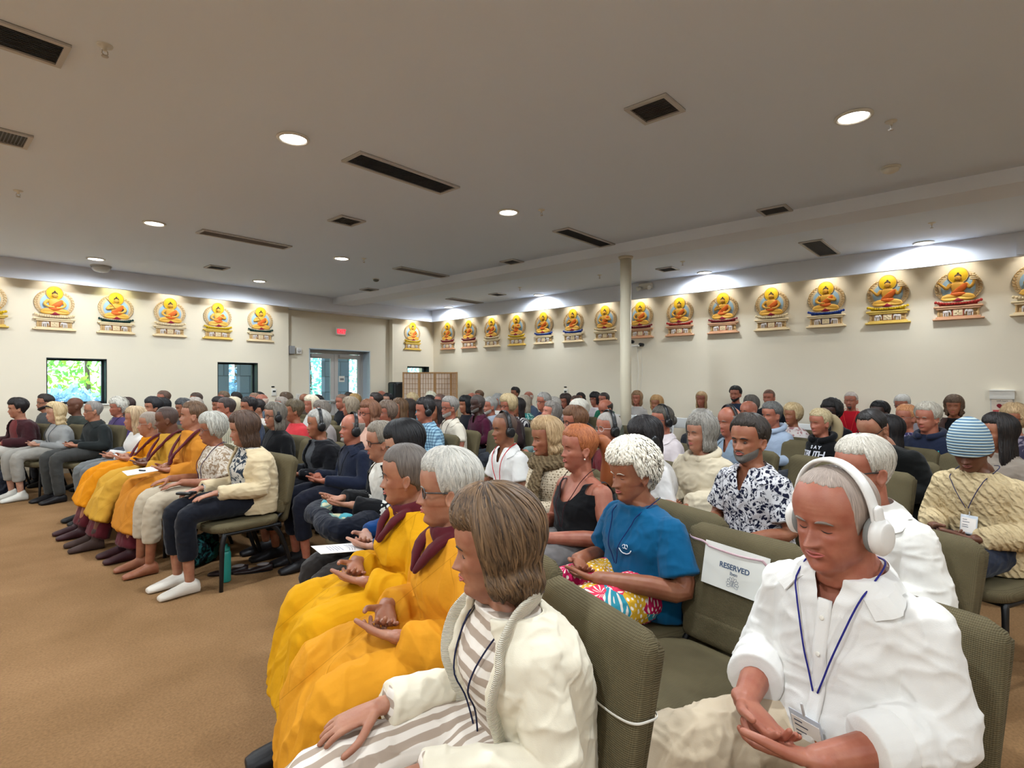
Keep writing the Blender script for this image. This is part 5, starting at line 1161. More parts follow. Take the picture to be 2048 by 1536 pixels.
    # ---------------- things worn
    if sp.get('glasses') and d < 12:
        gc = sp['glasses']; gm = mat('spectacle_%d_%d_%d' % gc, gc, .3, spec=.5); gl = thing('eyeglasses', (0, 0, 0)); gl.parent = root
        fr = .0024 if gc[0] < 70 else .0015; g = G(); a = np.linspace(0, 2 * PI, 22)
        yf = head_pt(np.array([.42]), np.array([.112]), P)[0, 1] - .010
        big = sp.get('gbig', 1.0)
        for s in (-1, 1):
            ring = np.array([(s * .032 + .0235 * big * math.cos(q), yf + .006 * (abs(s * .032 + .0235 * math.cos(q)) / .05) ** 2, .111 + .0175 * big * math.sin(q)) for q in a]); tube(g, X(ring), fr * hs, 6, ref=(0, 1, 0), cap=.1)
            tube(g, X(np.array([(s * .055 * big, yf + .008, .116), (s * .074 * P['hw'], yf + .02, .118), (s * .079 * P['hw'], -.02, .117), (s * .080 * P['hw'], .02, .112)])), fr * 1.1, 6, ref=(0, 0, 1))
        tube(g, X(np.array([(-.009, yf, .115), (0, yf - .002, .118), (.009, yf, .115)])), fr, 6); obj('frame', g, gm, gl)
        if d < 3.2:
            for s in (-1, 1):
                ring = np.array([(s * .032 + .0232 * big * math.cos(q), yf + .006 * (abs(s * .032 + .0235 * math.cos(q)) / .05) ** 2, .111 + .0172 * big * math.sin(q)) for q in a[:-1]]); g = G(); r1 = X(ring); r2 = X(ring + (0, -.001, 0)); rings(g, [r1, r2]); obj('lens', g, M_lens, gl)
    if sp.get('phones'):
        pc = sp['phones']; ph = thing('headphones', (sp['x'], sp['y'], 0), sp['rz'], sp['phlabel'], 'headphones', 'headphones worn by listeners'); pm = mat('headphone_%d' % pc[0], pc, .35, spec=.5); pd = mat('headphone_pad_%d' % pc[0], tuple(int(v * .55) for v in pc), .7)
        tk = {'curly': .03, 'afro': .03, 'bob': .02}.get(st, .012); a = np.radians(np.linspace(-6, 186, 26)); rw = .079 * P['hw'] + .006 + tk * .6; rz_ = .118 + tk + .004
        g = G(); tube(g, X(np.array([(rw * math.cos(q) * (1 + .06 * math.sin(q) ** 2), .012, .122 + rz_ * math.sin(q) * (1 if math.sin(q) > 0 else .4)) for q in a])), [(.0055, .0165)] * 26, 12, ref=(1, 0, 0), cap=.2, sq=3); obj('headband', g, pm, ph)
        for s in (-1, 1):
            c = X(np.array([(s * (rw + .004), .012, .094)]))[0]; ax = (X(np.array([(s, .012, .094)]))[0] - X(np.array([(0, .012, .094)]))[0]); ax = nrm(ax); up = nrm(X(np.array([(0, 0, 1.)]))[0] - X(np.array([(0, 0, 0.)]))[0])
            g = G(); tube(g, [c - ax * .016, c - ax * .006], [(.041, .034), (.042, .035)], 26, ref=up, cap=.15); obj('ear_pad', g, pd, ph)
            g = G(); tube(g, [c - ax * .004, c + ax * .010, c + ax * .019], [(.042, .035), (.043, .036), (.034, .028)], 28, ref=up, cap=.12); tube(g, [c + up * .03 + ax * .006, c + up * .062 + ax * .003], [(.008, .015), (.006, .014)], 12, ref=tuple(ax)); obj('ear_cup', g, pm, ph)
    if sp.get('beanie'):
        g = G(); R = []
        n_ = 60; th = np.linspace(-PI, PI, n_, endpoint=False)
        for q, z in enumerate(np.r_[np.linspace(.112, .15, 7), .15 + .128 * np.sin(np.linspace(.12, 1.53, 16))]):
            t_ = np.sqrt(np.clip(1 - ((z - .15) / .131) ** 2, 0, 1)) if z > .15 else 1.; w_ = .094 * t_; f_ = .104 * t_; b_ = .118 * t_; rr_ = (1 + .012 * math.sin(q * 2.6)); zz_ = z - .02 * np.abs(np.sin(th / 2)) * (z < .2) * 1 - .02 * (np.cos(th) < 0) * 0
            R.append(X(np.c_[w_ * np.sin(th) * rr_, np.where(np.cos(th) > 0, -f_, -b_) * np.cos(th) * rr_ + .01, np.full(n_, z) - .03 * (1 - np.cos(th)) * .5 * (1 - (z - .118) / .14)]))
        rings(g, R); m_ = cloth(('beanie', (96, 128, 152), (176, 186, 180), 1)) if False else beanie_mat(); obj('beanie', g, m_, root)
    if sp.get('lanyard') and d < 9.5:
        lc = sp['lanyard']; zs = P['zs']; cord = cloth(lc) if not isinstance(lc, bool) else cloth((34, 40, 96)); g = G(); bl = .36 if sp.get('bl') is None else sp['bl']; be = P['belly']; bu = P['bust']
        pr = catmull(np.array(torso_profile(P, gr + (.0 if not sp.get('over') else .0))), 6)
        def front(x, z):
            i = np.argmin(np.abs(pr[:, 0] - z)); zz, rx, yf, yb, cy = pr[i]; k = min(.98, abs(x) / rx); return cy - yf * (1 - k ** 2.2) ** (1 / 2.0) - .013
        for s in (-1, 1):
            P_ = [(s * .03, .09, zs + .055), (s * .07, .05, zs + .06), (s * .085, .0, zs + .045)]; xs_ = np.linspace(.08, .006, 7); zs_ = np.linspace(zs - .0, zs - bl + .06, 7)
            P_ += [(s * x, front(s * x, z) - .001, z) for x, z in zip(xs_, zs_)]; tube(g, P_, .0022 if near else .003, 6, sub=3)
        ln = obj('lanyard', g, cord, root); zb = zs - bl - .0; yb_ = front(0, zb - .03) - .004
        bd = thing('name_badge', (0.0, yb_, zb), 0); bd.parent = root; bd.rotation_euler = (math.radians(-8) if be < .05 else math.radians(18 if zb < .8 else -14), 0, math.radians(sp.get('brz', 0)))
        g = G(); rbox(g, 0, -.002, -.03, .078, .002, .098, .001); obj('sleeve', g, mat('badge_plastic', (196, 202, 210), .2, spec=.6), bd)
        g = G(); box(g, -.034, -.0042, -.072, .034, -.0032, .004); obj('card', g, mat('badge_card', (236, 228, 220), .6), bd, smooth=False)
        if d < 3:
            inkm = mat('badge_ink', (70, 74, 90), .6); g = G()
            for k, (w_, z_) in enumerate(((.02, -.006), (.032, -.018), (.026, -.034), (.028, -.044))): box(g, -.028, -.0048, z_ - .0014, -.028 + w_, -.0042, z_ + .0014)
            obj('print', g, inkm, bd, smooth=False)
            if sp.get('blogo'): g = G(); disc(g, .018, -.046, .008, .0043, .0048, 20); box(g, .010, -.0048, -.062, .026, -.0042, -.057); obj('emblem', g, mat('badge_emblem', (176, 112, 66)), bd, smooth=False)
            g = G(); tube(g, [(0, -.002, .018), (0, -.002, .048)], .003, 8); obj('clip', g, M_alu, bd)
    for f in sp.get('extra', []): f(root, P, X, sp, arms)
    if sp.get('chair', True): put_chair(sp['x'], sp['y'], sp['rz'], 'olive padded chair under the ' + sp['short'])
    return root
def beanie_mat():
    if 'beanie' in MATS: return MATS['beanie']
    m = bpy.data.materials.new('striped_knit_beanie'); m.use_nodes = True; N = NT(m); b = N.n['Principled BSDF']; b.inputs['Roughness'].default_value = .9
    tc = N.add('ShaderNodeTexCoord'); w = N.add('ShaderNodeTexWave', wave_type='BANDS', bands_direction='Z'); w.inputs['Scale'].default_value = 21; w.inputs['Distortion'].default_value = .4; N.link(tc.outputs['Object'], w.inputs['Vector'])
    cr = N.add('ShaderNodeValToRGB'); e = cr.color_ramp.elements; e[0].position = .3; e[0].color = col((84, 118, 146)); e[1].position = .75; e[1].color = col((184, 198, 196)); N.link(w.outputs['Fac'], cr.inputs['Fac']); N.link(cr.outputs[0], b.inputs['Base Color'])
    bp = N.add('ShaderNodeBump'); bp.inputs['Strength'].default_value = .8; bp.inputs['Distance'].default_value = .004; N.link(w.outputs['Fac'], bp.inputs['Height']); N.link(bp.outputs[0], b.inputs['Normal']); MATS['beanie'] = m; return m
# ================================================================= small things some people wear or hold
def earring(root, P, X, sp, arms):
    for s in (-1, 1): g = G(); ellipsoid(g, X(np.array([(s * (.079 * P['hw'] + .004), .002, .062)]))[0], (.0045, .0045, .0045), 10, 8); obj('earring', g, mat('pearl', (236, 226, 210), .2, spec=.7), root)
def ring(root, P, X, sp, arms):
    pass
def rib_placket(root, P, X, sp, arms):
    M = cloth(('ribs', (234, 226, 208), (220, 210, 188), 90)); zs = P['zs']; pr = catmull(np.array(torso_profile(P, .038)), 6)
    for s in (-1, 1):
        g = G(); pth = [(0, .085, zs + .066), (s * .05, .07, zs + .064), (s * .082, .03, zs + .056), (s * .096, -.015, zs + .034)]
        for z in np.linspace(zs - .015, .56, 9): f = (zs - z) / (zs - .56); pth.append(tuple(surf_pt(pr, math.radians(-90 + s * (44 - 8 * f)), z, -.002)))
        tube(g, pth, [(.024, .007)] * 3 + [(.030, .008)] * (len(pth) - 3), 12, sub=3, ref=(.7, 0, .7), cap=.1, sq=3); obj('ribbed_band', fuse(g, .003, 'band', 1), M, root)
def placket(root, P, X, sp, arms):
    g = G(); zs = P['zs']; pr = catmull(np.array(torso_profile(P, sp.get('loose', .012) + .002)), 6); pth = []
    for z in np.linspace(zs - .03, .56, 10): i = np.argmin(np.abs(pr[:, 0] - z)); q = pr[i]; pth.append((0.0, q[4] - q[2], z))
    tube(g, pth, [(.017, .006)] * len(pth), 10, sub=2, ref=(1, 0, 0), cap=.1, sq=4); obj('placket', g, cloth(sp['top']), root)
    for q in pth[1:-1:2]: g = G(); v = np.array(q); tube(g, [v + (0, -.004, 0), v + (0, -.009, 0)], .0055, 12, cap=.1); obj('button', g, mat('button_shell', (232, 226, 214), .3), root)
    # cuff folds
    for sh, el, wr, dd, pn, s in arms:
        g = G(); a = el * .40 + wr * .60; b = el * .66 + wr * .34; tube(g, [b, b * .5 + a * .5, a], [.066, .069, .067], 24, cap=.12); obj('cuff', fuse(g, .003, 'cuff', 1, folds(.003, 77, 16)), cloth(sp['top']), root)
def left_sleeve(root, P, X, sp, arms):
    # deep fold of robe over the arm toward the viewer
    pass
def tee_logo(root, P, X, sp, arms):
    M = mat('print_white', (226, 236, 240), .6); pr = catmull(np.array(torso_profile(P, .016)), 6); z = P['zs'] - .13
    def F(u, v, w):
        zz = z + v; i = np.argmin(np.abs(pr[:, 0] - zz)); q = pr[i]; x = .062 + u; k = abs(x) / q[1]; return (x, q[4] - q[2] * (1 - k ** 2.2) ** .5 - w, zz)
    g = G(); tube(g, [F(.032 * math.cos(a), .024 * math.sin(a), .006) for a in np.linspace(math.radians(200), math.radians(345), 14)], [(.0022, .0022)] * 14, 6)
    for s, o in ((-1, -.004), (1, .008)): tube(g, [F(o + s * .007 * math.cos(a), .006 + .008 * math.sin(a), .006) for a in np.linspace(0, 5.4, 12)], .0014, 6)
    obj('chest_print', g, M, root)
def chest_text(s, size, c, dx, dz, shear=0, font_sp=1, lift=.004):
    def f(root, P, X, sp, arms):
        M = mat('print_%d_%d' % (c[0], c[1]), c, .7); pr = catmull(np.array(torso_profile(P, sp.get('loose', .012))), 6); n = len(s); w = size * .62 * font_sp
        for i, ch in enumerate(s):
            if ch == ' ': continue
            x = dx + (i - (n - 1) / 2) * w; z = P['zs'] + dz - .0; q = pr[np.argmin(np.abs(pr[:, 0] - z))]; k = min(.9, abs(x) / q[1]); y = q[4] - q[2] * (1 - k ** 2.2) ** .5 - lift - .006
            yaw = math.atan2(x * (q[2] / q[1]), q[2]) * 1.0
            text('lettering', ch, size, M, root, (x, y, z), (math.radians(80), 0, yaw), .0008, shear=shear, offs=.0015)
    return f
green_letters = chest_text('BOY', .075, (220, 226, 214), .0, -.13, .3)
teal_letters = chest_text('UNIVERSAL', .060, (40, 160, 160), .0, -.125, 0, .92, .008)
_l1 = chest_text('SAY', .042, (206, 206, 214), 0.02, -.055, .2, 1.5, .010); _l2 = chest_text('TRUTH', .088, (206, 206, 214), 0.0, -.12, .2, .8, .014)
def hoodie_letters(root, P, X, sp, arms): _l1(root, P, X, sp, arms); _l2(root, P, X, sp, arms)
def local_point(sp, v):
    c, s = math.cos(sp['rz']), math.sin(sp['rz']); return (sp['x'] + c * v[0] - s * v[1], sp['y'] + s * v[0] + c * v[1], v[2])
def leaflet(root, P, X, sp, arms):
    t = thing('leaflet', local_point(sp, (.02, -.37, .655)), sp['rz'], 'printed white leaflet held on the dark-trousered lap', 'leaflet'); t.rotation_euler = (math.radians(-6), 0, sp['rz'] + .1)
    g = G(); box(g, -.075, -.11, 0, .075, .10, .002); obj('sheet', g, mat('paper_white', (226, 222, 218), .6), t, smooth=False)
    g = G(); rr = random.Random(3)
    for k in range(5): box(g, -.045 + rr.random() * .01, -.05 + k * .014, .002, .045 - rr.random() * .02, -.046 + k * .014, .0025)
    for k in range(3): tube(g, [(-.05, .04 + k * .012, .0025), (0, .05 + k * .012, .0025), (.05, .035 + k * .012, .0025)], .0012, 5, sub=3)
    obj('print', g, mat('pale_ink', (150, 148, 160), .6), t)
def paper(root, P, X, sp, arms):
    t = thing('clipboard_paper', local_point(sp, (.10, -.42, .716)), sp['rz'], 'white sheet of paper resting on the orange-yellow robed knees', 'paper'); t.rotation_euler = (math.radians(5), 0, sp['rz'] - .1)
    g = G(); box(g, -.14, -.11, 0, .14, .10, .004); obj('sheet', g, mat('paper_white', (226, 222, 218), .6), t, smooth=False)
    t = thing('black_pen', local_point(sp, (.14, -.42, .726)), sp['rz'] + .4, 'small black pen lying on the white sheet of paper', 'pen')
    g = G(); tube(g, [(-.03, 0, 0), (.03, 0, 0)], .007, 8); obj('barrel', g, M_blackpl, t)
def phone(root, P, X, sp, arms):
    t = thing('black_pouch', local_point(sp, (-.09, -.40, .655)), sp['rz'] + .5, 'small folded black case held on black trousers beside beige trousers', 'case')
    g = G(); rbox(g, 0, 0, 0, .12, .04, .02, .008); rbox(g, .05, .02, .006, .05, .03, .02, .006); obj('case_body', g, M_blackpl, t)
def sunglasses(root, P, X, sp, arms):
    g = G()
    for s in (-1, 1): tube(g, X(np.array([(s * .008, -.085, .205), (s * .035, -.09, .212), (s * .062, -.07, .205), (s * .085, -.03, .18)])), [(.003, .008), (.004, .012), (.003, .008), (.002, .002)], 8, sub=2)
    obj('sunglasses', g, M_blackpl, root)
PEOPLE = [
    dict(x=0.981, y=0.898, zc=1.059, rz=4.324, d=1.33, short='bob-haired woman in white cardigan', label='person with streaked brown bob in cream ribbed cardigan, eyes closed, nearest the viewer', sex='f', hair='mid', hl={'side': -0.0, 'back': -0.045, 't': 0.03, 'fr': 0.172, 'fa': 70, 'flare': 0.5, 'tuck': 1.6, 'wave': 0.003, 'sweep': 0.2}, hc=(48, 34, 24), hc2=(132, 102, 72), skin='fair', age=0.9, top=('stripes', (226, 216, 204), (168, 150, 134), 9), slv='long', over=(226, 216, 194), gap=34, bottom=('vstripes', (226, 216, 204), (168, 150, 134), 10), hands='knees', yaw=-22, nod=7, shoe='dark', lanyard=(34, 36, 62), bl=0.33, fold=0.005, bw=0.88, spread=0.0, slouch=0.3, extra=[rib_placket, earring, ring]),
    dict(x=1.222, y=1.364, zc=1.099, rz=4.375, d=1.82, short='grey-haired monk with glasses', label='person with cropped silver hair and glasses in golden yellow robe', sex='f', hair='short', hl={'t': 0.017, 'st': 0.0025}, hc=(150, 146, 138), hc2=(206, 200, 188), skin='fair', kind='robe', robe=('patches', (216, 150, 42), (208, 140, 32), 0), glasses=(60, 56, 56), yaw=-20, nod=2, hands='clasp', bw=1.02, age=0.5, fold=0.01, zc_off=0.0, hem=0.27, ext=0.06, extra=[left_sleeve]),
    dict(x=1.414, y=1.840, zc=1.068, rz=4.425, d=2.28, short='buzz-cut nun in bright yellow', label='person with short dark grey buzz cut in bright yellow robe, smiling', sex='f', hair='buzz', hl={'t': 0.009, 'st': 0.0008}, hc=(72, 64, 58), hc2=(112, 102, 94), skin='fair', kind='robe', robe=('patches', (218, 160, 24), (210, 150, 16), 0), yaw=-20, nod=3, bw=0.95, age=0.6, hem=0.27, ext=0.04, extra=[left_sleeve]),
    dict(x=1.559, y=0.296, zc=1.118, rz=4.385, d=1.36, short='man with white headphones', label='person with grey receding hair and white headphones in white button shirt, eyes closed', hair='buzz', hl={'t': 0.004, 'fr': 0.214, 'fa': 64}, hc=(134, 120, 110), hc2=(180, 160, 146), skin='pink', fat=1.0, age=1.0, jaw=1.08, bw=1.06, belly=0.075, top=(224, 220, 214), slv='rolled', collar=1, vneck=1, bottom=(196, 178, 152), hands='clasp', nod=8, yaw=-4, nose=1.15, lanyard=(40, 40, 120), bl=0.3, blogo=1, phones=(226, 222, 216), spread=0.1, arm=1.12, leg=1.1, loose=0.012, fold=0.006, neck=0.158, elb=-0.045, wf=0.45, ear=1.1, hs=1.02, slouch=0.35, hw=1.04, phlabel='white headphones worn by the man with white headphones', extra=[placket]),
    dict(x=2.177, y=1.195, zc=1.060, rz=4.325, d=2.42, short='curly white-haired woman', label='person with curly white hair in bright blue tee and flowered trousers', sex='f', hair='curly', hc=(212, 202, 184), hc2=(238, 230, 214), skin='tan', age=1, fat=0.6, bw=1.16, belly=0.06, top=(8, 82, 122), slv='short', bottom=('flowers', (0, 0, 0), (0, 0, 0), 9), nod=9, yaw=0, lanyard=(20, 36, 90), bl=0.27, brz=-20, arm=1.15, leg=1.15, loose=0.016, skirt=0, pl=0.02, slouch=0.4, nose=1.1, eyes=0, extra=[tee_logo]),
    dict(x=2.480, y=1.726, zc=1.094, rz=4.379, d=3.00, short='red-haired woman in black tank top', label='person with red ponytail in black tank top and grey trousers', sex='f', hair='pony', hc=(128, 66, 34), hc2=(186, 112, 66), skin='pink', age=0.7, fat=0.5, bw=1.08, belly=0.05, top=(14, 14, 16), slv='tank', bottom=(116, 112, 110), yaw=-8, lanyard=(50, 14, 20), arm=1.15, bl=0.3, pl=0.02, extra=[earring]),
    dict(x=2.838, y=2.227, zc=1.088, rz=4.430, d=3.60, short='wavy blonde woman with scarf', label='person with wavy dark blonde hair, tan scarf and open crochet sweater', sex='f', hair='wavy', hl={'t': 0.026, 'side': -0.03, 'back': -0.06}, hc=(140, 110, 74), hc2=(198, 168, 126), skin='tan', age=0.6, bw=1.0, top=('holes', (206, 190, 164), (110, 92, 70), 62), slv='long', scarf=('knit', (120, 102, 76), (96, 80, 58), 14), bottom=(150, 140, 126), yaw=-6, nod=3, eyes=0, loose=0.02),
    dict(x=3.172, y=2.904, zc=1.088, rz=4.494, d=4.30, short='shaved man with red lanyard', label='person with shaved head and black headphones, white linen shirt, red lanyard', hair='buzz', hl={'t': 0.0025, 'fr': 0.21}, hc=(70, 54, 46), skin='olive', age=0.6, top=(222, 220, 216), slv='short', collar=1, vneck=1, bottom=(214, 208, 198), yaw=-6, nod=2, lanyard=(196, 36, 40), phones=(18, 18, 20), nose=1.1, hands='up', phlabel='black headphones worn by the shaved man with red lanyard'),
    dict(x=3.601, y=1.522, zc=1.105, rz=4.393, d=3.70, short='grey-bobbed woman in cream poncho', label='person with straight grey bob in cream hooded poncho sweater, smiling', sex='f', hair='bob', hl={'t': 0.024, 'side': 0.0, 'back': -0.02, 'fa': 62, 'fr': 0.172}, hc=(96, 90, 82), hc2=(164, 158, 148), skin='fair', age=0.8, bw=1.08, top=(206, 192, 166), slv='long', flare=0.02, hood=1, bottom=(70, 72, 82), yaw=-8, nod=-2, loose=0.042, fold=0.009),
    dict(x=2.994, y=1.001, zc=1.148, rz=4.336, d=2.90, short='bearded man in paisley shirt', label='person with slick dark hair and grey beard in navy and white paisley shirt', hair='neat', hl={'t': 0.02, 'fr': 0.196}, hc=(34, 28, 24), hc2=(66, 56, 48), skin='tan', beard='full', bc=(92, 86, 80), age=0.9, bw=1.05, top=('paisley', (206, 204, 206), (26, 28, 48), 17), slv='short', collar=1, vneck=1, bottom=(40, 46, 64), nose=1.2, eyes=1, nod=2, yaw=6, loose=0.018, brow=1.5),
    dict(x=2.466, y=0.390, zc=1.121, rz=4.166, d=2.10, short='white-haired man in white shirt', label='person with thick white hair and thin glasses in loose white shirt behind white headphones', hair='short', hl={'t': 0.012, 'st': 0.003, 'fr': 0.192, 'back': 0.05}, hc=(150, 142, 128), hc2=(216, 208, 194), skin='pink', age=0.8, bw=1.08, top=(226, 222, 214), slv='rolled', collar=1, bottom=(90, 92, 100), glasses=(30, 28, 28), yaw=-8, nod=8, loose=0.022),
    dict(x=4.718, y=0.646, zc=1.153, rz=4.358, d=3.95, short='balding man in black sweater', label='person with thinning dark hair and glasses in black sweater, head bowed low', hair='receding', hl={'t': 0.012, 'fr': 0.222}, hc=(28, 24, 22), skin='fair', age=0.4, bw=1.32, top=(16, 17, 16), slv='long', bottom=(30, 30, 32), nod=34, yaw=-2, glasses=(30, 26, 24), slouch=0.9, loose=0.02),
    dict(x=3.859, y=0.106, zc=1.122, rz=4.297, d=2.95, short='person in blue knitted beanie', label='person in striped blue knitted beanie and cream cable sweater, head bowed', hair='tied', hc=(40, 30, 26), skin='brown', bw=1.05, age=0.3, beanie=1, top=('knit', (204, 182, 142), (199, 177, 137), 13), slv='long', bottom=(26, 34, 52), nod=26, yaw=10, lanyard=(44, 46, 84), bl=0.22, loose=0.022, slouch=0.6, shoe='grey', collar=0, hands='clasp'),
    dict(x=1.779, y=2.286, zc=1.133, rz=4.408, d=2.85, short='black-haired person in blue', label='person with sleek black hair in blue sweater holding a printed leaflet', sex='f', hair='bob', hl={'t': 0.015, 'side': 0.02, 'back': -0.12, 'fa': 62, 'fr': 0.17}, hc=(12, 11, 12), hc2=(30, 28, 30), skin='pale', age=0, bw=0.86, top=(18, 62, 116), slv='long', bottom=(44, 40, 38), nod=14, yaw=-12, shoe='dark', hands='clasp', extra=[leaflet]),
    dict(x=2.183, y=3.111, zc=1.052, rz=4.423, d=3.70, short='cross-legged man in white shirt', label='person with swept grey-brown hair and thick glasses sitting cross-legged in a white shirt', hair='comb', hl={'back': 0.0}, hc=(96, 86, 74), hc2=(150, 140, 124), skin='fair', age=0.8, top=(214, 210, 200), slv='rolled', collar=1, over=(18, 18, 20), gap=46, bottom=(18, 22, 34), glasses=(26, 16, 16), crossed=1, yaw=-8, nod=4, nose=1.1, hands='up'),
    dict(x=2.567, y=4.107, zc=1.059, rz=4.591, d=4.65, short='bald bearded man in navy shirt', label='person with bald head, grey goatee and black headphones in navy shirt', hair='horseshoe', hl={'t': 0.004}, hc=(120, 112, 104), skin='pink', beard='goatee', bc=(140, 134, 126), age=0.9, belly=0.05, bw=1.05, top=(22, 28, 46), slv='long', collar=1, bottom=(20, 22, 34), phones=(16, 16, 18), nod=-5, yaw=-6, eyes=0, lanyard=(20, 20, 24), bl=0.28, plen='crop', phlabel='black headphones worn by the bald bearded man in navy shirt'),
    dict(x=2.539, y=4.589, zc=1.078, rz=4.635, d=4.95, short='grey-haired person in black jacket', label='person with pulled-back grey hair and black headphones in black jacket', sex='f', hair='tied', hl={'t': 0.012}, hc=(132, 128, 122), hc2=(180, 176, 168), skin='tan', age=1.0, bw=0.98, top=(60, 62, 66), slv='long', over=(16, 16, 20), gap=20, bottom=(20, 20, 26), phones=(16, 16, 18), yaw=-8, nod=1, plen='crop', phlabel='black headphones worn by the grey-haired person in black jacket'),
    dict(x=2.621, y=5.624, zc=1.104, rz=4.731, d=5.70, short='long-haired woman with headphones', label='person with long greying hair, glasses and black headphones in black blouse', sex='f', hair='mid', hl={'fr': 0.185}, hc=(84, 76, 66), hc2=(128, 120, 108), skin='fair', age=0.5, bw=1.08, top=(16, 16, 18), slv='long', bottom=(18, 18, 20), glasses=(28, 24, 24), phones=(16, 16, 18), shoe='white', yaw=-4, lanyard=(24, 24, 30), phlabel='black headphones worn by the long-haired woman with headphones'),
    dict(x=1.790, y=4.302, zc=1.097, rz=4.747, d=4.20, short='brown-haired woman in cream cardigan', label='person with straight brown bob in cream cardigan over a patterned blouse, black trousers', sex='f', hair='mid', hl={'t': 0.022, 'side': -0.02, 'back': -0.05, 'fa': 58}, hc=(58, 40, 30), hc2=(92, 68, 52), skin='fair', age=0.2, bw=0.9, belly=0.03, top=('spots', (196, 190, 180), (44, 54, 66), 24), slv='long', over=(206, 186, 150), gap=42, bottom=(22, 24, 32), plen='crop', shoe='sock', nod=8, yaw=-14, hands='knees', ext=0.02, extra=[phone]),
    dict(x=1.787, y=4.935, zc=1.061, rz=4.730, d=4.62, short='grey-haired woman in floral top', label='person with short silver hair and glasses in white floral top and beige trousers', sex='f', hair='crop', hc=(136, 132, 122), hc2=(196, 192, 180), skin='tan', age=0.8, bw=1.02, belly=0.04, top=('spots', (206, 196, 182), (150, 128, 104), 30), slv='short', bottom=(186, 172, 150), plen='crop', shoe='bare', glasses=(120, 110, 110), nod=5, yaw=-14, arm=1.1, lanyard=(60, 40, 70), ext=0.08, hands='knees'),
    dict(x=1.784, y=5.435, zc=1.150, rz=4.712, d=4.95, short='brown-haired monk in orange-yellow', label='person with neat brown hair in orange-yellow robe with maroon bands, paper on the knees', hair='neat', hl={'t': 0.012}, hc=(78, 56, 40), hc2=(116, 88, 64), skin='fair', kind='robe', robe=('patches', (208, 140, 54), (196, 126, 42), 0), collar_style='band', age=0.4, yaw=-12, nod=-3, shoe='maroon', ext=0.14, hem=0.24, hands='clasp', extra=[paper]),
    dict(x=1.763, y=5.984, zc=1.095, rz=4.677, d=5.30, short='shaven monk with tanned skin', label='person with shaved head and brown skin in pale yellow robe, eyes lowered', hair='buzz', hl={'t': 0.002, 'fr': 0.205}, hc=(60, 46, 40), skin='brown', kind='robe', robe=('patches', (206, 158, 62), (194, 146, 52), 0), collar_style='band', age=0.3, yaw=-12, nod=8, shoe='wsock', ext=0.24, hem=0.26, hands='clasp', fat=0.5),
    dict(x=1.750, y=6.539, zc=1.025, rz=4.677, d=5.66, short='shaven monk with glasses', label='person with short grey stubble and glasses in deep yellow robe, legs crossed', hair='buzz', hc=(120, 108, 96), skin='fair', kind='robe', robe=('patches', (220, 142, 22), (208, 130, 16), 0), collar_style='band', age=0.6, yaw=-12, nod=0, shoe='maroon', ext=0.22, hem=0.3, glasses=(180, 170, 160), hands='clasp'),
    dict(x=1.779, y=7.167, zc=1.047, rz=4.782, d=6.10, short='straight-haired blonde in white jacket', label='person with straight ash-blonde hair in white jacket between monk and dark-jacketed man', sex='f', hair='long', hl={'side': -0.07, 'back': -0.1}, hc=(150, 124, 94), hc2=(200, 176, 140), skin='fair', bw=0.85, top=(214, 212, 208), slv='long', bottom=(104, 106, 106), yaw=-14, plen='full', shoe='dark'),
    dict(x=1.712, y=8.745, zc=1.084, rz=4.992, d=7.10, short='glasses man in charcoal jacket', label='person with receding grey hair and glasses in charcoal jacket, front row', hair='short', hl={'t': 0.006, 'fr': 0.205}, hc=(110, 104, 98), skin='fair', age=0.6, bw=1.1, top=(36, 40, 40), slv='long', collar=1, bottom=(62, 62, 60), glasses=(60, 50, 46), yaw=-14, shoe='dark', nod=0),
    dict(x=1.415, y=9.228, zc=1.053, rz=4.992, d=7.20, short='wavy blonde in grey cardigan', label='person with long wavy blonde hair and sunglasses pushed up, light grey cardigan', sex='f', hair='wavy', hc=(176, 146, 100), hc2=(228, 204, 160), skin='pale', age=0.1, bw=0.86, top=(146, 146, 144), slv='long', bottom=(150, 146, 138), plen='crop', shoe='white', yaw=-12, lanyard=(70, 76, 86), nod=3, extra=[sunglasses]),
    dict(x=1.112, y=9.792, zc=1.104, rz=5.009, d=7.35, short='dark-haired youth in maroon jacket', label='person with thick black hair in maroon jacket and pale trousers at the picture edge', hair='crop', hl={'side': 0.08, 'back': 0.03, 't': 0.026}, hc=(22, 18, 18), skin='fair', age=0, bw=1.05, top=(110, 44, 46), slv='long', over=(58, 28, 32), gap=30, bottom=(196, 190, 180), shoe='dark', yaw=-12, nod=4),
    dict(x=1.519, y=10.748, zc=1.142, rz=4.992, d=8.29, short='bearded man behind blonde', label='person with dark hair, beard and glasses in grey shirt behind the wavy blonde', hair='neat', hc=(34, 28, 26), skin='fair', beard='full', age=0.2, top=(74, 76, 78), collar=1, glasses=(40, 40, 40), bw=1.1, yaw=-8),
    dict(x=1.790, y=10.249, zc=1.103, rz=4.992, d=8.16, short='bald man in olive shirt', label='person with bald brown head in dark olive shirt below the wide window', hair='none', skin='brown', top=(58, 62, 56), collar=1, bw=1.08, yaw=-8),
    dict(x=2.138, y=9.469, zc=1.093, rz=4.922, d=7.90, short='white-curled woman in purple', label='person with curly white hair in purple shirt beside the wide window', sex='f', hair='curly', hc=(190, 184, 170), hc2=(226, 220, 208), skin='pink', bw=1.1, top=(78, 62, 104), lanyard=(40, 40, 60), yaw=-4),
    dict(x=2.553, y=10.731, zc=1.065, rz=4.922, d=9.05, short='dark-haired head behind white curls', label='person with dark brown hair mostly hidden behind the white-curled woman', sex='f', hair='mid', hc=(46, 30, 28), skin='fair', top=(60, 60, 70)),
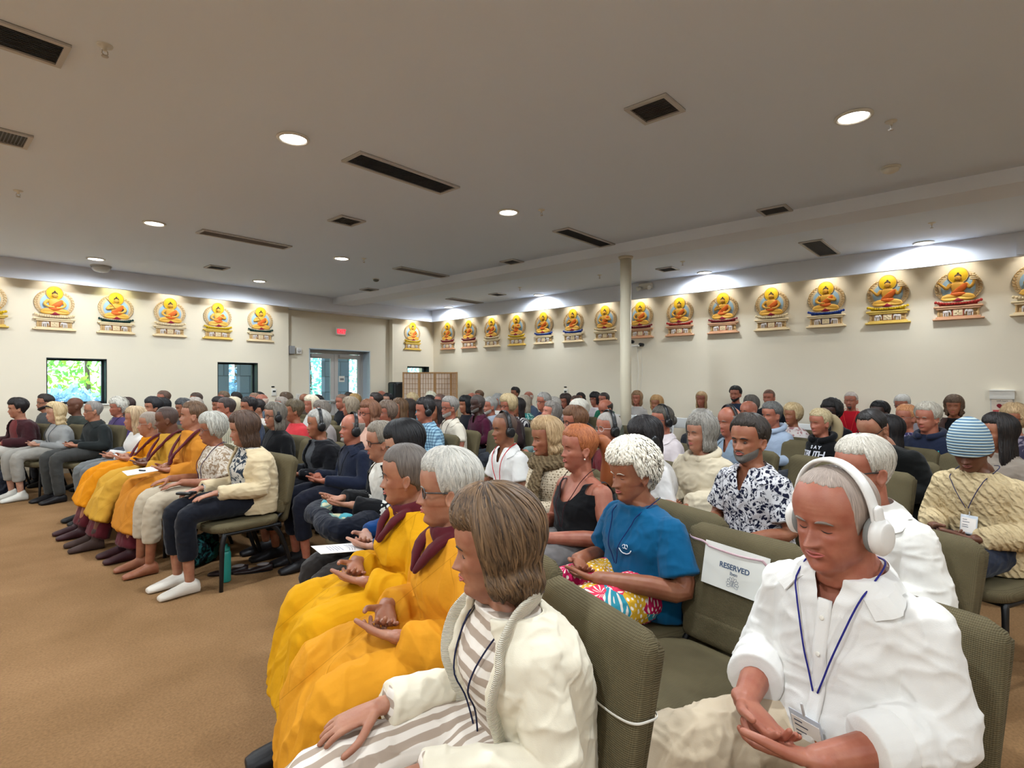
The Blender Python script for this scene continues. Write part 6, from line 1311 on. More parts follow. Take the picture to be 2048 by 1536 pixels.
    dict(x=2.256, y=8.285, zc=1.124, rz=4.817, d=7.20, short='short black-haired woman behind monks', label='person with short black hair looking over the monks in grey top', sex='f', hair='pixie', hl={'t': 0.024}, hc=(26, 24, 26), skin='fair', top=(120, 122, 128), yaw=4),
    dict(x=2.769, y=9.723, zc=1.071, rz=4.817, d=8.54, short='black-haired person under tall man', label='person with full black hair in front of the crew-cut man', sex='f', hair='crop', hc=(18, 17, 19), skin='fair', top=(50, 50, 54)),
    dict(x=2.947, y=10.274, zc=1.188, rz=4.992, d=9.04, short='crew-cut man against window wall', label='person with reddish crew cut seated tall against the window wall', hair='short', hl={'t': 0.008}, hc=(80, 60, 50), skin='pink', top=(120, 124, 130)),
    dict(x=3.484, y=10.423, zc=1.148, rz=4.922, d=9.54, short='man in mint shirt', label='person with crew cut in pale mint shirt against the window wall', hair='short', hl={'t': 0.007}, hc=(62, 48, 40), skin='tan', top=(176, 200, 190)),
    dict(x=2.712, y=8.615, zc=1.085, rz=4.817, d=7.76, short='dark curly head behind monk', label='person with dark grey curls right behind the brown-haired monk', sex='f', hair='crop', hc=(44, 44, 46), hc2=(90, 90, 90), skin='tan', top=(70, 70, 78)),
    dict(x=3.016, y=9.085, zc=1.082, rz=4.852, d=8.30, short='grey head below mint shirt', label='person with soft grey hair in front of the mint shirt', sex='f', hair='crop', hc=(150, 140, 130), skin='fair', top=(150, 140, 130)),
    dict(x=2.593, y=6.796, zc=1.146, rz=4.747, d=6.46, short='large man in beige shirt', label='person with dark buzz cut and heavy build in striped beige shirt', hair='short', hl={'t': 0.006}, hc=(50, 40, 36), skin='pink', fat=0.8, bw=1.2, belly=0.06, top=('vstripes', (190, 182, 158), (150, 146, 128), 14), collar=1, yaw=-12, lanyard=(20, 20, 24)),
    dict(x=3.037, y=7.710, zc=1.115, rz=4.782, d=7.40, short='long pale-haired person behind beige shirt', label='person with long pale blonde hair hidden behind the large man', sex='f', hair='long', hc=(186, 170, 138), hc2=(214, 200, 170), skin='fair', top=(190, 180, 160)),
    dict(x=3.468, y=9.390, zc=1.082, rz=4.852, d=8.84, short='dark-haired person left of large man', label='person with rounded dark hair and pale pink top left of the large man', sex='f', hair='crop', hc=(34, 30, 30), skin='tan', top=(190, 176, 180)),
    dict(x=3.999, y=10.597, zc=1.159, rz=4.887, d=10.04, short='brown-haired man under slim window', label='person with brown hair at the lower left corner of the slim window', hair='short', hc=(92, 74, 58), skin='pink', top=(90, 94, 100)),
    dict(x=4.002, y=10.053, zc=1.152, rz=4.887, d=9.68, short='dark-skinned man under slim window', label='person with dark skin and black hair at the foot of the slim window', hair='short', hc=(18, 16, 16), skin='dark', top=(60, 44, 40), yaw=20),
    dict(x=2.999, y=7.152, zc=1.133, rz=4.747, d=7.00, short='black-haired moustached man', label='person with black hair and moustache behind the brown-haired woman', hair='neat', hc=(26, 22, 22), skin='tan', moustache=1, top=(60, 70, 90), collar=1),
    dict(x=3.483, y=8.021, zc=1.076, rz=4.782, d=7.94, short='dark-haired man in white shirt', label='person with dark hair in off-white shirt left of the headphoned long-haired woman', hair='neat', hc=(36, 30, 28), skin='fair', top=(196, 188, 178)),
    dict(x=4.026, y=9.366, zc=1.141, rz=4.852, d=9.24, short='thin-haired man right of slim window', label='person with thinning brown hair and ruddy forehead near the slim window', hair='receding', hc=(110, 84, 66), skin='pink', top=(100, 100, 110)),
    dict(x=3.909, y=8.836, zc=1.139, rz=4.817, d=8.80, short='bald ruddy man in grey shirt', label='person with bald ruddy head in blue-grey shirt below the thermostat', hair='horseshoe', hc=(170, 150, 136), skin='pink', top=(90, 98, 108)),
    dict(x=4.588, y=10.478, zc=1.139, rz=4.852, d=10.40, short='small dark head by thermostat', label='person with dark hair barely showing between two balding men', hair='short', hc=(24, 20, 20), skin='tan', top=(70, 70, 80)),
    dict(x=4.579, y=9.406, zc=1.135, rz=4.817, d=9.68, short='brown mop-haired person', label='person with brown mop of hair left of the light switch', sex='f', hair='crop', hc=(62, 46, 34), hc2=(110, 88, 66), skin='fair', top=(96, 84, 74)),
    dict(x=3.966, y=8.292, zc=1.097, rz=4.782, d=8.48, short='grey man with reading glasses', label='person with grey hair and glasses behind the headphoned long-haired woman', hair='short', hc=(120, 110, 100), skin='pink', glasses=(40, 36, 36), top=(98, 80, 70)),
    dict(x=3.145, y=6.237, zc=1.115, rz=4.712, d=6.50, short='short-haired woman in coral red', label='person with short brown hair in coral red sweater', sex='f', hair='pixie', hl={'t': 0.02}, hc=(72, 60, 44), hc2=(112, 98, 74), skin='tan', bw=0.9, top=(206, 60, 66), yaw=-14, nod=2),
    dict(x=5.069, y=9.669, zc=1.117, rz=4.782, d=10.22, short='bald man with glasses by door', label='person with bald head and glasses in brown shirt left of the glass door', hair='horseshoe', hc=(110, 90, 74), skin='olive', glasses=(40, 30, 28), top=(84, 70, 60)),
    dict(x=4.101, y=7.630, zc=1.119, rz=4.747, d=8.14, short='white-blonde woman by door', label='person with white-blonde hair in white top in front of the glass door', sex='f', hair='wavy', hl={'side': -0.0, 'back': -0.03}, hc=(196, 180, 148), hc2=(232, 222, 200), skin='pink', top=(214, 212, 206)),
    dict(x=4.753, y=8.642, zc=1.097, rz=4.782, d=9.30, short='dark head against left door leaf', label='person with dark hair seen against the left glass door leaf', sex='f', hair='crop', hc=(26, 22, 22), skin='tan', top=(60, 60, 64)),
    dict(x=3.632, y=6.504, zc=1.080, rz=4.712, d=7.04, short='grey-brown curly person', label='person with grey-brown curls right of the coral sweater', sex='f', hair='crop', hc=(104, 94, 84), hc2=(150, 140, 128), skin='pink', top=(160, 150, 146)),
    dict(x=4.898, y=8.119, zc=1.130, rz=4.712, d=9.06, short='ruddy man in black shirt by door', label='person with cropped brown hair in black shirt before the door centre', hair='short', hl={'t': 0.006}, hc=(92, 70, 56), skin='pink', top=(20, 22, 28)),
    dict(x=5.716, y=9.214, zc=1.130, rz=4.712, d=10.40, short='dark head behind ruddy man', label='person with dark hair rising just behind the ruddy man', hair='neat', hc=(36, 30, 26), skin='tan', top=(50, 50, 54)),
    dict(x=5.362, y=8.469, zc=1.118, rz=4.712, d=9.64, short='long light-brown-haired woman by door', label='person with long golden brown hair against the right door leaf', sex='f', hair='long', hl={'side': -0.05, 'back': -0.08}, hc=(140, 108, 62), hc2=(186, 152, 100), skin='pink', top=(150, 100, 90)),
    dict(x=4.164, y=6.688, zc=1.108, rz=4.712, d=7.56, short='tousled grey-blonde in white cardigan', label='person with tousled grey-blonde hair in black top and white cardigan', sex='f', hair='crop', hl={'side': 0.02, 'back': -0.02, 't': 0.03}, hc=(110, 92, 74), hc2=(176, 160, 136), skin='pink', top=(24, 24, 26), over=(212, 206, 196), gap=40, yaw=-40),
    dict(x=3.328, y=4.982, zc=1.125, rz=4.643, d=5.80, short='auburn-haired woman with glasses', label='person with wavy auburn hair and dark glasses in peach top', sex='f', hair='wavy', hl={'side': -0.06, 'back': -0.1}, hc=(98, 62, 44), hc2=(146, 102, 76), skin='pink', bw=0.92, top=(214, 172, 152), glasses=(34, 24, 24), yaw=0),
    dict(x=3.781, y=5.300, zc=1.099, rz=4.608, d=6.35, short='short wavy-haired woman with glasses', label='person with short brown-grey waves and wire glasses', sex='f', hair='crop', hl={'t': 0.028}, hc=(86, 68, 56), hc2=(132, 112, 96), skin='pink', top=(176, 150, 140), glasses=(110, 100, 100)),
    dict(x=5.059, y=7.397, zc=1.151, rz=4.573, d=8.70, short='dark-haired man right of door', label='person with swept dark hair facing away beside the door frame', hair='comb', hc=(36, 28, 24), skin='pink', top=(120, 90, 80), yaw=-20),
    dict(x=6.594, y=9.432, zc=1.156, rz=4.712, d=11.20, short='bald head at far wall', label='person with bald head far behind the dark-haired man', hair='horseshoe', hc=(90, 70, 60), skin='pink', top=(110, 100, 100)),
    dict(x=6.157, y=8.600, zc=1.123, rz=4.887, d=10.32, short='pale woman with black updo', label='person with black tied-up hair and pale face near the folding screen', sex='f', hair='bun', hc=(22, 20, 22), skin='pale', top=(60, 56, 60)),
    dict(x=4.359, y=5.839, zc=1.108, rz=4.608, d=7.14, short='long brown-haired woman in white', label='person with long brown ombre hair in white sweater', sex='f', hair='long', hl={'side': -0.1, 'back': -0.15}, hc=(60, 42, 32), hc2=(126, 94, 62), skin='tan', top=(206, 200, 190), bw=0.9),
    dict(x=4.784, y=6.203, zc=1.081, rz=4.573, d=7.70, short='dark-haired person in black behind ombre hair', label='person with dark brown hair in black beside the long ombre hair', sex='f', hair='long', hc=(34, 26, 24), hc2=(60, 46, 38), skin='tan', top=(22, 24, 24)),
    dict(x=6.305, y=8.073, zc=1.112, rz=4.817, d=10.08, short='blonde woman in teal by screen', label='person with curly golden-white hair and teal top before the folding screen', sex='f', hair='curly', hl={'t': 0.026}, hc=(190, 160, 110), hc2=(226, 208, 170), skin='pink', top=(84, 130, 146), glasses=(70, 60, 60)),
    dict(x=7.126, y=8.535, zc=1.131, rz=4.712, d=11.00, short='white-haired head at screen', label='person with white hair low in front of the folding screen centre', sex='f', hair='crop', hc=(206, 192, 170), skin='pink', top=(150, 150, 150)),
    dict(x=6.182, y=7.431, zc=1.095, rz=4.643, d=9.56, short='dark cap of hair before screen', label='person with dark hair directly above the headphoned man in plaid', hair='neat', hc=(26, 22, 22), skin='tan', top=(70, 60, 60)),
    dict(x=5.960, y=6.898, zc=1.131, rz=4.643, d=9.04, short='ruddy bald man before screen', label='person with ruddy high forehead and cropped hair in dim grey shirt before the screen', hair='short', hl={'t': 0.005, 'fr': 0.205}, hc=(84, 64, 56), skin='pink', top=(74, 76, 84)),
    dict(x=3.787, y=4.618, zc=1.151, rz=4.538, d=5.90, short='headphoned man in light plaid', label='person with dark hair and black headphones in light blue plaid shirt', hair='neat', hl={'t': 0.018}, hc=(26, 22, 22), skin='pink', age=0.3, bw=1.08, top=('plaid', (150, 184, 200), (60, 80, 110), 10), collar=1, phones=(16, 16, 18), nose=1.15, yaw=-8, nod=4, phlabel='black headphones worn by the headphoned man in light plaid'),
    dict(x=4.550, y=5.324, zc=1.092, rz=4.538, d=6.94, short='long dark-haired person behind plaid shirt', label='person with long dark hair just behind the plaid shirt', sex='f', hair='long', hc=(34, 24, 22), skin='tan', top=(84, 52, 48)),
    dict(x=4.306, y=4.817, zc=1.154, rz=4.503, d=6.42, short='grey-bearded man in white polo', label='person with silver hair, dark glasses and short beard in white polo shirt', hair='neat', hc=(110, 104, 98), hc2=(160, 154, 146), skin='pink', beard='full', bc=(140, 132, 124), age=0.8, top=(214, 204, 186), slv='short', collar=1, glasses=(30, 22, 20), lanyard=(60, 50, 50), bottom=(206, 200, 190), bw=1.05),
    dict(x=5.658, y=5.975, zc=1.116, rz=4.503, d=8.20, short='black-haired woman with necklace', label='person with black shoulder-length hair in black top with pendant', sex='f', hair='bangs', hl={'fr': 0.165}, hc=(14, 13, 15), skin='tan', top=(26, 26, 32)),
    dict(x=7.118, y=7.343, zc=1.136, rz=4.573, d=10.20, short='bald dome behind bearded man', label='person with shiny bald head behind the maroon-shirted man', hair='none', skin='pink', top=(120, 110, 110)),
    dict(x=8.475, y=8.525, zc=1.146, rz=4.712, d=12.00, short='brown head at relief wall', label='person with brown hair far back against the relief wall', hair='neat', hc=(90, 66, 48), skin='pink', top=(110, 100, 96)),
    dict(x=5.072, y=5.130, zc=1.163, rz=4.433, d=7.20, short='bearded man in maroon shirt', label='person with dark skin, grey beard and close-cut hair in maroon shirt', hair='buzz', hc=(60, 52, 48), skin='dark', beard='full', bc=(96, 90, 84), age=0.5, bw=1.12, top=(72, 22, 44), collar=1, vneck=1),
    dict(x=5.584, y=5.398, zc=1.113, rz=4.433, d=7.76, short='curly grey man with white beard', label='person with curly grey hair and white beard in pale blue shirt', hair='short', hl={'t': 0.016, 'curl': 0.004}, hc=(130, 126, 120), hc2=(176, 172, 164), skin='pink', beard='full', bc=(150, 144, 136), top=(160, 168, 180), collar=1),
    dict(x=6.854, y=6.437, zc=1.118, rz=4.503, d=9.40, short='grey-haired person in white top', label='person with grey hair pulled up in white top behind the curly grey man', sex='f', hair='crop', hc=(130, 128, 124), skin='pink', top=(206, 202, 196)),
    dict(x=5.078, y=4.582, zc=1.165, rz=4.398, d=6.84, short='short blonde woman in brown coat', label='person with layered short blonde hair and dark glasses in brown coat', sex='f', hair='crop', hl={'t': 0.03, 'side': 0.05}, hc=(150, 126, 88), hc2=(208, 186, 144), skin='pink', top=(52, 36, 36), bw=1.05, glasses=(20, 16, 16), nod=6),
    dict(x=6.147, y=5.367, zc=1.088, rz=4.433, d=8.16, short='long black hair and striped top', label='person with very long black hair in black and white striped top', sex='f', hair='long', hl={'side': -0.16, 'back': -0.24}, hc=(26, 20, 20), skin='tan', top=('vstripes', (206, 200, 196), (40, 36, 44), 9)),
    dict(x=8.996, y=7.942, zc=1.211, rz=4.643, d=12.00, short='dark-haired man high against relief wall', label='person with thick dark hair sitting highest against the relief wall', hair='neat', hl={'t': 0.022}, hc=(20, 17, 16), skin='tan', top=(70, 70, 76)),
    dict(x=6.835, y=5.828, zc=1.101, rz=4.503, d=8.98, short='glasses woman in teal print', label='person with long grey-blonde hair and glasses in teal dotted top', sex='f', hair='mid', hc=(140, 128, 112), skin='pink', glasses=(90, 70, 70), top=('spots', (30, 110, 104), (160, 190, 180), 30)),
    dict(x=8.119, y=6.822, zc=1.153, rz=4.573, d=10.60, short='bald man in steel blue shirt', label='person with bald pink head in steel blue shirt against the relief wall', hair='horseshoe', hc=(170, 156, 144), skin='pink', top=(74, 86, 104)),
    dict(x=6.068, y=4.825, zc=1.177, rz=4.398, d=7.74, short='grey crew-cut person in navy', label='person with grey crew cut and thick black glasses in navy top', hair='neat', hl={'t': 0.014}, hc=(126, 122, 116), skin='pink', glasses=(18, 16, 18), gbig=1.15, top=(28, 34, 58), bw=1.15, yaw=-6),
    dict(x=4.880, y=3.844, zc=1.102, rz=4.363, d=6.20, short='grey-bobbed woman tilting back', label='person with grey bob tilting her face up, sage green jacket', sex='f', hair='bob', hl={'side': 0.01, 'back': -0.0, 't': 0.03}, hc=(92, 84, 78), hc2=(140, 132, 124), skin='pink', top=(110, 128, 124), nod=-24, loose=0.02),
    dict(x=6.878, y=5.269, zc=1.083, rz=4.433, d=8.64, short='grey-haired person behind navy top', label='person with grey waves and glasses behind the navy top', sex='f', hair='crop', hc=(150, 144, 136), skin='pink', glasses=(90, 80, 70), top=(110, 104, 100)),
    dict(x=3.778, y=2.675, zc=1.117, rz=4.294, d=4.60, short='brown pixie-haired woman with dark glasses', label='person with short chestnut hair and dark rimmed glasses behind the redhead', sex='f', hair='pixie', hl={'t': 0.022, 'side': 0.07}, hc=(84, 54, 34), hc2=(124, 86, 58), skin='pink', age=0.6, glasses=(26, 20, 24), top=(90, 60, 60), yaw=-6),
    dict(x=3.665, y=2.276, zc=1.096, rz=4.259, d=4.25, short='grey-stubbled listener in maroon', label='person with grey stubble, clear glasses and black headphones in maroon top', hair='buzz', hc=(130, 124, 118), skin='pink', age=0.9, glasses=(206, 200, 196), top=(104, 28, 34), phones=(16, 16, 18), bw=0.95, phlabel='black headphones worn by the grey-stubbled listener in maroon'),
    dict(x=7.955, y=5.804, zc=1.122, rz=4.538, d=9.80, short='glasses woman in black blazer', label='person with brown fringe and glasses in black blazer under the wall thermostat', sex='f', hair='mid', hc=(50, 38, 34), skin='pink', glasses=(50, 40, 40), top=(190, 180, 176), over=(18, 18, 20), gap=30, nod=12),
    dict(x=8.949, y=6.193, zc=1.127, rz=4.643, d=10.80, short='dark bun at relief wall', label='person with dark hair in a bun against the relief wall', sex='f', hair='bun', hc=(30, 24, 24), skin='tan', top=(60, 56, 60)),
    dict(x=7.425, y=5.227, zc=1.099, rz=4.503, d=9.02, short='brown crown of hair', label='person with brown hair parted in front of the dark bun', hair='neat', hc=(66, 48, 38), skin='pink', top=(96, 90, 90)),
    dict(x=5.477, y=3.775, zc=1.110, rz=4.328, d=6.60, short='white-haired person in black', label='person with full white hair in black jacket behind the chestnut pixie', sex='f', hair='crop', hl={'t': 0.032, 'fr': 0.16}, hc=(186, 180, 166), hc2=(220, 214, 200), skin='pink', top=(18, 18, 20), nod=14),
    dict(x=8.546, y=5.593, zc=1.139, rz=4.503, d=10.10, short='black-bobbed person with red strap', label='person with black bob and glasses in white top with red strap', sex='f', hair='bangs', hl={'side': 0.03, 'back': 0.0}, hc=(22, 20, 22), skin='pink', glasses=(40, 36, 40), top=(220, 210, 212), lanyard=(206, 50, 60)),
    dict(x=7.935, y=5.016, zc=1.157, rz=4.503, d=9.26, short='bearded man in green tee', label='person with dark beard and cropped hair in green lettered tee', hair='buzz', hc=(40, 32, 28), skin='pink', beard='full', top=(24, 104, 76), slv='short', extra=[green_letters]),
    dict(x=6.166, y=3.829, zc=1.114, rz=4.398, d=7.15, short='bald man bowing in olive shirt', label='person with bald crown and dark fringe bowing in olive shirt beside the column', hair='horseshoe', hc=(40, 34, 30), skin='pink', top=(80, 84, 70), nod=20),
    dict(x=8.967, y=4.971, zc=1.160, rz=4.817, d=10.00, short='smiling woman in grey sweater', label='person with light brown hair smiling in grey sweater just right of the column', sex='f', hair='bob', hl={'side': -0.02, 'back': -0.03}, hc=(120, 88, 60), hc2=(164, 130, 96), skin='pink', top=(168, 162, 156), chairtype='fold'),
    dict(x=8.190, y=4.190, zc=1.104, rz=4.643, d=8.90, short='curly blonde in navy vest', label='person with wavy blonde hair in navy sleeveless vest', sex='f', hair='wavy', hl={'side': 0.0, 'back': -0.02}, hc=(158, 116, 70), hc2=(206, 166, 112), skin='tan', top=(28, 40, 60), slv='tank', chairtype='fold'),
    dict(x=4.640, y=2.310, zc=1.111, rz=4.224, d=5.00, short='bun-haired woman with headphones', label='person with dark bun, glasses and black headphones in pale pink shirt', sex='f', hair='bun', hc=(56, 50, 44), hc2=(90, 84, 74), skin='pink', age=0.3, glasses=(60, 40, 60), top=(216, 204, 204), collar=1, phones=(16, 16, 18), nod=3, yaw=0, phlabel='black headphones worn by the bun-haired woman with headphones'),
    dict(x=3.415, y=1.806, zc=1.080, rz=4.224, d=3.75, short='dark-haired listener behind white curls', label='person with thick dark hair and black headphones in white blouse behind the white-curled woman', sex='f', hair='crop', hl={'t': 0.03, 'side': 0.0, 'back': -0.04, 'fr': 0.145}, hc=(26, 22, 22), skin='pink', top=(216, 212, 208), phones=(18, 18, 20), nod=12, phlabel='black headphones worn by the dark-haired listener behind white curls'),
    dict(x=9.004, y=3.788, zc=1.166, rz=4.782, d=9.24, short='long-haired blonde in white top', label='person with long blonde hair in white top on a white folding chair', sex='f', hair='long', hl={'side': -0.08, 'back': -0.1, 't': 0.014}, hc=(156, 122, 84), hc2=(204, 172, 128), skin='pink', top=(222, 218, 212), chairtype='fold', bw=0.85),
    dict(x=9.017, y=3.233, zc=1.257, rz=4.712, d=8.88, short='moustached man in navy against wall', label='person with thick black hair and moustache in navy shirt against the relief wall', hair='neat', hl={'t': 0.022}, hc=(16, 14, 14), skin='pink', moustache=1, beard='full', top=(40, 50, 68), collar=1, chairtype='fold'),
    dict(x=7.859, y=2.608, zc=1.134, rz=4.363, d=7.60, short='grey-brown curls behind bald head', label='person with grey-brown curls hidden behind a bald pink head', hair='crop', hc=(74, 68, 62), hc2=(110, 104, 96), skin='pink', top=(80, 80, 84)),
    dict(x=6.393, y=2.148, zc=1.119, rz=4.294, d=6.20, short='bald man in white shirt', label='person with bald pink head in white shirt behind the paisley shirt', hair='none', skin='pink', top=(220, 214, 204), bw=1.1),
    dict(x=4.646, y=1.703, zc=1.125, rz=4.224, d=4.60, short='bald headphoned man in chambray', label='person with bald head and black headphones in light chambray shirt', hair='horseshoe', hl={'t': 0.004}, hc=(130, 120, 112), skin='pink', age=0.8, fat=0.5, top=(134, 152, 168), slv='short', collar=1, vneck=1, phones=(18, 18, 20), nod=6, phlabel='black headphones worn by the bald headphoned man in chambray'),
    dict(x=8.900, y=2.688, zc=1.214, rz=4.677, d=8.43, short='crew-cut man in black against wall', label='person with reddish crew cut in black shirt against the relief wall', hair='buzz', hl={'t': 0.006}, hc=(84, 60, 48), skin='pink', top=(18, 20, 26), collar=1, bw=1.15, chairtype='fold'),
    dict(x=6.000, y=1.778, zc=1.117, rz=4.294, d=5.66, short='grey-haired person in pale blue hoodie', label='person with brushed-back grey hair in pale blue hooded shirt', hair='neat', hl={'t': 0.018}, hc=(76, 74, 72), hc2=(120, 118, 114), skin='pink', age=0.7, top=(162, 176, 196), hood=1, nod=5),
    dict(x=7.025, y=1.860, zc=1.069, rz=4.294, d=6.48, short='short blonde woman in floral blouse', label='person with short rounded blonde hair in white floral blouse', sex='f', hair='crop', hl={'t': 0.026}, hc=(176, 146, 98), hc2=(224, 200, 158), skin='tan', top=('spots', (214, 204, 200), (170, 120, 120), 16), slv='short'),
    dict(x=5.771, y=1.283, zc=1.076, rz=4.189, d=5.16, short='blonde woman in black lettered hoodie', label='person with pulled-back blonde hair in black hoodie with white lettering', sex='f', hair='pony', hl={'t': 0.012}, hc=(150, 128, 90), hc2=(206, 188, 150), skin='pink', age=0.6, fat=0.4, top=(14, 14, 16), hood=1, nod=4, extra=[hoodie_letters]),
    dict(x=6.719, y=1.393, zc=1.133, rz=4.294, d=5.94, short='dark-skinned person with short afro', label='person with short black afro in black jacket behind the lettered hoodie', hair='afro', hl={'t': 0.03}, hc=(18, 15, 14), skin='dark', top=(18, 18, 22), glasses=(30, 26, 26)),
    dict(x=9.006, y=1.623, zc=1.189, rz=4.643, d=7.80, short='grey-goateed man in red shirt', label='person with grey hair and goatee in bright red shirt against the wall', hair='short', hl={'t': 0.006}, hc=(150, 140, 132), skin='pink', beard='goatee', bc=(60, 50, 46), top=(170, 20, 34), slv='short', bw=1.1, lanyard=(214, 60, 50), chairtype='fold'),
    dict(x=5.705, y=0.742, zc=1.033, rz=4.189, d=4.75, short='long black hair beside balding man', label='person with very long black hair seen beside the black sweater', sex='f', hair='long', hl={'side': -0.16, 'back': -0.24, 'fa': 66}, hc=(18, 16, 17), hc2=(34, 28, 28), skin='tan', top=(30, 30, 34), yaw=-20),
    dict(x=7.491, y=1.069, zc=1.102, rz=4.294, d=6.30, short='black-haired person behind balding man', label='person with smooth black hair just above the balding man', hair='neat', hl={'t': 0.02}, hc=(16, 15, 16), skin='dark', top=(50, 44, 44)),
    dict(x=8.862, y=1.004, zc=1.160, rz=4.573, d=7.28, short='white-haired man bowing at wall', label='person with thick white hair and glasses bowing in lilac-grey shirt', hair='short', hl={'t': 0.018}, hc=(180, 174, 166), hc2=(214, 210, 202), skin='pink', glasses=(60, 50, 50), top=(150, 144, 150), nod=14, chairtype='fold'),
    dict(x=6.621, y=0.722, zc=1.107, rz=4.259, d=5.42, short='reddish-haired woman with glasses', label='person with reddish tied hair and thin glasses in navy print top', sex='f', hair='bun', hc=(160, 96, 58), hc2=(206, 150, 104), skin='pink', glasses=(150, 120, 110), top=('spots', (50, 48, 84), (150, 140, 160), 22), yaw=-6),
    dict(x=6.115, y=0.507, zc=1.135, rz=4.224, d=4.90, short='silver-haired person in lettered navy hoodie', label='person with side-swept silver hair in navy hoodie with teal lettering', hair='comb', hl={'t': 0.024}, hc=(150, 140, 126), hc2=(200, 192, 176), skin='pink', age=0.7, fat=0.7, bw=1.25, belly=0.05, top=(32, 38, 58), hood=1, nod=5, extra=[teal_letters]),
    dict(x=8.721, y=0.471, zc=1.154, rz=4.643, d=6.82, short='brown-haired woman in dark brown coat', label='person with shaggy brown hair and black scarf in dark brown coat against the wall', sex='f', hair='wavy', hl={'side': 0.0, 'back': -0.03, 'fr': 0.16}, hc=(72, 54, 42), hc2=(122, 98, 78), skin='tan', top=(22, 22, 24), over=(70, 50, 44), gap=22, chairtype='fold'),
    dict(x=5.196, y=0.035, zc=1.094, rz=4.154, d=3.90, short='straight black hair behind beanie', label='person with long straight black hair and grey shawl behind the beanie', sex='f', hair='long', hl={'side': -0.16, 'back': -0.2, 'fa': 64}, hc=(16, 14, 15), hc2=(44, 36, 32), skin='tan', top=(140, 128, 116), yaw=-24),
    dict(x=6.620, y=-0.059, zc=1.126, rz=4.189, d=4.90, short='blonde woman with glasses at picture edge', label='person with short blonde fringe and dark glasses in patterned navy top at the picture edge', sex='f', hair='crop', hl={'t': 0.024, 'fr': 0.165, 'side': 0.05}, hc=(150, 120, 84), hc2=(206, 176, 134), skin='tan', age=0.6, glasses=(30, 22, 24), top=('spots', (60, 56, 74), (130, 120, 130), 16)),
]
_only = None
for S in PEOPLE:
    ct = S.pop('chairtype', None)
    if ct: S['chair'] = False
    person(S)
    if ct: put_fold(S['x'], S['y'], S['rz'], 'white folding chair under the ' + S['short'])
print('PEOPLE DONE', time.time() - _T0)
# ================================================================= EMPTY CHAIRS AND THINGS ON THE FLOOR
def campos(r, d): return (d * math.cos(VIEW_AZ) + r * math.sin(VIEW_AZ), d * math.sin(VIEW_AZ) - r * math.cos(VIEW_AZ))
def rz_of(fr, fd): return VIEW_AZ + math.atan2(-fr, fd) + PI / 2
def face_front(r, d, off=0): return rz_of(-9.5 - r, -2.5 - d) + math.radians(off)
RES = (.665, 1.93)
for r, d, off, lb in ((RES[0], RES[1], 12, 'empty olive padded chair with the RESERVED card hanging on its back'), (-2.10, 5.25, 6, 'empty olive padded chair between two listeners with black headphones'),
                      (-.30, 6.3, 0, 'empty olive padded chair left of the shaved man with red lanyard'), (2.62, 5.2, 0, 'empty olive padded chair below the pale blue hoodie'),
                      (2.10, 4.05, 0, 'empty olive padded chair directly behind the paisley shirt'), (2.15, 3.50, 0, 'empty olive padded chair in front of the lettered black hoodie'), (3.35, 4.15, 0, 'empty olive padded chair in front of the lettered navy hoodie')):
    x, y = campos(r, d); put_chair(x, y, face_front(r, d, off), lb)
for r, d, az, lb in ((2.75, 9.0, 182, 'empty white folding chair left of the long-haired blonde in white'), (4.0, 7.75, 178, 'empty white folding chair right of the crew-cut man in black'), (1.95, 9.9, 184, 'empty white folding chair near the column')):
    x, y = campos(r, d); put_fold(x, y, math.radians(az + 90), lb)
# reserved card on its ribbon
x, y = campos(*RES); rz = face_front(RES[0], RES[1], 12); t = thing('reserved_card', (x, y, 0), rz, 'white card reading RESERVED hung by pink ribbon on the empty chair back', 'sign')
M_card = mat('card_white', (226, 224, 216), .6); ink = mat('print_blue_grey', (70, 88, 116), .6)
cz = .762; cy = .195 + .18 * (cz - .5) - .036 - .020; c = bpy.data.objects.new('card', None); link(c, t); c.location = (.005, cy, cz); c.rotation_euler = (math.radians(-9), math.radians(2), 0)
g = G(); box(g, -.13, -.001, -.085, .13, .001, .075); obj('sheet', g, M_card, c, smooth=False)
text('lettering', 'RESERVED', .027, ink, c, (.0, -.0016, .002), (PI / 2, 0, 0), .0004, offs=.0006)
text('lettering', 'Iben', .018, ink, c, (.0, -.0016, -.020), (PI / 2, 0, 0), .0003)
g = G()
for k in range(9):
    a = math.radians(-30 + k * 30); cx, cz_ = .017 * math.cos(a), -.055 + .017 * math.sin(a)
    q = [(cx + .008 * math.cos(b) * math.cos(a) - .0045 * math.sin(b) * math.sin(a), -.0016, cz_ + .008 * math.cos(b) * math.sin(a) + .0045 * math.sin(b) * math.cos(a)) for b in np.linspace(0, 2 * PI, 12)]; tube(g, q, .0006, 4)
for s in (-1, 0, 1): q = [(s * .005 + .004 * math.cos(b), -.0016, -.055 + .009 * math.sin(b)) for b in np.linspace(0, 2 * PI, 12)]; tube(g, q, .0006, 4)
obj('lotus_emblem', g, mat('print_grey', (130, 138, 152), .6), c)
g = G(); by = lambda z, o=.0: .195 + .18 * (z - .5) - .036 - o
tube(g, [(-.238, by(.83) + .03, .835), (-.20, by(.83, .006), .83), (-.125, cy - .003, cz + .074), (-.10, cy - .004, cz + .062)], [(.0045, .0008)] * 4, 6, sub=4, ref=(0, 0, 1)); tube(g, [(.115, cy - .003, cz + .060), (.15, by(.80, .005), .785), (.238, by(.82) + .03, .80)], [(.0045, .0008)] * 3, 6, sub=4, ref=(0, 0, 1))
tube(g, [(-.10, cy - .006, cz + .062), (-.03, cy - .010, cz + .058), (.04, cy - .010, cz + .056), (.115, cy - .005, cz + .060)], [(.004, .001)] * 4, 6, sub=4, ref=(0, 0, 1))
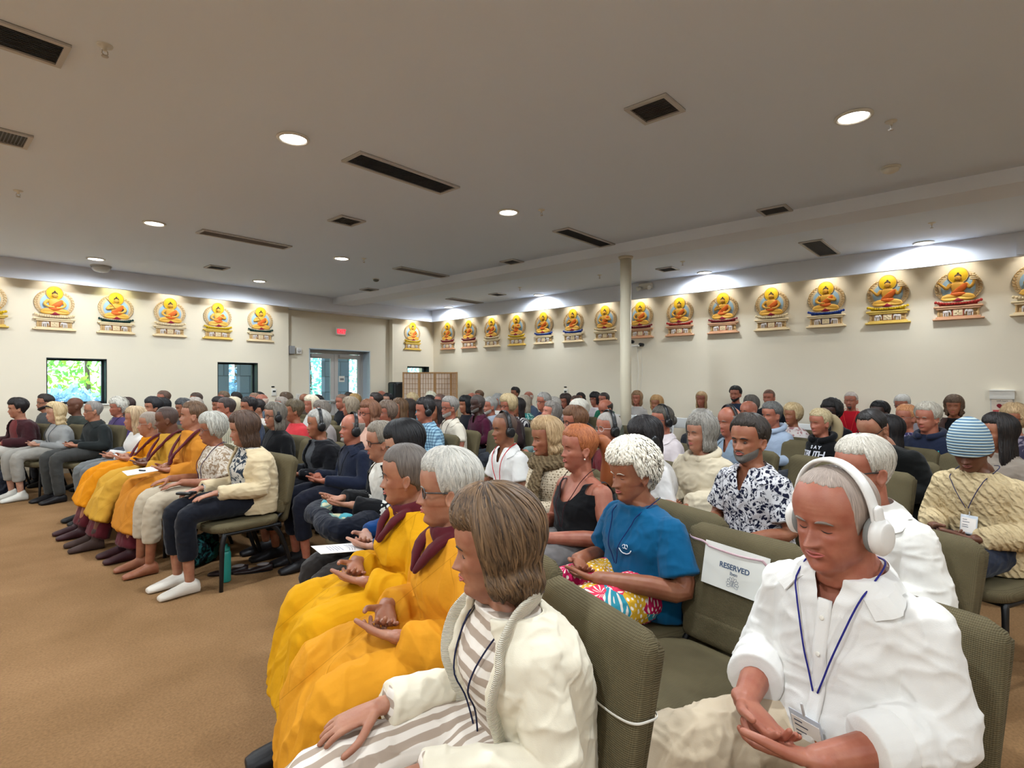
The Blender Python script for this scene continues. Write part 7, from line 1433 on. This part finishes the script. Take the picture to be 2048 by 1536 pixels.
obj('ribbon', g, mat('pink_ribbon', (214, 180, 186), .5), t)
# white tie round the nearest chair back
S0 = PEOPLE[0]; t = thing('white_tie', (S0['x'], S0['y'], 0), S0['rz'], 'thin white plastic tie looped round the chair back beside the cream cardigan', 'tie')
z = .69; yc = .203 + .18 * (z - .5); a = np.linspace(0, 2 * PI, 60); g = G()
tube(g, [(.239 * math.copysign(abs(math.cos(q)) ** .35, math.cos(q)), yc + .050 * math.copysign(abs(math.sin(q)) ** .5, math.sin(q)), z + .01 * math.cos(q)) for q in a], [(.0035, .0012)] * 60, 6, ref=(0, 0, 1)); obj('band', g, M_white, t)
# bottle
x, y = campos(-2.085, 4.02); t = thing('water_bottle', (x, y, 0), .3, 'tall teal water bottle standing on the carpet beside the front chair leg', 'bottle')
M_teal = mat('teal_plastic', (42, 150, 140), .4, spec=.5)
g = G(); lathe(g, [(.030, .001), (.035, .008), (.035, .205), (.030, .222), (.024, .226)], n=28); obj('body', g, M_teal, t)
g = G(); lathe(g, [(.029, .224), (.029, .25), (.016, .256), (.014, .272), (.010, .274)], n=24); tube(g, [(-.026, 0, .235), (-.034, 0, .262), (-.012, 0, .276)], .005, 8, sub=3); obj('lid', g, M_teal, t)
def loose_shoe(x, y, rz, m, label, kind='shoe', open_=True):
    t = thing('flat_shoe' if kind == 'shoe' else 'sneaker', (x, y, 0), rz, label, 'shoe')
    g = G(); R = []
    for dy, rx, h in ((.12, .028, .06), (.09, .034, .062), (.03, .033, .045), (-.04, .038, .032), (-.10, .040, .034), (-.14, .030, .028), (-.155, .012, .02)):
        a = np.linspace(0, 2 * PI, 18, endpoint=False); k = 1.45 if kind != 'shoe' else 1; R.append(np.c_[rx * .92 * np.cos(a), np.full(18, dy), np.maximum(.004, h * k * .5 + h * k * .5 * np.sin(a))])
    rings(g, R); obj('upper', g, m, t)
    g = G(); R = [[(x_ * 1.05, y_, z_) for x_, y_ in [(.030 * math.cos(q), .135 * math.sin(q) - .015) for q in np.linspace(0, 2 * PI, 24, endpoint=False)]] for z_ in (.001, .007)]; rings(g, R); obj('sole', g, M_black if kind == 'shoe' else M_white, t, smooth=False)
    if kind == 'shoe': g = G(); ellipsoid(g, (0, .055, .055), (.026, .05, .012), 14, 6); obj('insole', g, mat('insole_grey', (120, 112, 110)), t)
    else: g = G(); [tube(g, [(-.018, -.02 - k * .022, .052 - k * .004), (.018, -.02 - k * .022, .052 - k * .004)], .003, 6) for k in range(4)]; obj('laces', g, M_black, t)
    return t
M_sh = mat('shoe_dark_brown', (34, 22, 22), .4)
x, y = campos(-2.13, 4.18); loose_shoe(x, y, rz_of(-.8, -.3), M_sh, 'dark flat shoe under the front chair, left of the teal bottle')
x, y = campos(-1.96, 4.22); loose_shoe(x, y, rz_of(-.9, -.4), M_sh, 'dark flat shoe under the front chair, right of the teal bottle')
M_gr = mat('sneaker_green', (34, 150, 60), .6, bump=.4, bscale=200)
x, y = campos(3.60, 3.95); loose_shoe(x, y, rz_of(-.5, .5), M_gr, 'bright green sneaker on the floor by the right picture edge', 'sneaker')
# bags
def bag(x, y, rz, sx, sy, sz, m, label):
    t = thing('bag', (x, y, 0), rz, label, 'bag'); g = G(); rbox(g, 0, 0, sz / 2 + .002, sx, sy, sz, min(sy, sz) * .35, 4); me = fuse(g, .008, 'bag', 2, folds(.010, 5, 30)); obj('pouch', me, m, t)
    g = G(); tube(g, [(-sx * .25, 0, sz * .9), (-sx * .2, .01, sz * 1.3), (sx * .2, .01, sz * 1.3), (sx * .25, 0, sz * .9)], .006, 8, sub=4); obj('strap', g, M_black, t)
x, y = campos(-2.50, 4.42); bag(x, y, .5, .30, .16, .22, cloth(('spots', (16, 22, 26), (40, 96, 96), 16)), 'dark handbag with teal leaf print on the floor under the grey-haired woman')
x, y = campos(-6.42, 7.05); bag(x, y, .2, .30, .22, .34, mat('navy_nylon', (20, 24, 38), .6), 'dark navy backpack on the floor at the picture edge under the maroon jacket')
bpy.data.scenes.remove(TMP)
print('BUILT', time.time() - _T0)
